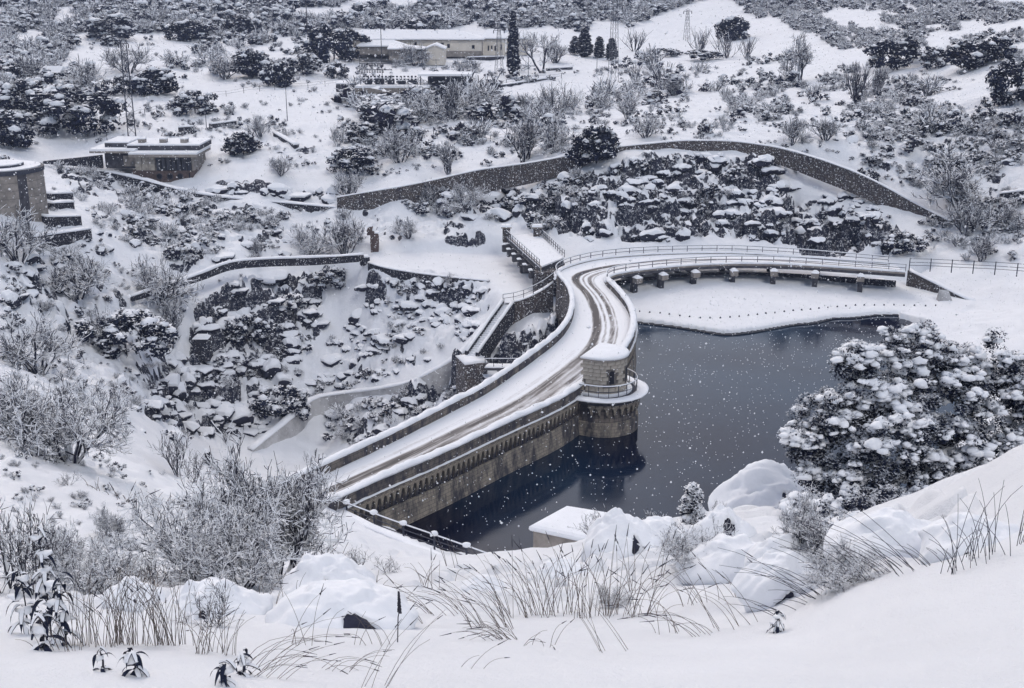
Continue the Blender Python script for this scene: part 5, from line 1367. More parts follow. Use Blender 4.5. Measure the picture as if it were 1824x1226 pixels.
LEAFY = [leafy_variant('leafy_bush', 200 + i, n_cl=n_, shape=s_, snow=.6, cl_r=c_, leaves=60, leaf=.055) for i, (n_, s_, c_) in enumerate([(40, (1.3, 1.2, 1), .17), (55, (1.9, 1.5, 1), .17), (34, (1.1, 1.1, 1), .18), (48, (1.6, 1.6, 1), .16), (44, (1.25, 1.25, 1), .15)])]
LEAFYD = [leafy_variant('dark_bush', 230 + i, n_cl=44, shape=s_, snow=.28, cl_r=.17, leaves=80, leaf=.055, leafsnow=.12) for i, s_ in enumerate([(1.3, 1.2, 1), (1.7, 1.4, 1), (1.05, 1.05, 1)])]
CYP = leafy_variant('cypress', 260, n_cl=190, shape=(.17, .17, 1), snow=.05, cl_r=.04, leaves=90, leaf=.018, cone=.55, base=.08, leafsnow=.10)
CONI = leafy_variant('young_tree', 261, n_cl=90, shape=(.48, .48, 1), snow=.12, cl_r=.10, leaves=80, leaf=.03, cone=.5, base=.15, leafsnow=.12)
SAP = leafy_variant('sapling', 262, n_cl=46, shape=(.5, .5, 1), snow=.75, cl_r=.11, leaves=60, leaf=.03, cone=.5, base=.05, leafsnow=.7)
SCR = [leafy_variant('scrub', 300 + i, n_cl=7, shape=(1.7, 1.5, 1), snow=.7, cl_r=.32, leaves=24, leaf=.15, mat='twig', leafsnow=.5, base=.0) for i in range(6)]
SCRT = [bare_variant('scrub_twigs', 320 + i, spread=s_, n_stem=n_, depth=1, child=(3, 6), up=u_, r0=.018, jit=.6, snow_w=1.9, rmin=.010) for i, (s_, n_, u_) in enumerate([(1.5, 16, .2), (1.2, 20, .35), (1.8, 18, .1), (1.0, 18, .5)])]
SCRD = [leafy_variant('scrub_dark', 310 + i, n_cl=7, shape=(1.8, 1.5, 1), snow=.45, cl_r=.30, leaves=34, leaf=.13, mat='leaf', leafsnow=.3, base=.0) for i in range(4)]
MX = {}
for nm, me1 in [(v[0].name, v) for v in BARE + THIN + TREE + LEAFY + LEAFYD + SCR + SCRD + [CYP, CONI]]: MX[nm] = me1
rv = random.Random(11)
trunk_m = MB().tube([(0, 0, -.05), (.01, .005, .2), (0, .01, .42)], .03, 7, r2=.018).me('trunk', M['bark'])
def plant(label, kind, px, pyb, hpx, wfac=1.0, group=None, cat='bush', name='snowy_bush', var=None, xyz=None, sink=.12, leanpx=0):
    fam = {'bare': BARE, 'thin': THIN, 'tree': TREE, 'leafy': LEAFY, 'dark': LEAFYD, 'cyp': [CYP], 'coni': [CONI], 'sap': [SAP]}[kind]
    x, y, z = xyz or hit(px, pyb)
    h = hpx * math.hypot(y, CAMZ - z, x) / FPX
    v = fam[var if var is not None else rv.randrange(len(fam))]
    t = thing(name, label, cat, (x, y, z - h * sink * .3), rv.uniform(0, 6.28), group)
    s_ = (h * wfac, h * wfac, h)
    link({'bare': 'branches', 'thin': 'branches', 'tree': 'branches'}.get(kind, 'foliage'), v[0], t, sc_=s_)
    if v[1]: link('snow_load', v[1], t, sc_=s_)['kind'] = 'stuff'
    if kind in ('leafy', 'dark', 'cyp', 'coni', 'sap'): link('trunk', trunk_m, t, sc_=(h * .9, h * .9, h))
    return t
exec_plants = [
 # kind, px, base y, height px, width factor, label, category, name
 ('dark', 595, 108, 62, 1.0, 'large dark evergreen tree left of the long low house', 'tree', 'evergreen_tree'),
 ('leafy', 540, 134, 38, 1.0, 'broad snow-laden bush on the open slope left of the substation', 'bush', 'snowy_bush'),
 ('leafy', 600, 140, 30, .9, 'small round snowy shrub just left of the switchgear', 'bush', 'snowy_bush'),
 ('dark', 497, 154, 44, .95, 'dark snowy bush standing alone before the upper wire fence', 'bush', 'snowy_bush'),
 ('dark', 450, 140, 50, 1.05, 'dark snowy evergreen beside the grey thicket at upper left', 'tree', 'evergreen_tree'),
 ('dark', 276, 168, 46, 1.15, 'wide dark bush right of the tall slender mast', 'bush', 'snowy_bush'),
 ('leafy', 218, 168, 34, .9, 'smaller snowy bush left of the tall slender mast', 'bush', 'snowy_bush'),
 ('leafy', 135, 236, 84, 1.15, 'big rounded snow-laden tree on the left slope above the control building', 'tree', 'evergreen_tree'),
 ('leafy', 62, 210, 66, .95, 'pale snow-loaded tree just left of the big rounded tree', 'tree', 'evergreen_tree'),
 ('dark', 20, 262, 60, 1.0, 'dark snowy bush at the left edge above the round tank', 'bush', 'snowy_bush'),
 ('leafy', 348, 202, 42, 1.05, 'round snowy bush in open snow under the upper fence', 'bush', 'snowy_bush'),
 ('dark', 434, 276, 42, 1.1, 'small dark shrub on bare snow right of the control building', 'bush', 'snowy_bush'),
 ('bare', 465, 246, 40, 1.0, 'grey leafless shrub behind the small dark shrub', 'bush', 'leafless_shrub'),
 ('bare', 500, 312, 34, 1.2, 'low frosted shrub in the snow hollow before the brown wall', 'bush', 'leafless_shrub'),
 ('bare', 712, 290, 66, 1.0, 'rounded frosted leafless tree below the substation platform', 'tree', 'leafless_tree'),
 ('bare', 800, 310, 56, 1.0, 'leafless tree leaning over the brown wall', 'tree', 'leafless_tree'),
 ('bare', 930, 290, 84, 1.15, 'wide tangle of leafless branches left of the dark wall-side tree', 'bush', 'leafless_shrub'),
 ('bare', 985, 270, 60, 1.0, 'leafless shrub behind the dark wall-side tree', 'bush', 'leafless_shrub'),
 ('dark', 1063, 292, 70, 1.0, 'dark evergreen tree standing against the middle of the brown wall', 'tree', 'evergreen_tree'),
 ('bare', 990, 206, 60, 1.1, 'snow-dusted leafless tree in mid slope under the cypress terrace', 'tree', 'leafless_tree'),
 ('bare', 930, 206, 40, 1.0, 'small leafless shrub left of the snow-dusted mid-slope tree', 'bush', 'leafless_shrub'),
 ('leafy', 680, 220, 44, 1.4, 'dark undergrowth beneath the left end of the substation platform', 'bush', 'snowy_bush'),
 ('bare', 740, 222, 64, 1.1, 'leafless thicket beneath the middle of the substation platform', 'bush', 'leafless_shrub'),
 ('bare', 800, 214, 72, 1.0, 'leafless thicket in front of the dark flat-roofed shed', 'bush', 'leafless_shrub'),
 ('bare', 850, 206, 60, 1.0, 'leafless thicket right of the dark flat-roofed shed', 'bush', 'leafless_shrub'),
 ('bare', 836, 142, 40, 1.0, 'round leafless bush before the pale house plinth', 'bush', 'leafless_shrub'),
 ('bare', 740, 118, 42, 1.1, 'leafless bush against the gabled outbuilding', 'bush', 'leafless_shrub'),
 ('bare', 600, 262, 40, .6, 'thin upright leafless sapling on snow above the brown wall', 'tree', 'leafless_tree'),
 ('leafy', 645, 252, 36, 1.3, 'snowy shrub cluster left of the rounded frosted tree', 'bush', 'snowy_bush'),
 ('leafy', 625, 306, 46, 1.3, 'snow-caked low shrub above the left end of the brown wall', 'bush', 'snowy_bush'),
 ('bare', 622, 352, 50, 1.0, 'frosted shrub growing where the brown wall begins', 'bush', 'leafless_shrub'),
 ('bare', 765, 372, 50, .8, 'frosted tree hanging in front of the brown wall', 'tree', 'leafless_tree'),
 ('bare', 830, 372, 50, .9, 'frosted bush below the brown wall near the channel', 'bush', 'leafless_shrub'),
 ('cyp', 914, 136, 116, .92, 'tall solitary dark cypress beside the houses', 'tree', 'cypress_tree'),
 ('cyp', 1041, 102, 52, 2.4, 'tallest of the four small cypresses near the pylon', 'tree', 'cypress_tree'),
 ('coni', 1024, 98, 34, 1.2, 'leftmost of the four small cypresses near the pylon', 'tree', 'cypress_tree'),
 ('cyp', 1067, 104, 38, 2.6, 'third small cypress, just left of the tall pylon', 'tree', 'cypress_tree'),
 ('cyp', 1089, 108, 40, 2.6, 'small cypress right behind the legs of the tall pylon', 'tree', 'cypress_tree'),
 ('tree', 965, 130, 74, 1.0, 'bare spreading tree immediately right of the tall cypress', 'tree', 'leafless_tree'),
 ('bare', 990, 112, 40, 1.2, 'leafless hedge between the bare tree and the small cypresses', 'bush', 'leafless_shrub'),
 ('dark', 1307, 72, 42, 1.0, 'round dark bush on the slope right of the distant pylon', 'bush', 'snowy_bush'),
 ('thin', 1130, 92, 40, 1.5, 'grey upright thicket right of the tall pylon', 'bush', 'leafless_shrub'),
 ('leafy', 1185, 102, 16, 2.0, 'left part of the low snowy hedge on the terrace edge', 'hedge', 'snowy_bush'),
 ('leafy', 1250, 106, 18, 2.0, 'right part of the low snowy hedge on the terrace edge', 'hedge', 'snowy_bush'),
 ('thin', 1245, 96, 46, 1.3, 'tall reedy thicket behind the low terrace hedge', 'bush', 'leafless_shrub'),
 ('thin', 1295, 104, 44, 1.4, 'reedy grey thicket under the round dark bush', 'bush', 'leafless_shrub'),
 ('thin', 1330, 104, 40, 1.2, 'reedy thicket left of the forked bare tree', 'bush', 'leafless_shrub'),
 ('tree', 1424, 146, 84, .9, 'bare tree with forked dark trunks on the right slope', 'tree', 'leafless_tree'),
 ('thin', 1180, 160, 50, 1.5, 'tall brush of upright twigs in mid slope right of the pylon', 'bush', 'leafless_shrub'),
 ('thin', 1130, 146, 34, 1.4, 'dark brush at the foot of the tall pylon', 'bush', 'leafless_shrub'),
 ('bare', 1200, 170, 36, 1.2, 'frosted shrub in front of the tall upright brush', 'bush', 'leafless_shrub'),
 ('thin', 1525, 185, 76, 1.0, 'dense dark upright brush on the right slope under the dark trees', 'bush', 'leafless_shrub'),
 ('bare', 1560, 170, 50, 1.1, 'leafless shrub right of the dense upright brush', 'bush', 'leafless_shrub'),
 ('dark', 1598, 122, 54, 1.15, 'darkest rounded tree on the upper right slope', 'tree', 'evergreen_tree'),
 ('leafy', 1666, 122, 36, .9, 'small grey bush between two dark trees on the right slope', 'bush', 'snowy_bush'),
 ('dark', 1722, 124, 48, 1.3, 'broad dark snowy tree second from the right on the slope', 'tree', 'evergreen_tree'),
 ('dark', 1776, 108, 40, 1.0, 'snowy evergreen nestled behind the broad dark tree', 'tree', 'evergreen_tree'),
 ('dark', 1822, 178, 70, .9, 'dark tree cropped by the right edge of the slope', 'tree', 'evergreen_tree'),
 ('bare', 1118, 212, 36, 1.2, 'frosted shrub in the open snow below the tall pylon', 'bush', 'leafless_shrub'),
 ('bare', 1150, 245, 40, 1.2, 'frosted shrub just above the long curving wall', 'bush', 'leafless_shrub'),
 ('bare', 1412, 258, 50, .9, 'frosted shrub beyond the crest of the long curving wall', 'bush', 'leafless_shrub'),
 ('bare', 1470, 250, 40, 1.2, 'low frosted shrub right of the curving wall crest', 'bush', 'leafless_shrub'),
 ('dark', 1540, 336, 36, .8, 'little dark evergreen growing over the curving wall', 'bush', 'snowy_bush'),
 ('tree', 1714, 392, 106, 1.2, 'fan-shaped bare tree at the lower end of the curving wall', 'tree', 'leafless_tree'),
 ('bare', 1720, 418, 60, 1.1, 'dark leafless shrub under the fan-shaped bare tree', 'bush', 'leafless_shrub'),
 ('bare', 1745, 466, 44, 1.4, 'tangled shrub just above the bank fence', 'bush', 'leafless_shrub'),
 ('leafy', 1610, 450, 36, 1.2, 'snow-caked shrub at the right foot of the cliff', 'bush', 'snowy_bush'),
 ('bare', 1790, 410, 40, 1.2, 'leafless shrub near the right edge below the bare tree', 'bush', 'leafless_shrub'),
 ('bare', 35, 470, 92, 1.0, 'frosted tree under the round tank at the left edge', 'tree', 'leafless_tree'),
 ('bare', 140, 530, 72, 1.15, 'frosted round bush between the terrace steps and the path', 'bush', 'leafless_shrub'),
 ('bare', 285, 545, 86, .95, 'tall frosted bush at the left end of the ravine wall', 'bush', 'leafless_shrub'),
 ('leafy', 225, 632, 82, 1.1, 'snow-filled bush in the middle of the left slope', 'bush', 'snowy_bush'),
 ('bare', 305, 620, 88, .75, 'leafless sapling right of the snow-filled bush', 'tree', 'leafless_tree'),
 ('bare', 185, 625, 76, .8, 'leafless shrub left of the snow-filled bush', 'bush', 'leafless_shrub'),
 ('bare', 70, 665, 96, 1.2, 'large frosted bush low on the left slope', 'bush', 'leafless_shrub'),
 ('bare', 84, 558, 20, 1.4, 'tiny frosted shrub above the large frosted bush', 'bush', 'leafless_shrub'),
 ('bare', 460, 458, 30, 1.1, 'single frosted shrub in the snow behind the ravine wall', 'bush', 'leafless_shrub'),
 ('bare', 552, 458, 58, 1.1, 'dense frosted shrub just behind the ravine wall', 'bush', 'leafless_shrub'),
 ('bare', 615, 452, 70, 1.0, 'frosted shrub left of the ruined brick pillar', 'bush', 'leafless_shrub'),
 ('bare', 728, 424, 40, 1.1, 'frosted shrub right of the ruined brick pillar', 'bush', 'leafless_shrub'),
 ('leafy', 440, 610, 54, .8, 'grey shrub clinging to the ravine side', 'bush', 'snowy_bush'),
 ('leafy', 590, 512, 40, 1.1, 'snowy shrub under the end of the ravine wall', 'bush', 'snowy_bush'),
 ('bare', 800, 510, 20, 1.3, 'small frosted shrub near the channel lip', 'bush', 'leafless_shrub'),
 ('bare', 455, 470, 20, 1.3, 'tiny shrub touching the ravine wall', 'bush', 'leafless_shrub'),
 ('leafy', 500, 740, 60, .9, 'frosted shrub on boulders left of the guide wall', 'bush', 'snowy_bush'),
 ('bare', 150, 170, 60, 1.3, 'grey leafless tree beside the tiny hut', 'tree', 'leafless_tree'),
 ('bare', 48, 150, 50, 1.3, 'grey leafless tree at the far upper left', 'tree', 'leafless_tree'),
 ('bare', 400, 140, 40, 1.6, 'grey thicket below the white field at upper left', 'bush', 'leafless_shrub'),
 ('bare', 230, 130, 50, 1.3, 'grey thicket at the foot of the white field by the mast', 'bush', 'leafless_shrub'),
 ('leafy', 200, 70, 42, 1.6, 'dark tree clump left behind the white field', 'tree', 'evergreen_tree'),
 ('dark', 340, 72, 34, 1.6, 'dark tree clump right behind the white field', 'tree', 'evergreen_tree'),
 ('dark', 430, 62, 34, 1.2, 'dark clump of trees above the grey thicket', 'tree', 'evergreen_tree'),
 ('leafy', 200, 82, 18, 1.4, 'small snow-white shrub on the edge of the white field', 'bush', 'snowy_bush'),
 ('leafy', 378, 80, 14, 1.2, 'tiny dark shrub on the right of the white field', 'bush', 'snowy_bush'),
]
for k_, px, pyb, hp, wf, lab, cat, nm in exec_plants:
    plant(lab, k_, px, pyb, hp, wf, None, cat, nm)

# ---- rocks with snow caps
def rock_variant(seed, asp, c0=.05, c1=.45, lift=.20):
    rs = np.random.RandomState(seed); bm = bmesh.new(); bmesh.ops.create_icosphere(bm, subdivisions=4, radius=1.0)
    V = np.array([v.co[:] for v in bm.verts]); F_ = np.array([[v.index for v in f.verts] for f in bm.faces]); bm.free()
    P_ = V.copy()
    for k in range(16):
        n_ = rs.randn(3); n_[2] *= .6; n_ /= np.linalg.norm(n_); d = rs.uniform(.50, .85); t_ = P_ @ n_ - d
        P_ = P_ - np.where(t_ > 0, t_, 0)[:, None] * n_
    P_ *= np.array(asp); fine_ = (vnoise(P_[:, 0] * 6 + seed, P_[:, 1] * 6 + P_[:, 2] * 5, seed) - .5) * .10; P_ *= (1 + fine_)[:, None]
    cap = sstep(c0, c1, V[:, 2] + .22 * (vnoise(V[:, 0] * 3 + seed, V[:, 1] * 3, seed + 2) - .5) * 2)
    Sn = P_ * (0.93 + .10 * cap)[:, None]; Sn[:, 2] += lift * cap * asp[2]
    return mesh('rock', P_, F_, M['rock']), mesh('snow_cap', Sn, F_[cap[F_].max(1) > .02], M['snow'], smooth=True)
ROCKS = [rock_variant(500 + i, a_) for i, a_ in enumerate([(1, .8, .62), (1.2, .8, .5), (.9, .9, .8), (1.4, .9, .5), (1, .7, .95), (1.6, .8, .42)])]
ROCKW = [rock_variant(520 + i, a_, -.35, .15, .30) for i, a_ in enumerate([(1, .8, .55), (1.2, .8, .5), (.9, .9, .6), (1.4, .9, .45), (1, .7, .7), (1.6, .8, .42)])]
def scatter_r(poly, n_, smin, smax, seed):
    return [(a, b, c) for a, b, c, _ in scatter(poly, n_, smin, smax, seed, 0)]

# ---- scrub: the nearest and largest 300 as things, the rest as one mass
def scatter(poly, n_, smin, smax, seed, dark=.4):
    rs = np.random.RandomState(seed); P_ = npy(poly); out = []
    x0, y0 = P_.min(0); x1, y1 = P_.max(0)
    while len(out) < n_:
        c = rs.uniform([x0, y0], [x1, y1], (n_ * 2, 2)); c = c[inpoly(c[:, 0], c[:, 1], poly)]
        cl_ = fbm(c[:, 0] / 60, c[:, 1] / 25, seed, 3); c = c[cl_ > .42 + .1 * rs.rand(len(c))]
        for q in c[:n_ - len(out)]: out.append((q[0], q[1], rs.uniform(smin, smax) * (1 if rs.rand() < .85 else 1.6), rs.rand() < dark))
    return out
S_ = []
S_ += scatter([(0, -5), (1280, -5), (1180, 22), (1100, 60), (960, 50), (640, 48), (560, 60), (380, 60), (130, 60), (110, 110), (0, 150)], 2600, 7, 16, 1, .30)
S_ += scatter([(0, 100), (130, 80), (150, 130), (200, 200), (60, 220), (0, 250)], 260, 10, 26, 2, .45)
S_ += scatter([(1290, -5), (1824, -5), (1824, 130), (1700, 85), (1500, 90), (1440, 60), (1340, 30)], 1700, 4, 9, 3, .25)
S_ += scatter([(1340, 100), (1500, 110), (1824, 190), (1824, 430), (1700, 370), (1560, 300), (1400, 240), (1280, 170)], 900, 4, 11, 4, .08)
S_ += scatter([(1100, 120), (1400, 150), (1420, 240), (1100, 240)], 90, 5, 14, 5, .1)
S_ += scatter([(600, 170), (1080, 170), (1090, 260), (840, 300), (620, 320)], 260, 5, 15, 6, .08)
S_ += scatter([(370, 60), (560, 50), (600, 130), (400, 140), (300, 120)], 100, 8, 22, 7, .3)
S_ += scatter([(160, 200), (420, 190), (560, 180), (560, 240), (420, 240), (300, 250)], 60, 5, 12, 8, .3)
S_ += scatter([(100, 300), (240, 325), (420, 365), (640, 385), (640, 440), (420, 450), (300, 460), (180, 420), (140, 350)], 190, 6, 17, 9, .06)
S_ += scatter([(0, 430), (120, 450), (240, 520), (360, 480), (300, 740), (100, 700), (0, 720)], 90, 6, 16, 10, .06)
S_ += scatter([(240, 720), (420, 600), (580, 500), (560, 640), (440, 790), (300, 780)], 60, 6, 15, 11, .05)
S_ += scatter([(440, 780), (520, 690), (640, 560), (700, 500), (870, 520), (830, 610), (640, 690)], 70, 5, 12, 12, .05)
S_ += scatter([(700, 350), (940, 320), (1050, 300), (1000, 430), (900, 400), (720, 380)], 70, 7, 20, 13, .2)
S_ += scatter([(960, 320), (1200, 275), (1400, 290), (1560, 380), (1640, 440), (1000, 430)], 80, 5, 13, 14, .2)
S_ += scatter([(560, 830), (600, 720), (700, 700), (830, 690), (820, 720)], 50, 10, 20, 15, .3)
S_ += scatter([(1640, 400), (1824, 380), (1824, 470), (1640, 460)], 60, 6, 16, 16, .2)
S_ += scatter([(0, 730), (250, 830), (420, 880), (560, 960), (300, 1010), (0, 960)], 150, 5, 12, 17, .0)
S_ += scatter([(600, 14), (1010, 14), (1010, 56), (600, 56)], 150, 9, 20, 19, .4)
S_ += scatter([(610, 168), (1080, 180), (1060, 250), (900, 262), (640, 232)], 46, 24, 44, 31, .12)
S_ += scatter([(1100, 110), (1824, 190), (1824, 330), (1500, 260), (1120, 240)], 60, 14, 28, 32, .08)
S_ += scatter([(0, 60), (600, 60), (620, 300), (0, 300)], 240, 3, 9, 33, .05)
S_ += scatter([(600, 120), (1824, 120), (1824, 440), (1500, 280), (1100, 245), (620, 330)], 700, 3, 8, 34, .05)
S_ += scatter([(0, 320), (640, 380), (620, 450), (440, 480), (300, 760), (0, 720)], 330, 3, 9, 35, .03)
S_ += scatter([(640, 110), (860, 110), (1000, 130), (1000, 160), (640, 160)], 30, 6, 12, 18, .2)
pts = []
for px, py, hp, dk in S_:
    x, y, z = hit(px, py)
    if y > 605 or not inpoly(np.array([x]), np.array([y]), lake)[0] is np.False_ and False: continue
    dpt = math.hypot(x, y, CAMZ - z); pts.append((x, y, z, hp * dpt / FPX, dk, hp))
pts = [p for p in pts if not (inpoly(np.array([p[0]]), np.array([p[1]]), lake)[0] or inpoly(np.array([p[0]]), np.array([p[1]]), apron)[0])]
pts.sort(key=lambda p: -p[5])
near_, rest = pts[:290], pts[290:]
LMK = [(k_, at(*p) if len(p) == 3 else hit(*p)) for k_, p in [('round water tank', (50, 400)), ('control building', (290, 330)), ('tall slender mast', (238, 252)), ('tiny hut', (95, 152)), ('white field', (280, 95)), ('substation platform', (700, 172)), ('long low house', (740, 100)),
    ('tall cypress', (914, 136)), ('four small cypresses', (1050, 105)), ('tall lattice pylon', (1093, 148)), ('distant thin pylon', (1223, 72)), ('forked bare tree', (1424, 146)), ('darkest rounded tree', (1598, 122)), ('broad dark tree', (1722, 124)), ('dark tree cropped by right edge', (1820, 178)),
    ('fan-shaped bare tree', (1714, 392)), ('curving wall crest', (1260, 262)), ('dark wall-side tree', (1063, 292)), ('short side bridge', (930, 440)), ('ruined brick pillar', (668, 447)), ('ravine wall', (470, 470)), ('terrace steps', (125, 400)), ('big rounded snowy tree', (135, 236)),
    ('frosted tree under the tank', (35, 470)), ('snow-filled left bush', (225, 632)), ('guide wall end', (520, 760)), ('channel lip wall', (760, 495)), ('wide near bush', (125, 822)), ('lone small shrub', (203, 962)), ('marker post', (370, 828)), ('cliff foot', (1300, 430)), ('bank fence', (1740, 470)), ('round slope bush', (1307, 72)), ('dense upright brush', (1525, 185)), ('brown wall', (760, 330)), ('rounded frosted tree', (712, 290)), ('dark stone ledge', (500, 335))]]
LMK = [(k_, p, proj(*p)) for k_, p in LMK]
fam_of = {}
for i_, (x, y, z, h, dk, hp) in enumerate(near_):
    u_, v_ = proj(x, y, z); b_ = min(range(len(LMK)), key=lambda k: math.hypot((LMK[k][2][0] - u_), (LMK[k][2][1] - v_) * 1.6))
    du, dv_ = u_ - LMK[b_][2][0], v_ - LMK[b_][2][1]
    dr_ = ('right of' if du > 0 else 'left of') if abs(du) > abs(dv_) * 1.2 else ('in front of' if dv_ > 0 else 'behind')
    fam_of.setdefault((dk, dr_, b_), []).append((math.hypot(du, dv_), i_))
LBL = {}
for (dk, dr_, b_), L_ in fam_of.items():
    for r_, (_, i_) in enumerate(sorted(L_)):
        LBL[i_] = (('nearest' if r_ == 0 else ordw(r_ + 1) + ' nearest') + (' dark' if dk else ' frosted') + ' low scrub bush ' + dr_ + ' the ' + LMK[b_][0])
for i_, (x, y, z, h, dk, hp) in enumerate(near_):
    fam = SCRD if dk else SCR[:2] + SCRT; v = fam[rv.randrange(len(fam))]
    t = thing('scrub_bush', LBL[i_], 'bush', (x, y, z - h * .08), rv.uniform(0, 6.28), 'low scrub bushes on the snowy slopes')
    link('foliage', v[0], t, sc_=(h, h, h)); link('snow_load', v[1], t, sc_=(h, h, h))['kind'] = 'stuff'
RK = []
RK += scatter_r([(650, 500), (760, 500), (870, 515), (895, 545), (835, 605), (730, 662), (640, 685), (560, 700), (450, 785), (420, 760), (500, 680), (600, 600), (640, 560)], 210, 9, 30, 21)
RK += scatter_r([(250, 730), (330, 620), (360, 540), (450, 490), (560, 490), (575, 600), (520, 660), (440, 790), (300, 780)], 150, 12, 38, 22)
RK += scatter_r([(940, 345), (1060, 305), (1200, 272), (1330, 275), (1470, 312), (1600, 400), (1640, 440), (1300, 432), (1010, 428)], 210, 10, 32, 23)
RK += scatter_r([(720, 372), (780, 345), (950, 335), (960, 400), (800, 385)], 34, 12, 34, 24)
RK += scatter_r([(150, 370), (300, 370), (600, 395), (560, 440), (330, 500), (250, 470), (0, 560), (0, 470)], 70, 10, 30, 25)
RK += scatter_r([(100, 650), (240, 640), (260, 780), (120, 760)], 16, 10, 26, 26)
RK += scatter_r([(380, 325), (600, 345), (600, 362), (380, 342)], 26, 14, 30, 27)
RK += scatter_r([(1340, 180), (1824, 200), (1824, 400), (1600, 320)], 60, 8, 20, 28)
RK += scatter_r([(560, 830), (600, 730), (700, 715), (830, 690), (820, 720), (980, 570), (980, 620)], 40, 12, 30, 29)
rkp = []
for px, py, wp in RK:
    x, y, z = hit(px, py)
    if inpoly(npy([x]), npy([y]), lake)[0] or inpoly(npy([x]), npy([y]), apron)[0] or inpoly(npy([x]), npy([y]), chan)[0] or float(bil(dd, (math.atan2(x, y - OY) - az[0]) / (az[1] - az[0]), np.interp(math.hypot(x, y - OY), rows, np.arange(len(rows))))) < 2.0: continue
    rkp.append((x, y, z, wp * math.hypot(x, y, CAMZ - z) / FPX / 2, False, wp))
rkp.sort(key=lambda p: -p[5]); rk_near, rk_rest = rkp[:290], rkp[290:]
fam_of = {}
for i_, (x, y, z, h, dk, hp) in enumerate(rk_near):
    u_, v_ = proj(x, y, z); b_ = min(range(len(LMK)), key=lambda k: math.hypot((LMK[k][2][0] - u_), (LMK[k][2][1] - v_) * 1.6))
    du, dv_ = u_ - LMK[b_][2][0], v_ - LMK[b_][2][1]
    dr_ = ('right of' if du > 0 else 'left of') if abs(du) > abs(dv_) * 1.2 else ('in front of' if dv_ > 0 else 'behind')
    fam_of.setdefault((dr_, b_), []).append((math.hypot(du, dv_), i_))
for (dr_, b_), L_ in fam_of.items():
    for r_, (_, i_) in enumerate(sorted(L_)):
        x, y, z, h, dk, hp = rk_near[i_]; px_u = proj(x, y, z)[0]; v = (ROCKS if px_u > 930 or rv.random() < .12 else ROCKW)[rv.randrange(6)]
        t = thing('snowy_rock', ('nearest' if r_ == 0 else ordw(min(59, r_ + 1)) + ' nearest') + ' dark snow-capped rock ' + dr_ + ' the ' + LMK[b_][0], 'rock', (x, y, z - h * .12), rv.uniform(-.7, .7) + (math.pi if rv.random() < .5 else 0), 'snow-capped rocks of the slopes')
        link('rock', v[0], t, sc_=(h, h, h)); link('snow_cap', v[1], t, sc_=(h, h, h))
# the remaining scrub: one object, geometry nodes instancing the same bushes
proto = bpy.data.collections.new('scrub_kinds')
for v in SCR[:2] + SCRT + SCRT[:2] + SCRD[:3]:
    a = np.empty(len(v[0].vertices) * 3); v[0].vertices.foreach_get('co', a); b = np.empty(len(v[1].vertices) * 3); v[1].vertices.foreach_get('co', b)
    bm = bmesh.new(); bm.from_mesh(v[0]); 
    for f in bm.faces: f.material_index = 0
    n0 = len(bm.faces); bm.from_mesh(v[1]); bm.faces.ensure_lookup_table()
    for f in bm.faces[n0:]: f.material_index = 1
    mj = bpy.data.meshes.new('scrub_clump'); bm.to_mesh(mj); bm.free(); mj.materials.append(v[0].materials[0]); mj.materials.append(M['snow'])
    o = bpy.data.objects.new('scrub_clump', mj); proto.objects.link(o)
def gn_scatter(name, label, P_, Sz, Rz, coll, mat=None):
    me = bpy.data.meshes.new(name); me.from_pydata([tuple(map(float, p)) for p in P_], [], [])
    a = me.attributes.new('size', 'FLOAT', 'POINT'); a.data.foreach_set('value', npy(Sz).astype(np.float32))
    a = me.attributes.new('turn', 'FLOAT', 'POINT'); a.data.foreach_set('value', npy(Rz).astype(np.float32))
    o = link(name, me); tag(o, label, None, None, 'stuff')
    ng = bpy.data.node_groups.new(name, 'GeometryNodeTree')
    ng.interface.new_socket('Geometry', in_out='INPUT', socket_type='NodeSocketGeometry'); ng.interface.new_socket('Geometry', in_out='OUTPUT', socket_type='NodeSocketGeometry')
    gi = ng.nodes.new('NodeGroupInput'); go = ng.nodes.new('NodeGroupOutput'); ip = ng.nodes.new('GeometryNodeInstanceOnPoints'); ci = ng.nodes.new('GeometryNodeCollectionInfo')
    ci.inputs['Collection'].default_value = coll; ci.inputs['Separate Children'].default_value = True; ci.inputs['Reset Children'].default_value = True
    ip.inputs['Pick Instance'].default_value = True
    s1 = ng.nodes.new('GeometryNodeInputNamedAttribute'); s1.data_type = 'FLOAT'; s1.inputs['Name'].default_value = 'size'
    s2 = ng.nodes.new('GeometryNodeInputNamedAttribute'); s2.data_type = 'FLOAT'; s2.inputs['Name'].default_value = 'turn'
    cx_ = ng.nodes.new('ShaderNodeCombineXYZ'); rnd = ng.nodes.new('FunctionNodeRandomValue'); rnd.data_type = 'INT'
    rnd.inputs[4].default_value = 0; rnd.inputs[5].default_value = max(0, len(coll.objects) - 1)
    L_ = ng.links.new
    L_(gi.outputs[0], ip.inputs['Points']); L_(ci.outputs[0], ip.inputs['Instance']); L_(s1.outputs['Attribute'], ip.inputs['Scale']); L_(s2.outputs['Attribute'], cx_.inputs['Z'])
    L_(cx_.outputs[0], ip.inputs['Rotation']); L_(rnd.outputs[2], ip.inputs['Instance Index']); L_(ip.outputs[0], go.inputs[0])
    md = o.modifiers.new('scatter', 'NODES'); md.node_group = ng
    return o
rr_ = np.random.RandomState(9)
gn_scatter('hillside_scrub', 'countless low snow-dusted scrub bushes covering the far hillside', [(p[0], p[1], p[2] - p[3] * .08) for p in rest], [p[3] for p in rest], rr_.uniform(0, 6.28, len(rest)), proto)

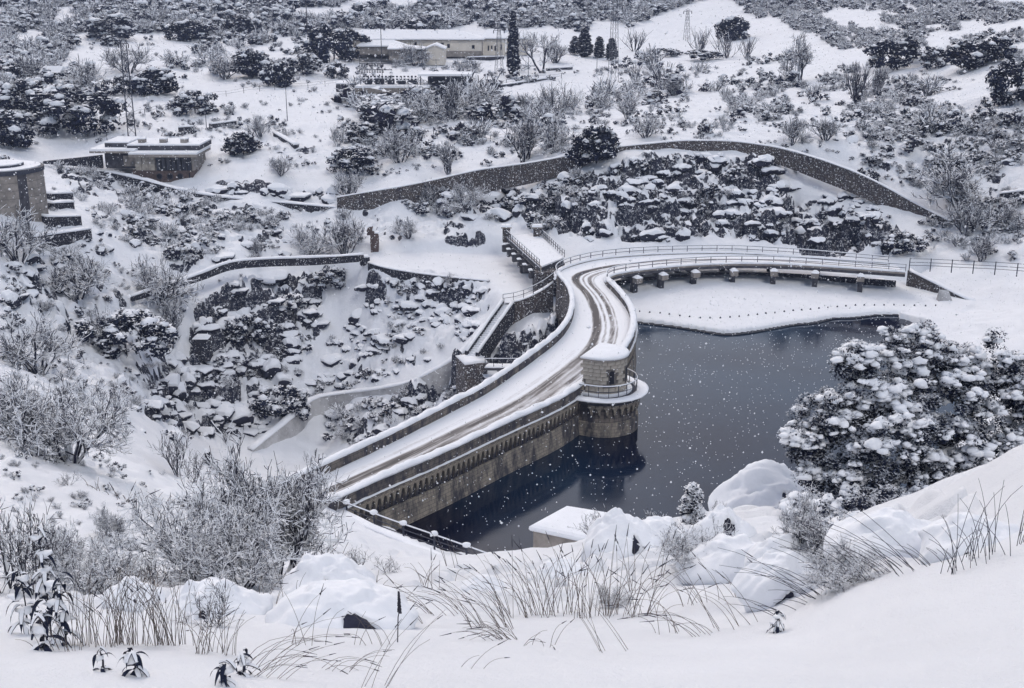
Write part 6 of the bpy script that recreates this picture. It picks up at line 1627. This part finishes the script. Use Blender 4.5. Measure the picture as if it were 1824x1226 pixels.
protor = bpy.data.collections.new('rock_kinds')
for v in ROCKS[:2] + ROCKW[:3]:
    bm = bmesh.new(); bm.from_mesh(v[0]); n0 = len(bm.faces); bm.from_mesh(v[1]); bm.faces.ensure_lookup_table()
    for f in bm.faces[n0:]: f.material_index = 1
    mj = bpy.data.meshes.new('rock_clump'); bm.to_mesh(mj); bm.free(); mj.materials.append(M['rock']); mj.materials.append(M['snow'])
    protor.objects.link(bpy.data.objects.new('rock_clump', mj))
gn_scatter('slope_rocks', 'many small snow-capped stones scattered over the rocky slopes', [(p[0], p[1], p[2] - p[3] * .12) for p in rk_rest], [p[3] for p in rk_rest], rr_.uniform(0, 6.28, len(rk_rest)), protor)
# ---------------------------------------------------------------- near bank: hut, low wall, fence, boulders
hut = thing('valve_hut', 'low concrete hut with a thick flat snow roof on the near shore', 'hut', at(1000, 975, -1.0))
q4 = [at(950, 945, .55)[:2], at(1046, 966, .55)[:2], at(1120, 930, .55)[:2], at(1010, 912, .55)[:2]]
rel(MB().prism(q4, -3.4, .55).build('wall', M['concrete']), hut)
cx0, cy0 = np.mean(npy(q4), 0)
q5 = [(cx0 + (x - cx0) * 1.07, cy0 + (y - cy0) * 1.07) for x, y in q4]
V = []; 
for k_, z_ in ((1.0, .553), (1.03, .66), (1.02, .82), (.94, .93), (.7, 1.0)): V += [(cx0 + (x - cx0) * k_, cy0 + (y - cy0) * k_, z_) for x, y in q5]
rel(MB().add(V, [(3, 2, 1, 0)] + [(i * 4 + j, i * 4 + (j + 1) % 4, (i + 1) * 4 + (j + 1) % 4, (i + 1) * 4 + j) for i in range(4) for j in range(4)] + [(16, 17, 18, 19)]).build('roof_snow', M['snow']), hut)
stone_wall('low snow-topped bank wall running from the dam end along the near shore', [(599, 912, 0.1, .5), (650, 938, .1, .5), (700, 960, .1, .5), (760, 987, .1, .5), (815, 1010, .1, .5)], .45, 'darkwall', .18)
bf = thing('fence', 'iron fence with clumps of snow on its posts above the dark water', 'fence', at(625, 925, -.4))
fpth = catmull([at(x, y, z) for x, y, z in [(618, 922, -.35), (690, 950, -.4), (760, 975, -.45), (830, 1000, -.5), (890, 1022, -.55)]], 40)
railing(bf, fpth, 0, .95, 2.2, (.3, .6, .92), .022, 'iron', True, .04)
Lf = path_len(fpth)[-1]; nf = int(round(Lf / 2.2))
for i in range(nf + 1):
    q, t, nr = along(fpth, Lf * i / nf)
    sv = ICO2[0] * np.array([.24, .16, .17]); sv = sv * (1 + .3 * (vnoise(sv[:, 0] * 9 + i * 3, sv[:, 1] * 9 + sv[:, 2] * 7, 3) - .5))[:, None]
    rel(link('snow_clump', mesh('snow_clump', sv + np.array([q[0], q[1], q[2] + 1.02]), ICO2[1], M['snow'], smooth=True)), bf)

bmx = bmesh.new(); bmesh.ops.create_icosphere(bmx, subdivisions=5, radius=1.0)
ICO5 = (np.array([v.co[:] for v in bmx.verts]), np.array([[v.index for v in f.verts] for f in bmx.faces])); bmx.free()
def noise3(P_, f, s): return (vnoise(P_[:, 0] * f + s, P_[:, 1] * f + P_[:, 2] * f * .7, s) + vnoise(P_[:, 1] * f + 9, P_[:, 2] * f - P_[:, 0] * f * .6, s + 1)) - 1
def boulder(label, px, py, wpx, hpx, seed, notch=(.25, .35), peak=(-.2, 0), depth=.8, rough=.2, cat='boulder', name='snowy_boulder', sink=.25, xyz=None, nsz=.34):
    """a rock and the thick snow lying on it; the snow leaves one dark hollow open towards the viewer"""
    x, y, z = xyz or hit(px, py); D = math.hypot(x, y, CAMZ - z); w = wpx * D / FPX / 3.1; h = hpx * D / FPX
    t = thing(name, label, cat, (x, y + w * depth * .5, z))
    P_ = ICO5[0].copy(); P_ = P_ * (1 + rough * noise3(P_, 1.6, seed) + .06 * noise3(P_, 4, seed + 3))[:, None]
    up_ = np.clip(P_[:, 2], 0, 1); P_[:, 0] += peak[0] * up_ ** 1.5; P_[:, 1] += peak[1] * up_ ** 1.5; sk_ = 1 + .75 * sstep(.62, -.1, P_[:, 2]); P_[:, 0] *= sk_; P_[:, 1] *= sk_; P_[:, 2] = np.where(P_[:, 2] > .35, .35 + (P_[:, 2] - .35) * .55, P_[:, 2]) + .13 * noise3(P_, 2.9, seed + 30) + .05 * noise3(P_, 7, seed + 31)
    snow = P_.copy(); tn = np.array([notch[0], -1.0, notch[1]]); tn /= np.linalg.norm(tn)
    dirn = P_ / np.linalg.norm(P_, axis=1)[:, None]; ang_ = np.arccos(np.clip(dirn @ tn, -1, 1))
    ns_ = 1 + .7 * noise3(dirn, 2.5, seed + 7) + .5 * noise3(dirn, 8, seed + 8)
    snow *= (1.10 - .55 * sstep(nsz * 1.25, nsz * .75, ang_ / ns_))[:, None]
    rock_ = P_ * (.97 + .09 * noise3(P_, 7, seed + 5))[:, None]
    S3 = np.array([w, w * depth, h])
    link('rock', mesh('rock', rock_ * S3 * .97, ICO5[1], M['rock']), t, (0, 0, 0))
    link('snow_cover', mesh('snow_cover', snow * S3, ICO5[1], M['snow'], smooth=True), t, (0, 0, 0))
    return t
boulder('large peaked boulder with a dark hollow, snow-covered, left of the big oak', 1385, 905, 175, 84, 3, notch=(.22, .22), peak=(-.45, .1), nsz=.22)
boulder('upper rounded snow mound with a dark crack, right of the frosted shrub', 582, 1062, 150, 84, 5, notch=(.35, .05), nsz=.26)
boulder('lower long snow mound with a dark slit under the upper mound', 600, 1106, 200, 76, 6, notch=(.50, .02), nsz=.24)
boulder('snow-capped rock by the twiggy bush at the left foreground', 375, 1100, 150, 72, 8, notch=(-.1, .2), nsz=.12)
boulder('small snow-capped stone in the left foreground grass', 232, 1075, 80, 40, 9, notch=(.4, .1), nsz=.05)
boulder('snow-covered rock half hidden by twigs behind the hut roof', 1108, 968, 110, 66, 12, notch=(.5, .1), nsz=.18)
boulder('snow-rounded rock beside the little evergreen sapling', 1180, 972, 110, 58, 14, notch=(0, .1), nsz=.05)
boulder('low snow-capped rock right of the little evergreen sapling', 1290, 958, 90, 60, 15, notch=(.2, .5), nsz=.28)
boulder('round snow hummock in the middle of the near shore', 1310, 1015, 150, 60, 16, notch=(.1, -.2), nsz=.1)
boulder('small round snow hummock below the big oak', 1395, 1005, 100, 60, 17, notch=(.3, -.1), nsz=.22)
boulder('snow hummock with a dark gap right above the smooth near drift', 1395, 1050, 130, 72, 18, notch=(.0, -.15), nsz=.2)
boulder('broad snow-covered rock among broom stems at right', 1600, 990, 180, 80, 19, notch=(-.3, -.2), nsz=.03)
boulder('snow-covered rock at the foot of the fan of stems', 1745, 975, 150, 62, 20, notch=(-.5, 0), nsz=.05)
boulder('snow cushion over a dark stone in the central grass', 1000, 1020, 70, 24, 23, notch=(.0, .1), nsz=.04)
boulder('snow cushion with a dark pit below the bank wall', 862, 1050, 60, 26, 24, notch=(.1, -.05), nsz=.12)

# ---- the big oak
def big_oak():
    rs = np.random.RandomState(77); y0 = 21.5
    base = hit(1560, 935); t = thing('oak_bush', 'big dense evergreen oak loaded with snow at the right foreground', 'tree', atd(1590, 930, y0))
    ox, oy, oz = t.location
    lobes = [(1640, 625, 66, 1.6), (1690, 660, 60, 1.6), (1600, 660, 62, 1.4), (1525, 650, 40, .9), (1760, 655, 62, 1.8), (1810, 690, 60, 1.6), (1545, 720, 62, .7), (1620, 730, 78, .6), (1700, 735, 78, .9), (1780, 750, 78, 1.2), (1840, 770, 70, 1.2),
             (1475, 745, 58, .5), (1440, 790, 42, .3), (1500, 800, 70, .0), (1580, 800, 80, -.2), (1670, 805, 78, .0), (1750, 810, 74, .4), (1830, 850, 60, .6), (1460, 850, 46, .1), (1530, 870, 74, -.3), (1620, 870, 76, -.3), (1690, 860, 62, 0), (1490, 925, 58, -3.5), (1560, 925, 60, -2.5), (1440, 915, 40, -2), (1455, 975, 40, -7), (1510, 965, 42, -6.5), (1490, 1000, 30, -8), (1640, 905, 50, -1.3), (1760, 880, 56, .3)]
    LV, LF, SV, SF, GV, GF = [], [], [], [], [], []; nl = ns2 = ng_ = 0
    for li, (px, py, rp, dy) in enumerate(lobes):
        c = npy(atd(px, py, y0 + dy)); rl_ = rp / FPX * math.hypot(c[1], c[2] - CAMZ)
        low = sstep(820, 940, py)
        nc_ = int(26 + 12 * rl_)
        for k in range(nc_):
            d = rs.randn(3); d[1] -= .35; d /= np.linalg.norm(d)
            ctr = c + d * rl_ * rs.uniform(.55, 1.0) * np.array([1, .9, .9]); r = rs.uniform(.12, .23)
            n_ = 110
            dv = rs.randn(n_, 3); dv /= np.linalg.norm(dv, axis=1)[:, None]; pos = ctr + dv * (r * rs.uniform(.5, 1.12, n_))[:, None]
            t1 = rs.randn(n_, 3); t1 /= np.linalg.norm(t1, axis=1)[:, None]; t2 = np.cross(t1, dv); t2 /= np.linalg.norm(t2, axis=1)[:, None] + 1e-9
            s_ = .030 * rs.uniform(.6, 1.3, n_)[:, None]
            LV.append(np.stack([pos - t1 * s_, pos + t2 * s_ * .55, pos + t1 * s_, pos - t2 * s_ * .55], 1).reshape(-1, 3)); LF.append((np.arange(n_) * 4)[:, None] + np.arange(4)[None] + nl); nl += n_ * 4
            if d[2] > -.25 + low * .55 and rs.rand() < (.92 - .35 * low) * (1 if d[2] > .1 else .55):
                for q in range(rs.randint(3, 8)):
                    sv = ICO2[0].copy(); sv = sv * (1 + .8 * noise3(sv, 1.7, li * 40 + k + q))[:, None]
                    rr = r * rs.uniform(.20, .66); sv = sv * np.array([rr, rr, rr * rs.uniform(.55, .8)]); sv[:, 2] = np.maximum(sv[:, 2], -rr * .25)
                    o_ = np.array([rs.uniform(-1.1, 1.1) * r * (q > 0), rs.uniform(-1.0, .3) * r * (q > 0), r * rs.uniform(.1, .75)])
                    SV.append(sv + ctr + o_); SF.append(ICO2[1] + ns2); ns2 += len(sv)
            # frosted leaves
            m_ = int(60 * (1 - .3 * low)); dv = rs.randn(m_, 3); dv[:, 2] = np.abs(dv[:, 2]) * .8; dv /= np.linalg.norm(dv, axis=1)[:, None]; pos = ctr + dv * r * 1.13; s_ = .034 * rs.uniform(.5, 1.3, m_)[:, None]; aa = rs.uniform(0, 6.28, m_)
            t1 = np.stack([np.cos(aa), np.sin(aa), rs.randn(m_) * .3], 1); t2 = np.stack([-np.sin(aa), np.cos(aa), rs.randn(m_) * .3], 1)
            LVx = np.stack([pos - t1 * s_, pos + t2 * s_, pos + t1 * s_], 1).reshape(-1, 3); GV.append(LVx); GF.append((np.arange(m_) * 3)[:, None] + np.arange(3)[None] + ng_); ng_ += m_ * 3
    off_ = np.array([ox, oy, oz])
    link('foliage', mesh('foliage', np.concatenate(LV) - off_, np.concatenate(LF), M['leaf']), t)
    o = link('snow_load', mesh('snow_load', np.concatenate(SV) - off_, np.concatenate(SF), M['snow'], smooth=True), t); o['kind'] = 'stuff'
    o = link('frosted_leaves', mesh('frosted_leaves', np.concatenate(GV) - off_, np.concatenate(GF), M['frostleaf']), t); o['kind'] = 'stuff'
    tr = MB()
    for px, py in ((1560, 800), (1500, 850), (1640, 760), (1700, 740), (1600, 900)):
        a = npy(atd(1570, 985, y0 + .6)); b = npy(atd(px, py, y0 + .8)); m_ = (a + b) / 2 + np.array([.2, .1, -.2]); tr.tube([a - off_, m_ - off_, b - off_], .13, 7, r2=.04)
    tr.build('trunk', M['bark'], t)
M['frostleaf'] = simple('frosted_leaf', (.42, .44, .48), .4, 6, .8)
big_oak()

# ---- detailed shrubs near the camera
BIGB = [bare_variant('near_shrub', 400 + i, spread=s_, n_stem=n_, depth=3, child=c_, up=u_, r0=.018, jit=.55, snow_w=1.5, rmin=.0024, snow_p=.75, ratio=.6) for i, (s_, n_, c_, u_) in enumerate([(.9, 11, (2, 4), .35), (1.3, 12, (2, 4), .2), (.55, 8, (2, 4), .6)])]
TWIGS = [bare_variant('near_twigs', 420 + i, spread=s_, n_stem=n_, depth=2, child=(2, 3), up=u_, r0=.012, jit=.45, snow_w=1.6, rmin=.0035, snow_p=.45, mat='reed') for i, (s_, n_, u_) in enumerate([(.7, 8, .5), (1.3, 9, .25), (.4, 7, .8)])]
def near_plant(label, v, px, pyb, hpx, wf=1.0, cat='shrub', name='leafless_shrub', dy=0, rz=None, lean=(0, 0)):
    x, y, z = hit(px, pyb); D = math.hypot(x, y, CAMZ - z); h = hpx * D / FPX
    t = thing(name, label, cat, (x, y, z - h * .04), rv.uniform(0, 6.28) if rz is None else rz)
    t.rotation_euler = (lean[0], lean[1], t.rotation_euler[2])
    link('branches', v[0], t, sc_=(h * wf, h * wf, h)); link('snow_load', v[1], t, sc_=(h * wf, h * wf, h))['kind'] = 'stuff'; return t
near_plant('largest frosted leafless shrub beside the near end of the dam', BIGB[0], 490, 1032, 246, .80)
near_plant('frosted shrub leaning against the left of the largest one', BIGB[1], 385, 1040, 175, .85)
near_plant('frosted twiggy growth filling the gap under the largest shrub', BIGB[1], 430, 1052, 120, 1.1)
near_plant('frosted shrub right behind the largest shrub near the parapet', BIGB[0], 530, 990, 170, .6)
near_plant('wide frosted bush behind the near crest at left', BIGB[1], 125, 822, 150, .95)
near_plant('frosted bush at the left edge behind the near crest', BIGB[0], 50, 790, 110, 1.1)
near_plant('bare upright shrub standing on the crest left of the marker post', TWIGS[2], 318, 850, 88, 1.0)
near_plant('second bare upright shrub near the marker post', TWIGS[0], 345, 858, 60, 1.0)
near_plant('small dark shrub alone on the white left slope', BIGB[0], 203, 962, 56, 1.0)
near_plant('tiny frosted shrub on the crest at left', TWIGS[1], 122, 865, 26, 1.2)
near_plant('tangled dark shrub cropped by the left edge', TWIGS[1], 18, 1050, 170, .8)
near_plant('second tangle of dark twigs at the left edge', TWIGS[0], 60, 1060, 150, .8)
near_plant('low dark tangle of twigs between grass and the large shrub', BIGB[1], 160, 1048, 90, 1.1)
near_plant('snow-laden low twigs left of the tussock', BIGB[0], 100, 1040, 110, .9)
near_plant('dark twigs rising from the snow-capped rock at left', TWIGS[1], 385, 1112, 80, 1.2)
near_plant('frosted shrub just right of the upper snow mound', TWIGS[0], 640, 1022, 50, 1.3)
near_plant('sparse twigs on the bank above the low wall', TWIGS[1], 690, 1020, 34, 1.3)
near_plant('reddish twigs crowning the rock behind the hut', TWIGS[1], 1068, 968, 66, 1.0)
near_plant('twiggy frosted bush in the middle of the near shore', BIGB[1], 1235, 1020, 84, 1.0)
near_plant('fine frosted twigs left of the sapling', TWIGS[0], 1165, 950, 42, 1.2)
near_plant('small frosted twigs at the foot of the peaked boulder', TWIGS[2], 1276, 935, 46, .9)
near_plant('dark low shrub pressed under snow in the central grass', BIGB[1], 1090, 1082, 34, 1.3)
near_plant('fine grey twigs under the left side of the big oak', BIGB[0], 1440, 1000, 110, .9)
near_plant('frosted low shrub beneath the big oak', BIGB[1], 1500, 1045, 70, 1.3)
t = plant('little snow-dusted evergreen sapling on the near shore', 'sap', 1232, 935, 84, 1.0, None, 'sapling', 'evergreen_sapling')

# ---- grass and broom stems
def stems(label, px, py, n_, hpx, lean=(0, 0), fan=.35, droop=.6, head=.5, r=.0042, base=.16, seed=0, mat='grass', name='grass_tuft', cat='grass', group=None, hv=.35):
    rs = np.random.RandomState(seed or int(px * 7 + py)); x, y, z = hit(px, py); D = math.hypot(x, y, CAMZ - z); h = hpx * D / FPX; b_ = base * D / 9.0
    r = r * D / 9.0 * .6; mb = MB(); hd_ = MB()
    n_ = max(3, int(n_ * .78)); h *= .9
    for k in range(n_):
        bx_, by_ = rs.uniform(-b_, b_), rs.uniform(-b_, b_) * .6
        a = rs.uniform(0, 6.28); f = rs.uniform(0, fan); d = np.array([lean[0] + math.cos(a) * f, lean[1] + math.sin(a) * f, 1.0]); d /= np.linalg.norm(d)
        L_ = h * rs.uniform(1 - hv, 1.1); g = droop * rs.uniform(.3, 1.2); p = np.array([bx_, by_, float(gz(x + bx_, y + by_)) - z - .03]); pts = [tuple(p)]
        hd2 = np.array([d[0], d[1], 0]); nh = np.linalg.norm(hd2); hd2 = hd2 / nh if nh > .02 else np.array([math.cos(a), math.sin(a), 0])
        for s_ in range(6):
            u = (s_ + 1) / 6; dd_ = d + hd2 * g * u * u * 1.4 - np.array([0, 0, g * u * u * 1.5]); dd_ /= np.linalg.norm(dd_) + 1e-9; p = p + dd_ * L_ / 6; pts.append(tuple(p))
        mb.tube(pts, r, 3, r2=r * .5)
        if rs.rand() < head:
            e = np.array(pts[-1]); dd_ = np.array(pts[-1]) - np.array(pts[-2]); dd_ /= np.linalg.norm(dd_); l_ = .05 * D / 9 * rs.uniform(.8, 2.2)
            hd_.tube([e, e + dd_ * l_ * .5, e + dd_ * l_], r * 2.0, 3, r2=r * .6)
    t = thing(name, label, cat, (x, y, z), 0, group); mb.build('stems', M[mat], t)
    if hd_.V: o = hd_.build('seed_heads', M['reed'], t)
    return t
GR = [
 ('tall pale grass standing at the left beside the leafy stalks', 170, 1150, 46, 150, (0, 0), .22, .35, .3),
 ('dense upright grass in the left foreground under the rock', 240, 1150, 60, 165, (.03, 0), .22, .3, .3),
 ('dense upright grass left of the dark-twigged rock', 320, 1150, 55, 160, (0, 0), .25, .3, .3),
 ('upright grass in front of the dark-twigged rock', 385, 1165, 36, 120, (.1, 0), .3, .4, .4),
 ('spiky dry tussock behind the left foreground grass', 238, 1050, 60, 60, (.1, 0), .7, .3, .0),
 ('thin grass at the bottom left corner drift', 110, 1160, 20, 90, (-.1, 0), .3, .4, .3),
 ('arching grass bending right over the lower left drift', 440, 1190, 12, 190, (.75, 0), .3, .9, .9),
 ('second arching grass over the dark plant at the bottom', 470, 1205, 12, 150, (.9, 0), .3, .7, .9),
 ('sparse grass below the lower snow mound', 540, 1150, 9, 110, (.1, 0), .5, .5, .6),
 ('curved grass clump bent over at the bottom left of centre', 600, 1195, 11, 110, (.75, 0), .25, 1.1, .5),
 ('long crossing stems at the bottom edge', 655, 1226, 8, 190, (.5, .0), .35, .25, .7),
 ('few bent stems right of the dark seed spike', 745, 1110, 9, 90, (-.5, 0), .4, .5, .6),
 ('long stems leaning left in the central drift', 800, 1095, 14, 130, (-.8, 0), .35, .6, .6),
 ('thick central grass leaning left', 880, 1120, 30, 140, (-.45, 0), .35, .4, .6),
 ('central grass in front of the bank corner', 930, 1100, 34, 140, (-.25, 0), .35, .35, .6),
 ('arched low grass at the front of the central clump', 890, 1140, 26, 90, (-.7, 0), .4, .9, .4),
 ('tall upright central grass under the hut', 1000, 1095, 36, 150, (-.05, 0), .35, .3, .6),
 ('grass right of centre in front of the hut', 1060, 1100, 36, 150, (.0, 0), .35, .3, .6),
 ('fine grass around the dark low shrub', 1120, 1100, 24, 130, (.1, 0), .4, .4, .6),
 ('long single stems crossing near centre right', 1105, 1160, 8, 130, (-.5, 0), .3, .1, .2),
 ('curved stems arching left at centre right', 1185, 1130, 9, 120, (-.2, 0), .4, 1.0, .6),
 ('fan of arching stems on the smooth drift', 1262, 1132, 10, 120, (-.9, 0), .25, .8, .7),
 ('tall thin stems right of the twiggy shore bush', 1310, 1120, 6, 200, (-.5, 0), .15, .15, .3),
 ('sparse stems on the drift left of the tiny plant', 1340, 1115, 6, 150, (-.6, 0), .2, .3, .4),
 ('fine grass above the peaked boulder foot', 1395, 985, 14, 60, (-.2, 0), .4, .3, .3),
 ('small tussock near the bank wall', 830, 1010, 6, 80, (-.25, 0), .25, .2, .9),
 ('thin grass between the hummocks of the near shore', 1160, 1045, 14, 110, (.05, 0), .35, .3, .5),
 ('few blades beside the snow cushion at centre', 980, 1040, 12, 80, (.0, 0), .4, .4, .6),
 ('wispy grass right of the lower snow mound', 690, 1110, 14, 80, (.1, 0), .5, .5, .5),
 ('wispy grass left of the dark seed spike', 660, 1150, 10, 90, (-.2, 0), .5, .6, .6),
 ('thin tuft at the foot of the bank wall end', 790, 1045, 14, 70, (-.1, 0), .5, .4, .5),
 ('low tuft on the drift beneath the central clump', 960, 1150, 9, 60, (.2, 0), .6, .7, .5),
 ('loose tuft right of the dark low shrub', 1150, 1095, 14, 90, (.1, 0), .5, .5, .5),
 ('short tuft before the round snow hummock', 1250, 1075, 14, 80, (-.1, 0), .5, .5, .5),
 ('thin tuft between two snow hummocks at centre right', 1350, 1060, 12, 80, (-.3, 0), .4, .4, .4),
 ('scattered blades on the bank below the frosted shrub', 640, 1050, 14, 50, (0, 0), .6, .4, .3),
 ('scattered blades at the left of the upper snow mound', 500, 1075, 14, 70, (0, 0), .5, .4, .4),
 ('lone bent blades on the bottom drift at centre', 820, 1190, 5, 80, (.6, 0), .3, .6, .6),
 ('short blades on the left slope near the lone shrub', 130, 1010, 18, 40, (0, 0), .6, .4, .2),
 ('dark stubble at the left slope below the crest', 300, 900, 20, 26, (0, 0), .9, .4, .1),
 ('dark stubble near the tiny crest shrub', 200, 880, 20, 24, (0, 0), .9, .4, .1),
]
for i, (lab, px, py, n_, hp, ln, fn_, dr, hd__) in enumerate(GR): stems(lab, px, py, n_, hp, ln, fn_, dr, hd__, seed=600 + i)
BRM = [('broom stems fanning left over the hummock', 1500, 1045, 26, 190, (-1.5, .2), .45, .1), ('broom stems pointing up left below the oak', 1580, 1020, 24, 190, (-1.1, .2), .4, .1), ('broom stems bent left beside the frosted low shrub', 1440, 1075, 16, 130, (-1.8, .1), .4, .15),
       ('upright fan of dark broom stems at the right', 1735, 1005, 34, 160, (-.15, 0), .35, .05), ('loose upright stems right of the fan', 1765, 985, 12, 150, (.15, 0), .25, .05), ('dark stems leaning left above the smooth drift', 1650, 1010, 16, 130, (-.8, .1), .4, .1), ('short stems at the right edge above the drift', 1812, 960, 6, 70, (0, 0), .3, .1)]
for i, (lab, px, py, n_, hp, ln, fn_, dr) in enumerate(BRM): stems(lab, px, py, n_, hp, ln, fn_, dr + .25, 0, r=.0050, base=.22, hv=.65, seed=700 + i, mat='reed', name='broom_shrub', cat='shrub')
# dark seed spike
x, y, z = hit(708, 1145); D = math.hypot(x, y, CAMZ - z); h = 98 * D / FPX
t = thing('seed_spike', 'single dark upright seed spike standing in the central drift', 'plant', (x, y, z)); MB().tube([(0, 0, -.03), (.01, 0, h * .5), (.02, 0, h * .62)], .004, 5).build('stem', M['reed'], t)
V = MB()
for k in range(26):
    a = k * 2.4; zz = h * (.6 + .4 * k / 26); rr = .016 * (1 - .5 * k / 26); V.box((.02 + rr * .5 * math.cos(a), rr * .5 * math.sin(a), zz), (rr, rr, .02), a, taper=.5)
V.build('seed_head', M['reed'], t)

# ---- leafy stalks with drooping dark leaves and snow on them
def leaf_geo(mb, p, az_, L_, w, droop, snow=None):
    d = np.array([math.cos(az_), math.sin(az_)]); s_ = np.array([-d[1], d[0]]); V = []; S2 = []
    for k in range(6):
        u = k / 5; rr = L_ * (u - .25 * droop * u * u); zz = L_ * (.25 * u - droop * u * u); ww = w * math.sin(math.pi * min(1, u * .92 + .08)) 
        c = np.array([p[0] + d[0] * rr, p[1] + d[1] * rr, p[2] + zz])
        for q in (-1, 0, 1): V.append((c[0] + s_[0] * ww * q, c[1] + s_[1] * ww * q, c[2] - (.25 * ww if q == 0 else 0)))
        if snow is not None: S2 += [(c[0] - s_[0] * ww * .8, c[1] - s_[1] * ww * .8, c[2] + .004), (c[0], c[1], c[2] + .008 + .5 * ww * (1 - .6 * u)), (c[0] + s_[0] * ww * .8, c[1] + s_[1] * ww * .8, c[2] + .004)]
    Fc = [(k * 3 + j, k * 3 + j + 1, k * 3 + j + 4, k * 3 + j + 3) for k in range(5) for j in range(2)]
    mb.add(V, Fc)
    if snow is not None: snow.add(S2[:15], [(k * 3 + j, k * 3 + j + 1, k * 3 + j + 4, k * 3 + j + 3) for k in range(4) for j in range(2)])
def stalk(label, px, py, hpx, n_=5, tiers=5, seed=1, lp=46):
    rs = np.random.RandomState(seed); x, y, z = hit(px, py); D = math.hypot(x, y, CAMZ - z); h = hpx * D / FPX; lL = lp * D / FPX
    t = thing('leafy_stalk', label, 'plant', (x, y, z)); MB().tube([(0, 0, -.05), (.01, 0, h * .5), (.0, 0, h)], .007, 5, r2=.003).build('stem', M['reed'], t)
    k_ = 0
    for ti in range(tiers):
        zz = h * (.25 + .75 * ti / max(1, tiers - 1)) if tiers > 1 else h; sc_ = 1.0 - .55 * ti / tiers
        for q in range(n_):
            lf, sn = MB(), MB(); leaf_geo(lf, (rs.uniform(-.2, .2) * lL, rs.uniform(-.2, .2) * lL, zz + rs.uniform(-.3, .2) * lL), q * 6.283 / n_ + ti * .7 + rs.uniform(-.3, .3), lL * sc_ * rs.uniform(.8, 1.15), lL * .13 * sc_, rs.uniform(.7, 1.3), sn)
            lo_ = lf.build('leaf', M['leaf'], t)
            if rs.rand() < .55: sn.build('leaf_snow', M['snow'], lo_, smooth=True)
    sv = ICO2[0] * np.array([lL * .34, lL * .28, lL * .17]); sv = sv * (1 + .9 * noise3(ICO2[0], 2, seed))[:, None]
    for ti in range(1, tiers): link('snow_clump', mesh('snow_clump', sv * (1 - .10 * ti) * rs.uniform(.8, 1.3), ICO2[1], M['snow'], smooth=True), t, (rs.uniform(-.25, .25) * lL, rs.uniform(-.25, .1) * lL, h * (.25 + .75 * (ti - .4) / max(1, tiers - 1))))
    return t
stalk('tallest dark leafy stalk with drooping leaves at the left foreground', 92, 1140, 195, 6, 6, 1, 42)
stalk('shorter leafy stalk left of the tallest one', 50, 1130, 110, 6, 4, 2, 38)
stalk('leafy stalk leaning right of the tallest one', 118, 1150, 120, 6, 4, 3, 42)
stalk('lowest leafy stalk crushed by snow at the bottom left', 78, 1158, 60, 7, 2, 4, 44)
stalk('small drooping dark plant on the lower left drift', 182, 1196, 36, 6, 2, 5, 30)
stalk('dark drooping leaves of the plant right of the drift', 240, 1205, 44, 7, 2, 6, 40)
stalk('dark leafy plant cropped by the bottom edge', 400, 1222, 40, 8, 2, 7, 44)
stalk('second dark leafy plant just above the bottom edge', 432, 1205, 36, 7, 2, 8, 36)
stalk('tiny dark plant alone at the edge of the smooth right drift', 1384, 1128, 36, 8, 3, 9, 22)
# ---------------------------------------------------------------- haze and falling snow
hz_m = bpy.data.materials.new('haze_air'); hz_m.use_nodes = True
hn = hz_m.node_tree; hn.nodes.clear(); ho = hn.nodes.new('ShaderNodeOutputMaterial'); hv = hn.nodes.new('ShaderNodeVolumePrincipled')
hv.inputs['Color'].default_value = (0.60, 0.70, 1.0, 1); hv.inputs['Density'].default_value = 0.00030; hv.inputs['Anisotropy'].default_value = 0.0
hn.links.new(hv.outputs[0], ho.inputs['Volume'])
tag(MB().box((0, 250, 4), (1000, 760, 104)).build('haze', hz_m), kind='stuff')
rs = np.random.RandomState(4); nfl = 42000
P_ = np.stack([rs.uniform(-45, 50, nfl), rs.uniform(4, 110, nfl), rs.uniform(-2.5, 32, nfl)], 1)
keep = P_[:, 2] > gz(P_[:, 0], P_[:, 1]) + .3; P_ = P_[keep]
r_ = 0.0095 + .026 * rs.rand(len(P_)) ** 7 + 0.00027 * P_[:, 1]
# no giant flakes right in front of the lens
dcam = np.linalg.norm(P_ - np.array([0, 0, CAMZ]), axis=1); P_, r_ = P_[dcam > 7], r_[dcam > 7]
O8 = np.array([(1, 0, 0), (-1, 0, 0), (0, 1, 0), (0, -1, 0), (0, 0, 1), (0, 0, -1)]) * 1.0
F8 = np.array([(0, 2, 4), (2, 1, 4), (1, 3, 4), (3, 0, 4), (2, 0, 5), (1, 2, 5), (3, 1, 5), (0, 3, 5)])
Vf = (P_[:, None, :] + O8[None] * (r_[:, None, None]) * rs.uniform(.7, 1.2, (len(P_), 1, 3))).reshape(-1, 3)
Ff = (F8[None] + (np.arange(len(P_)) * 6)[:, None, None]).reshape(-1, 3)
tag(link('falling_snow', mesh('falling_snow', Vf, Ff, M['snow'])), 'countless small snowflakes falling through the air over the lake and dam', kind='stuff')
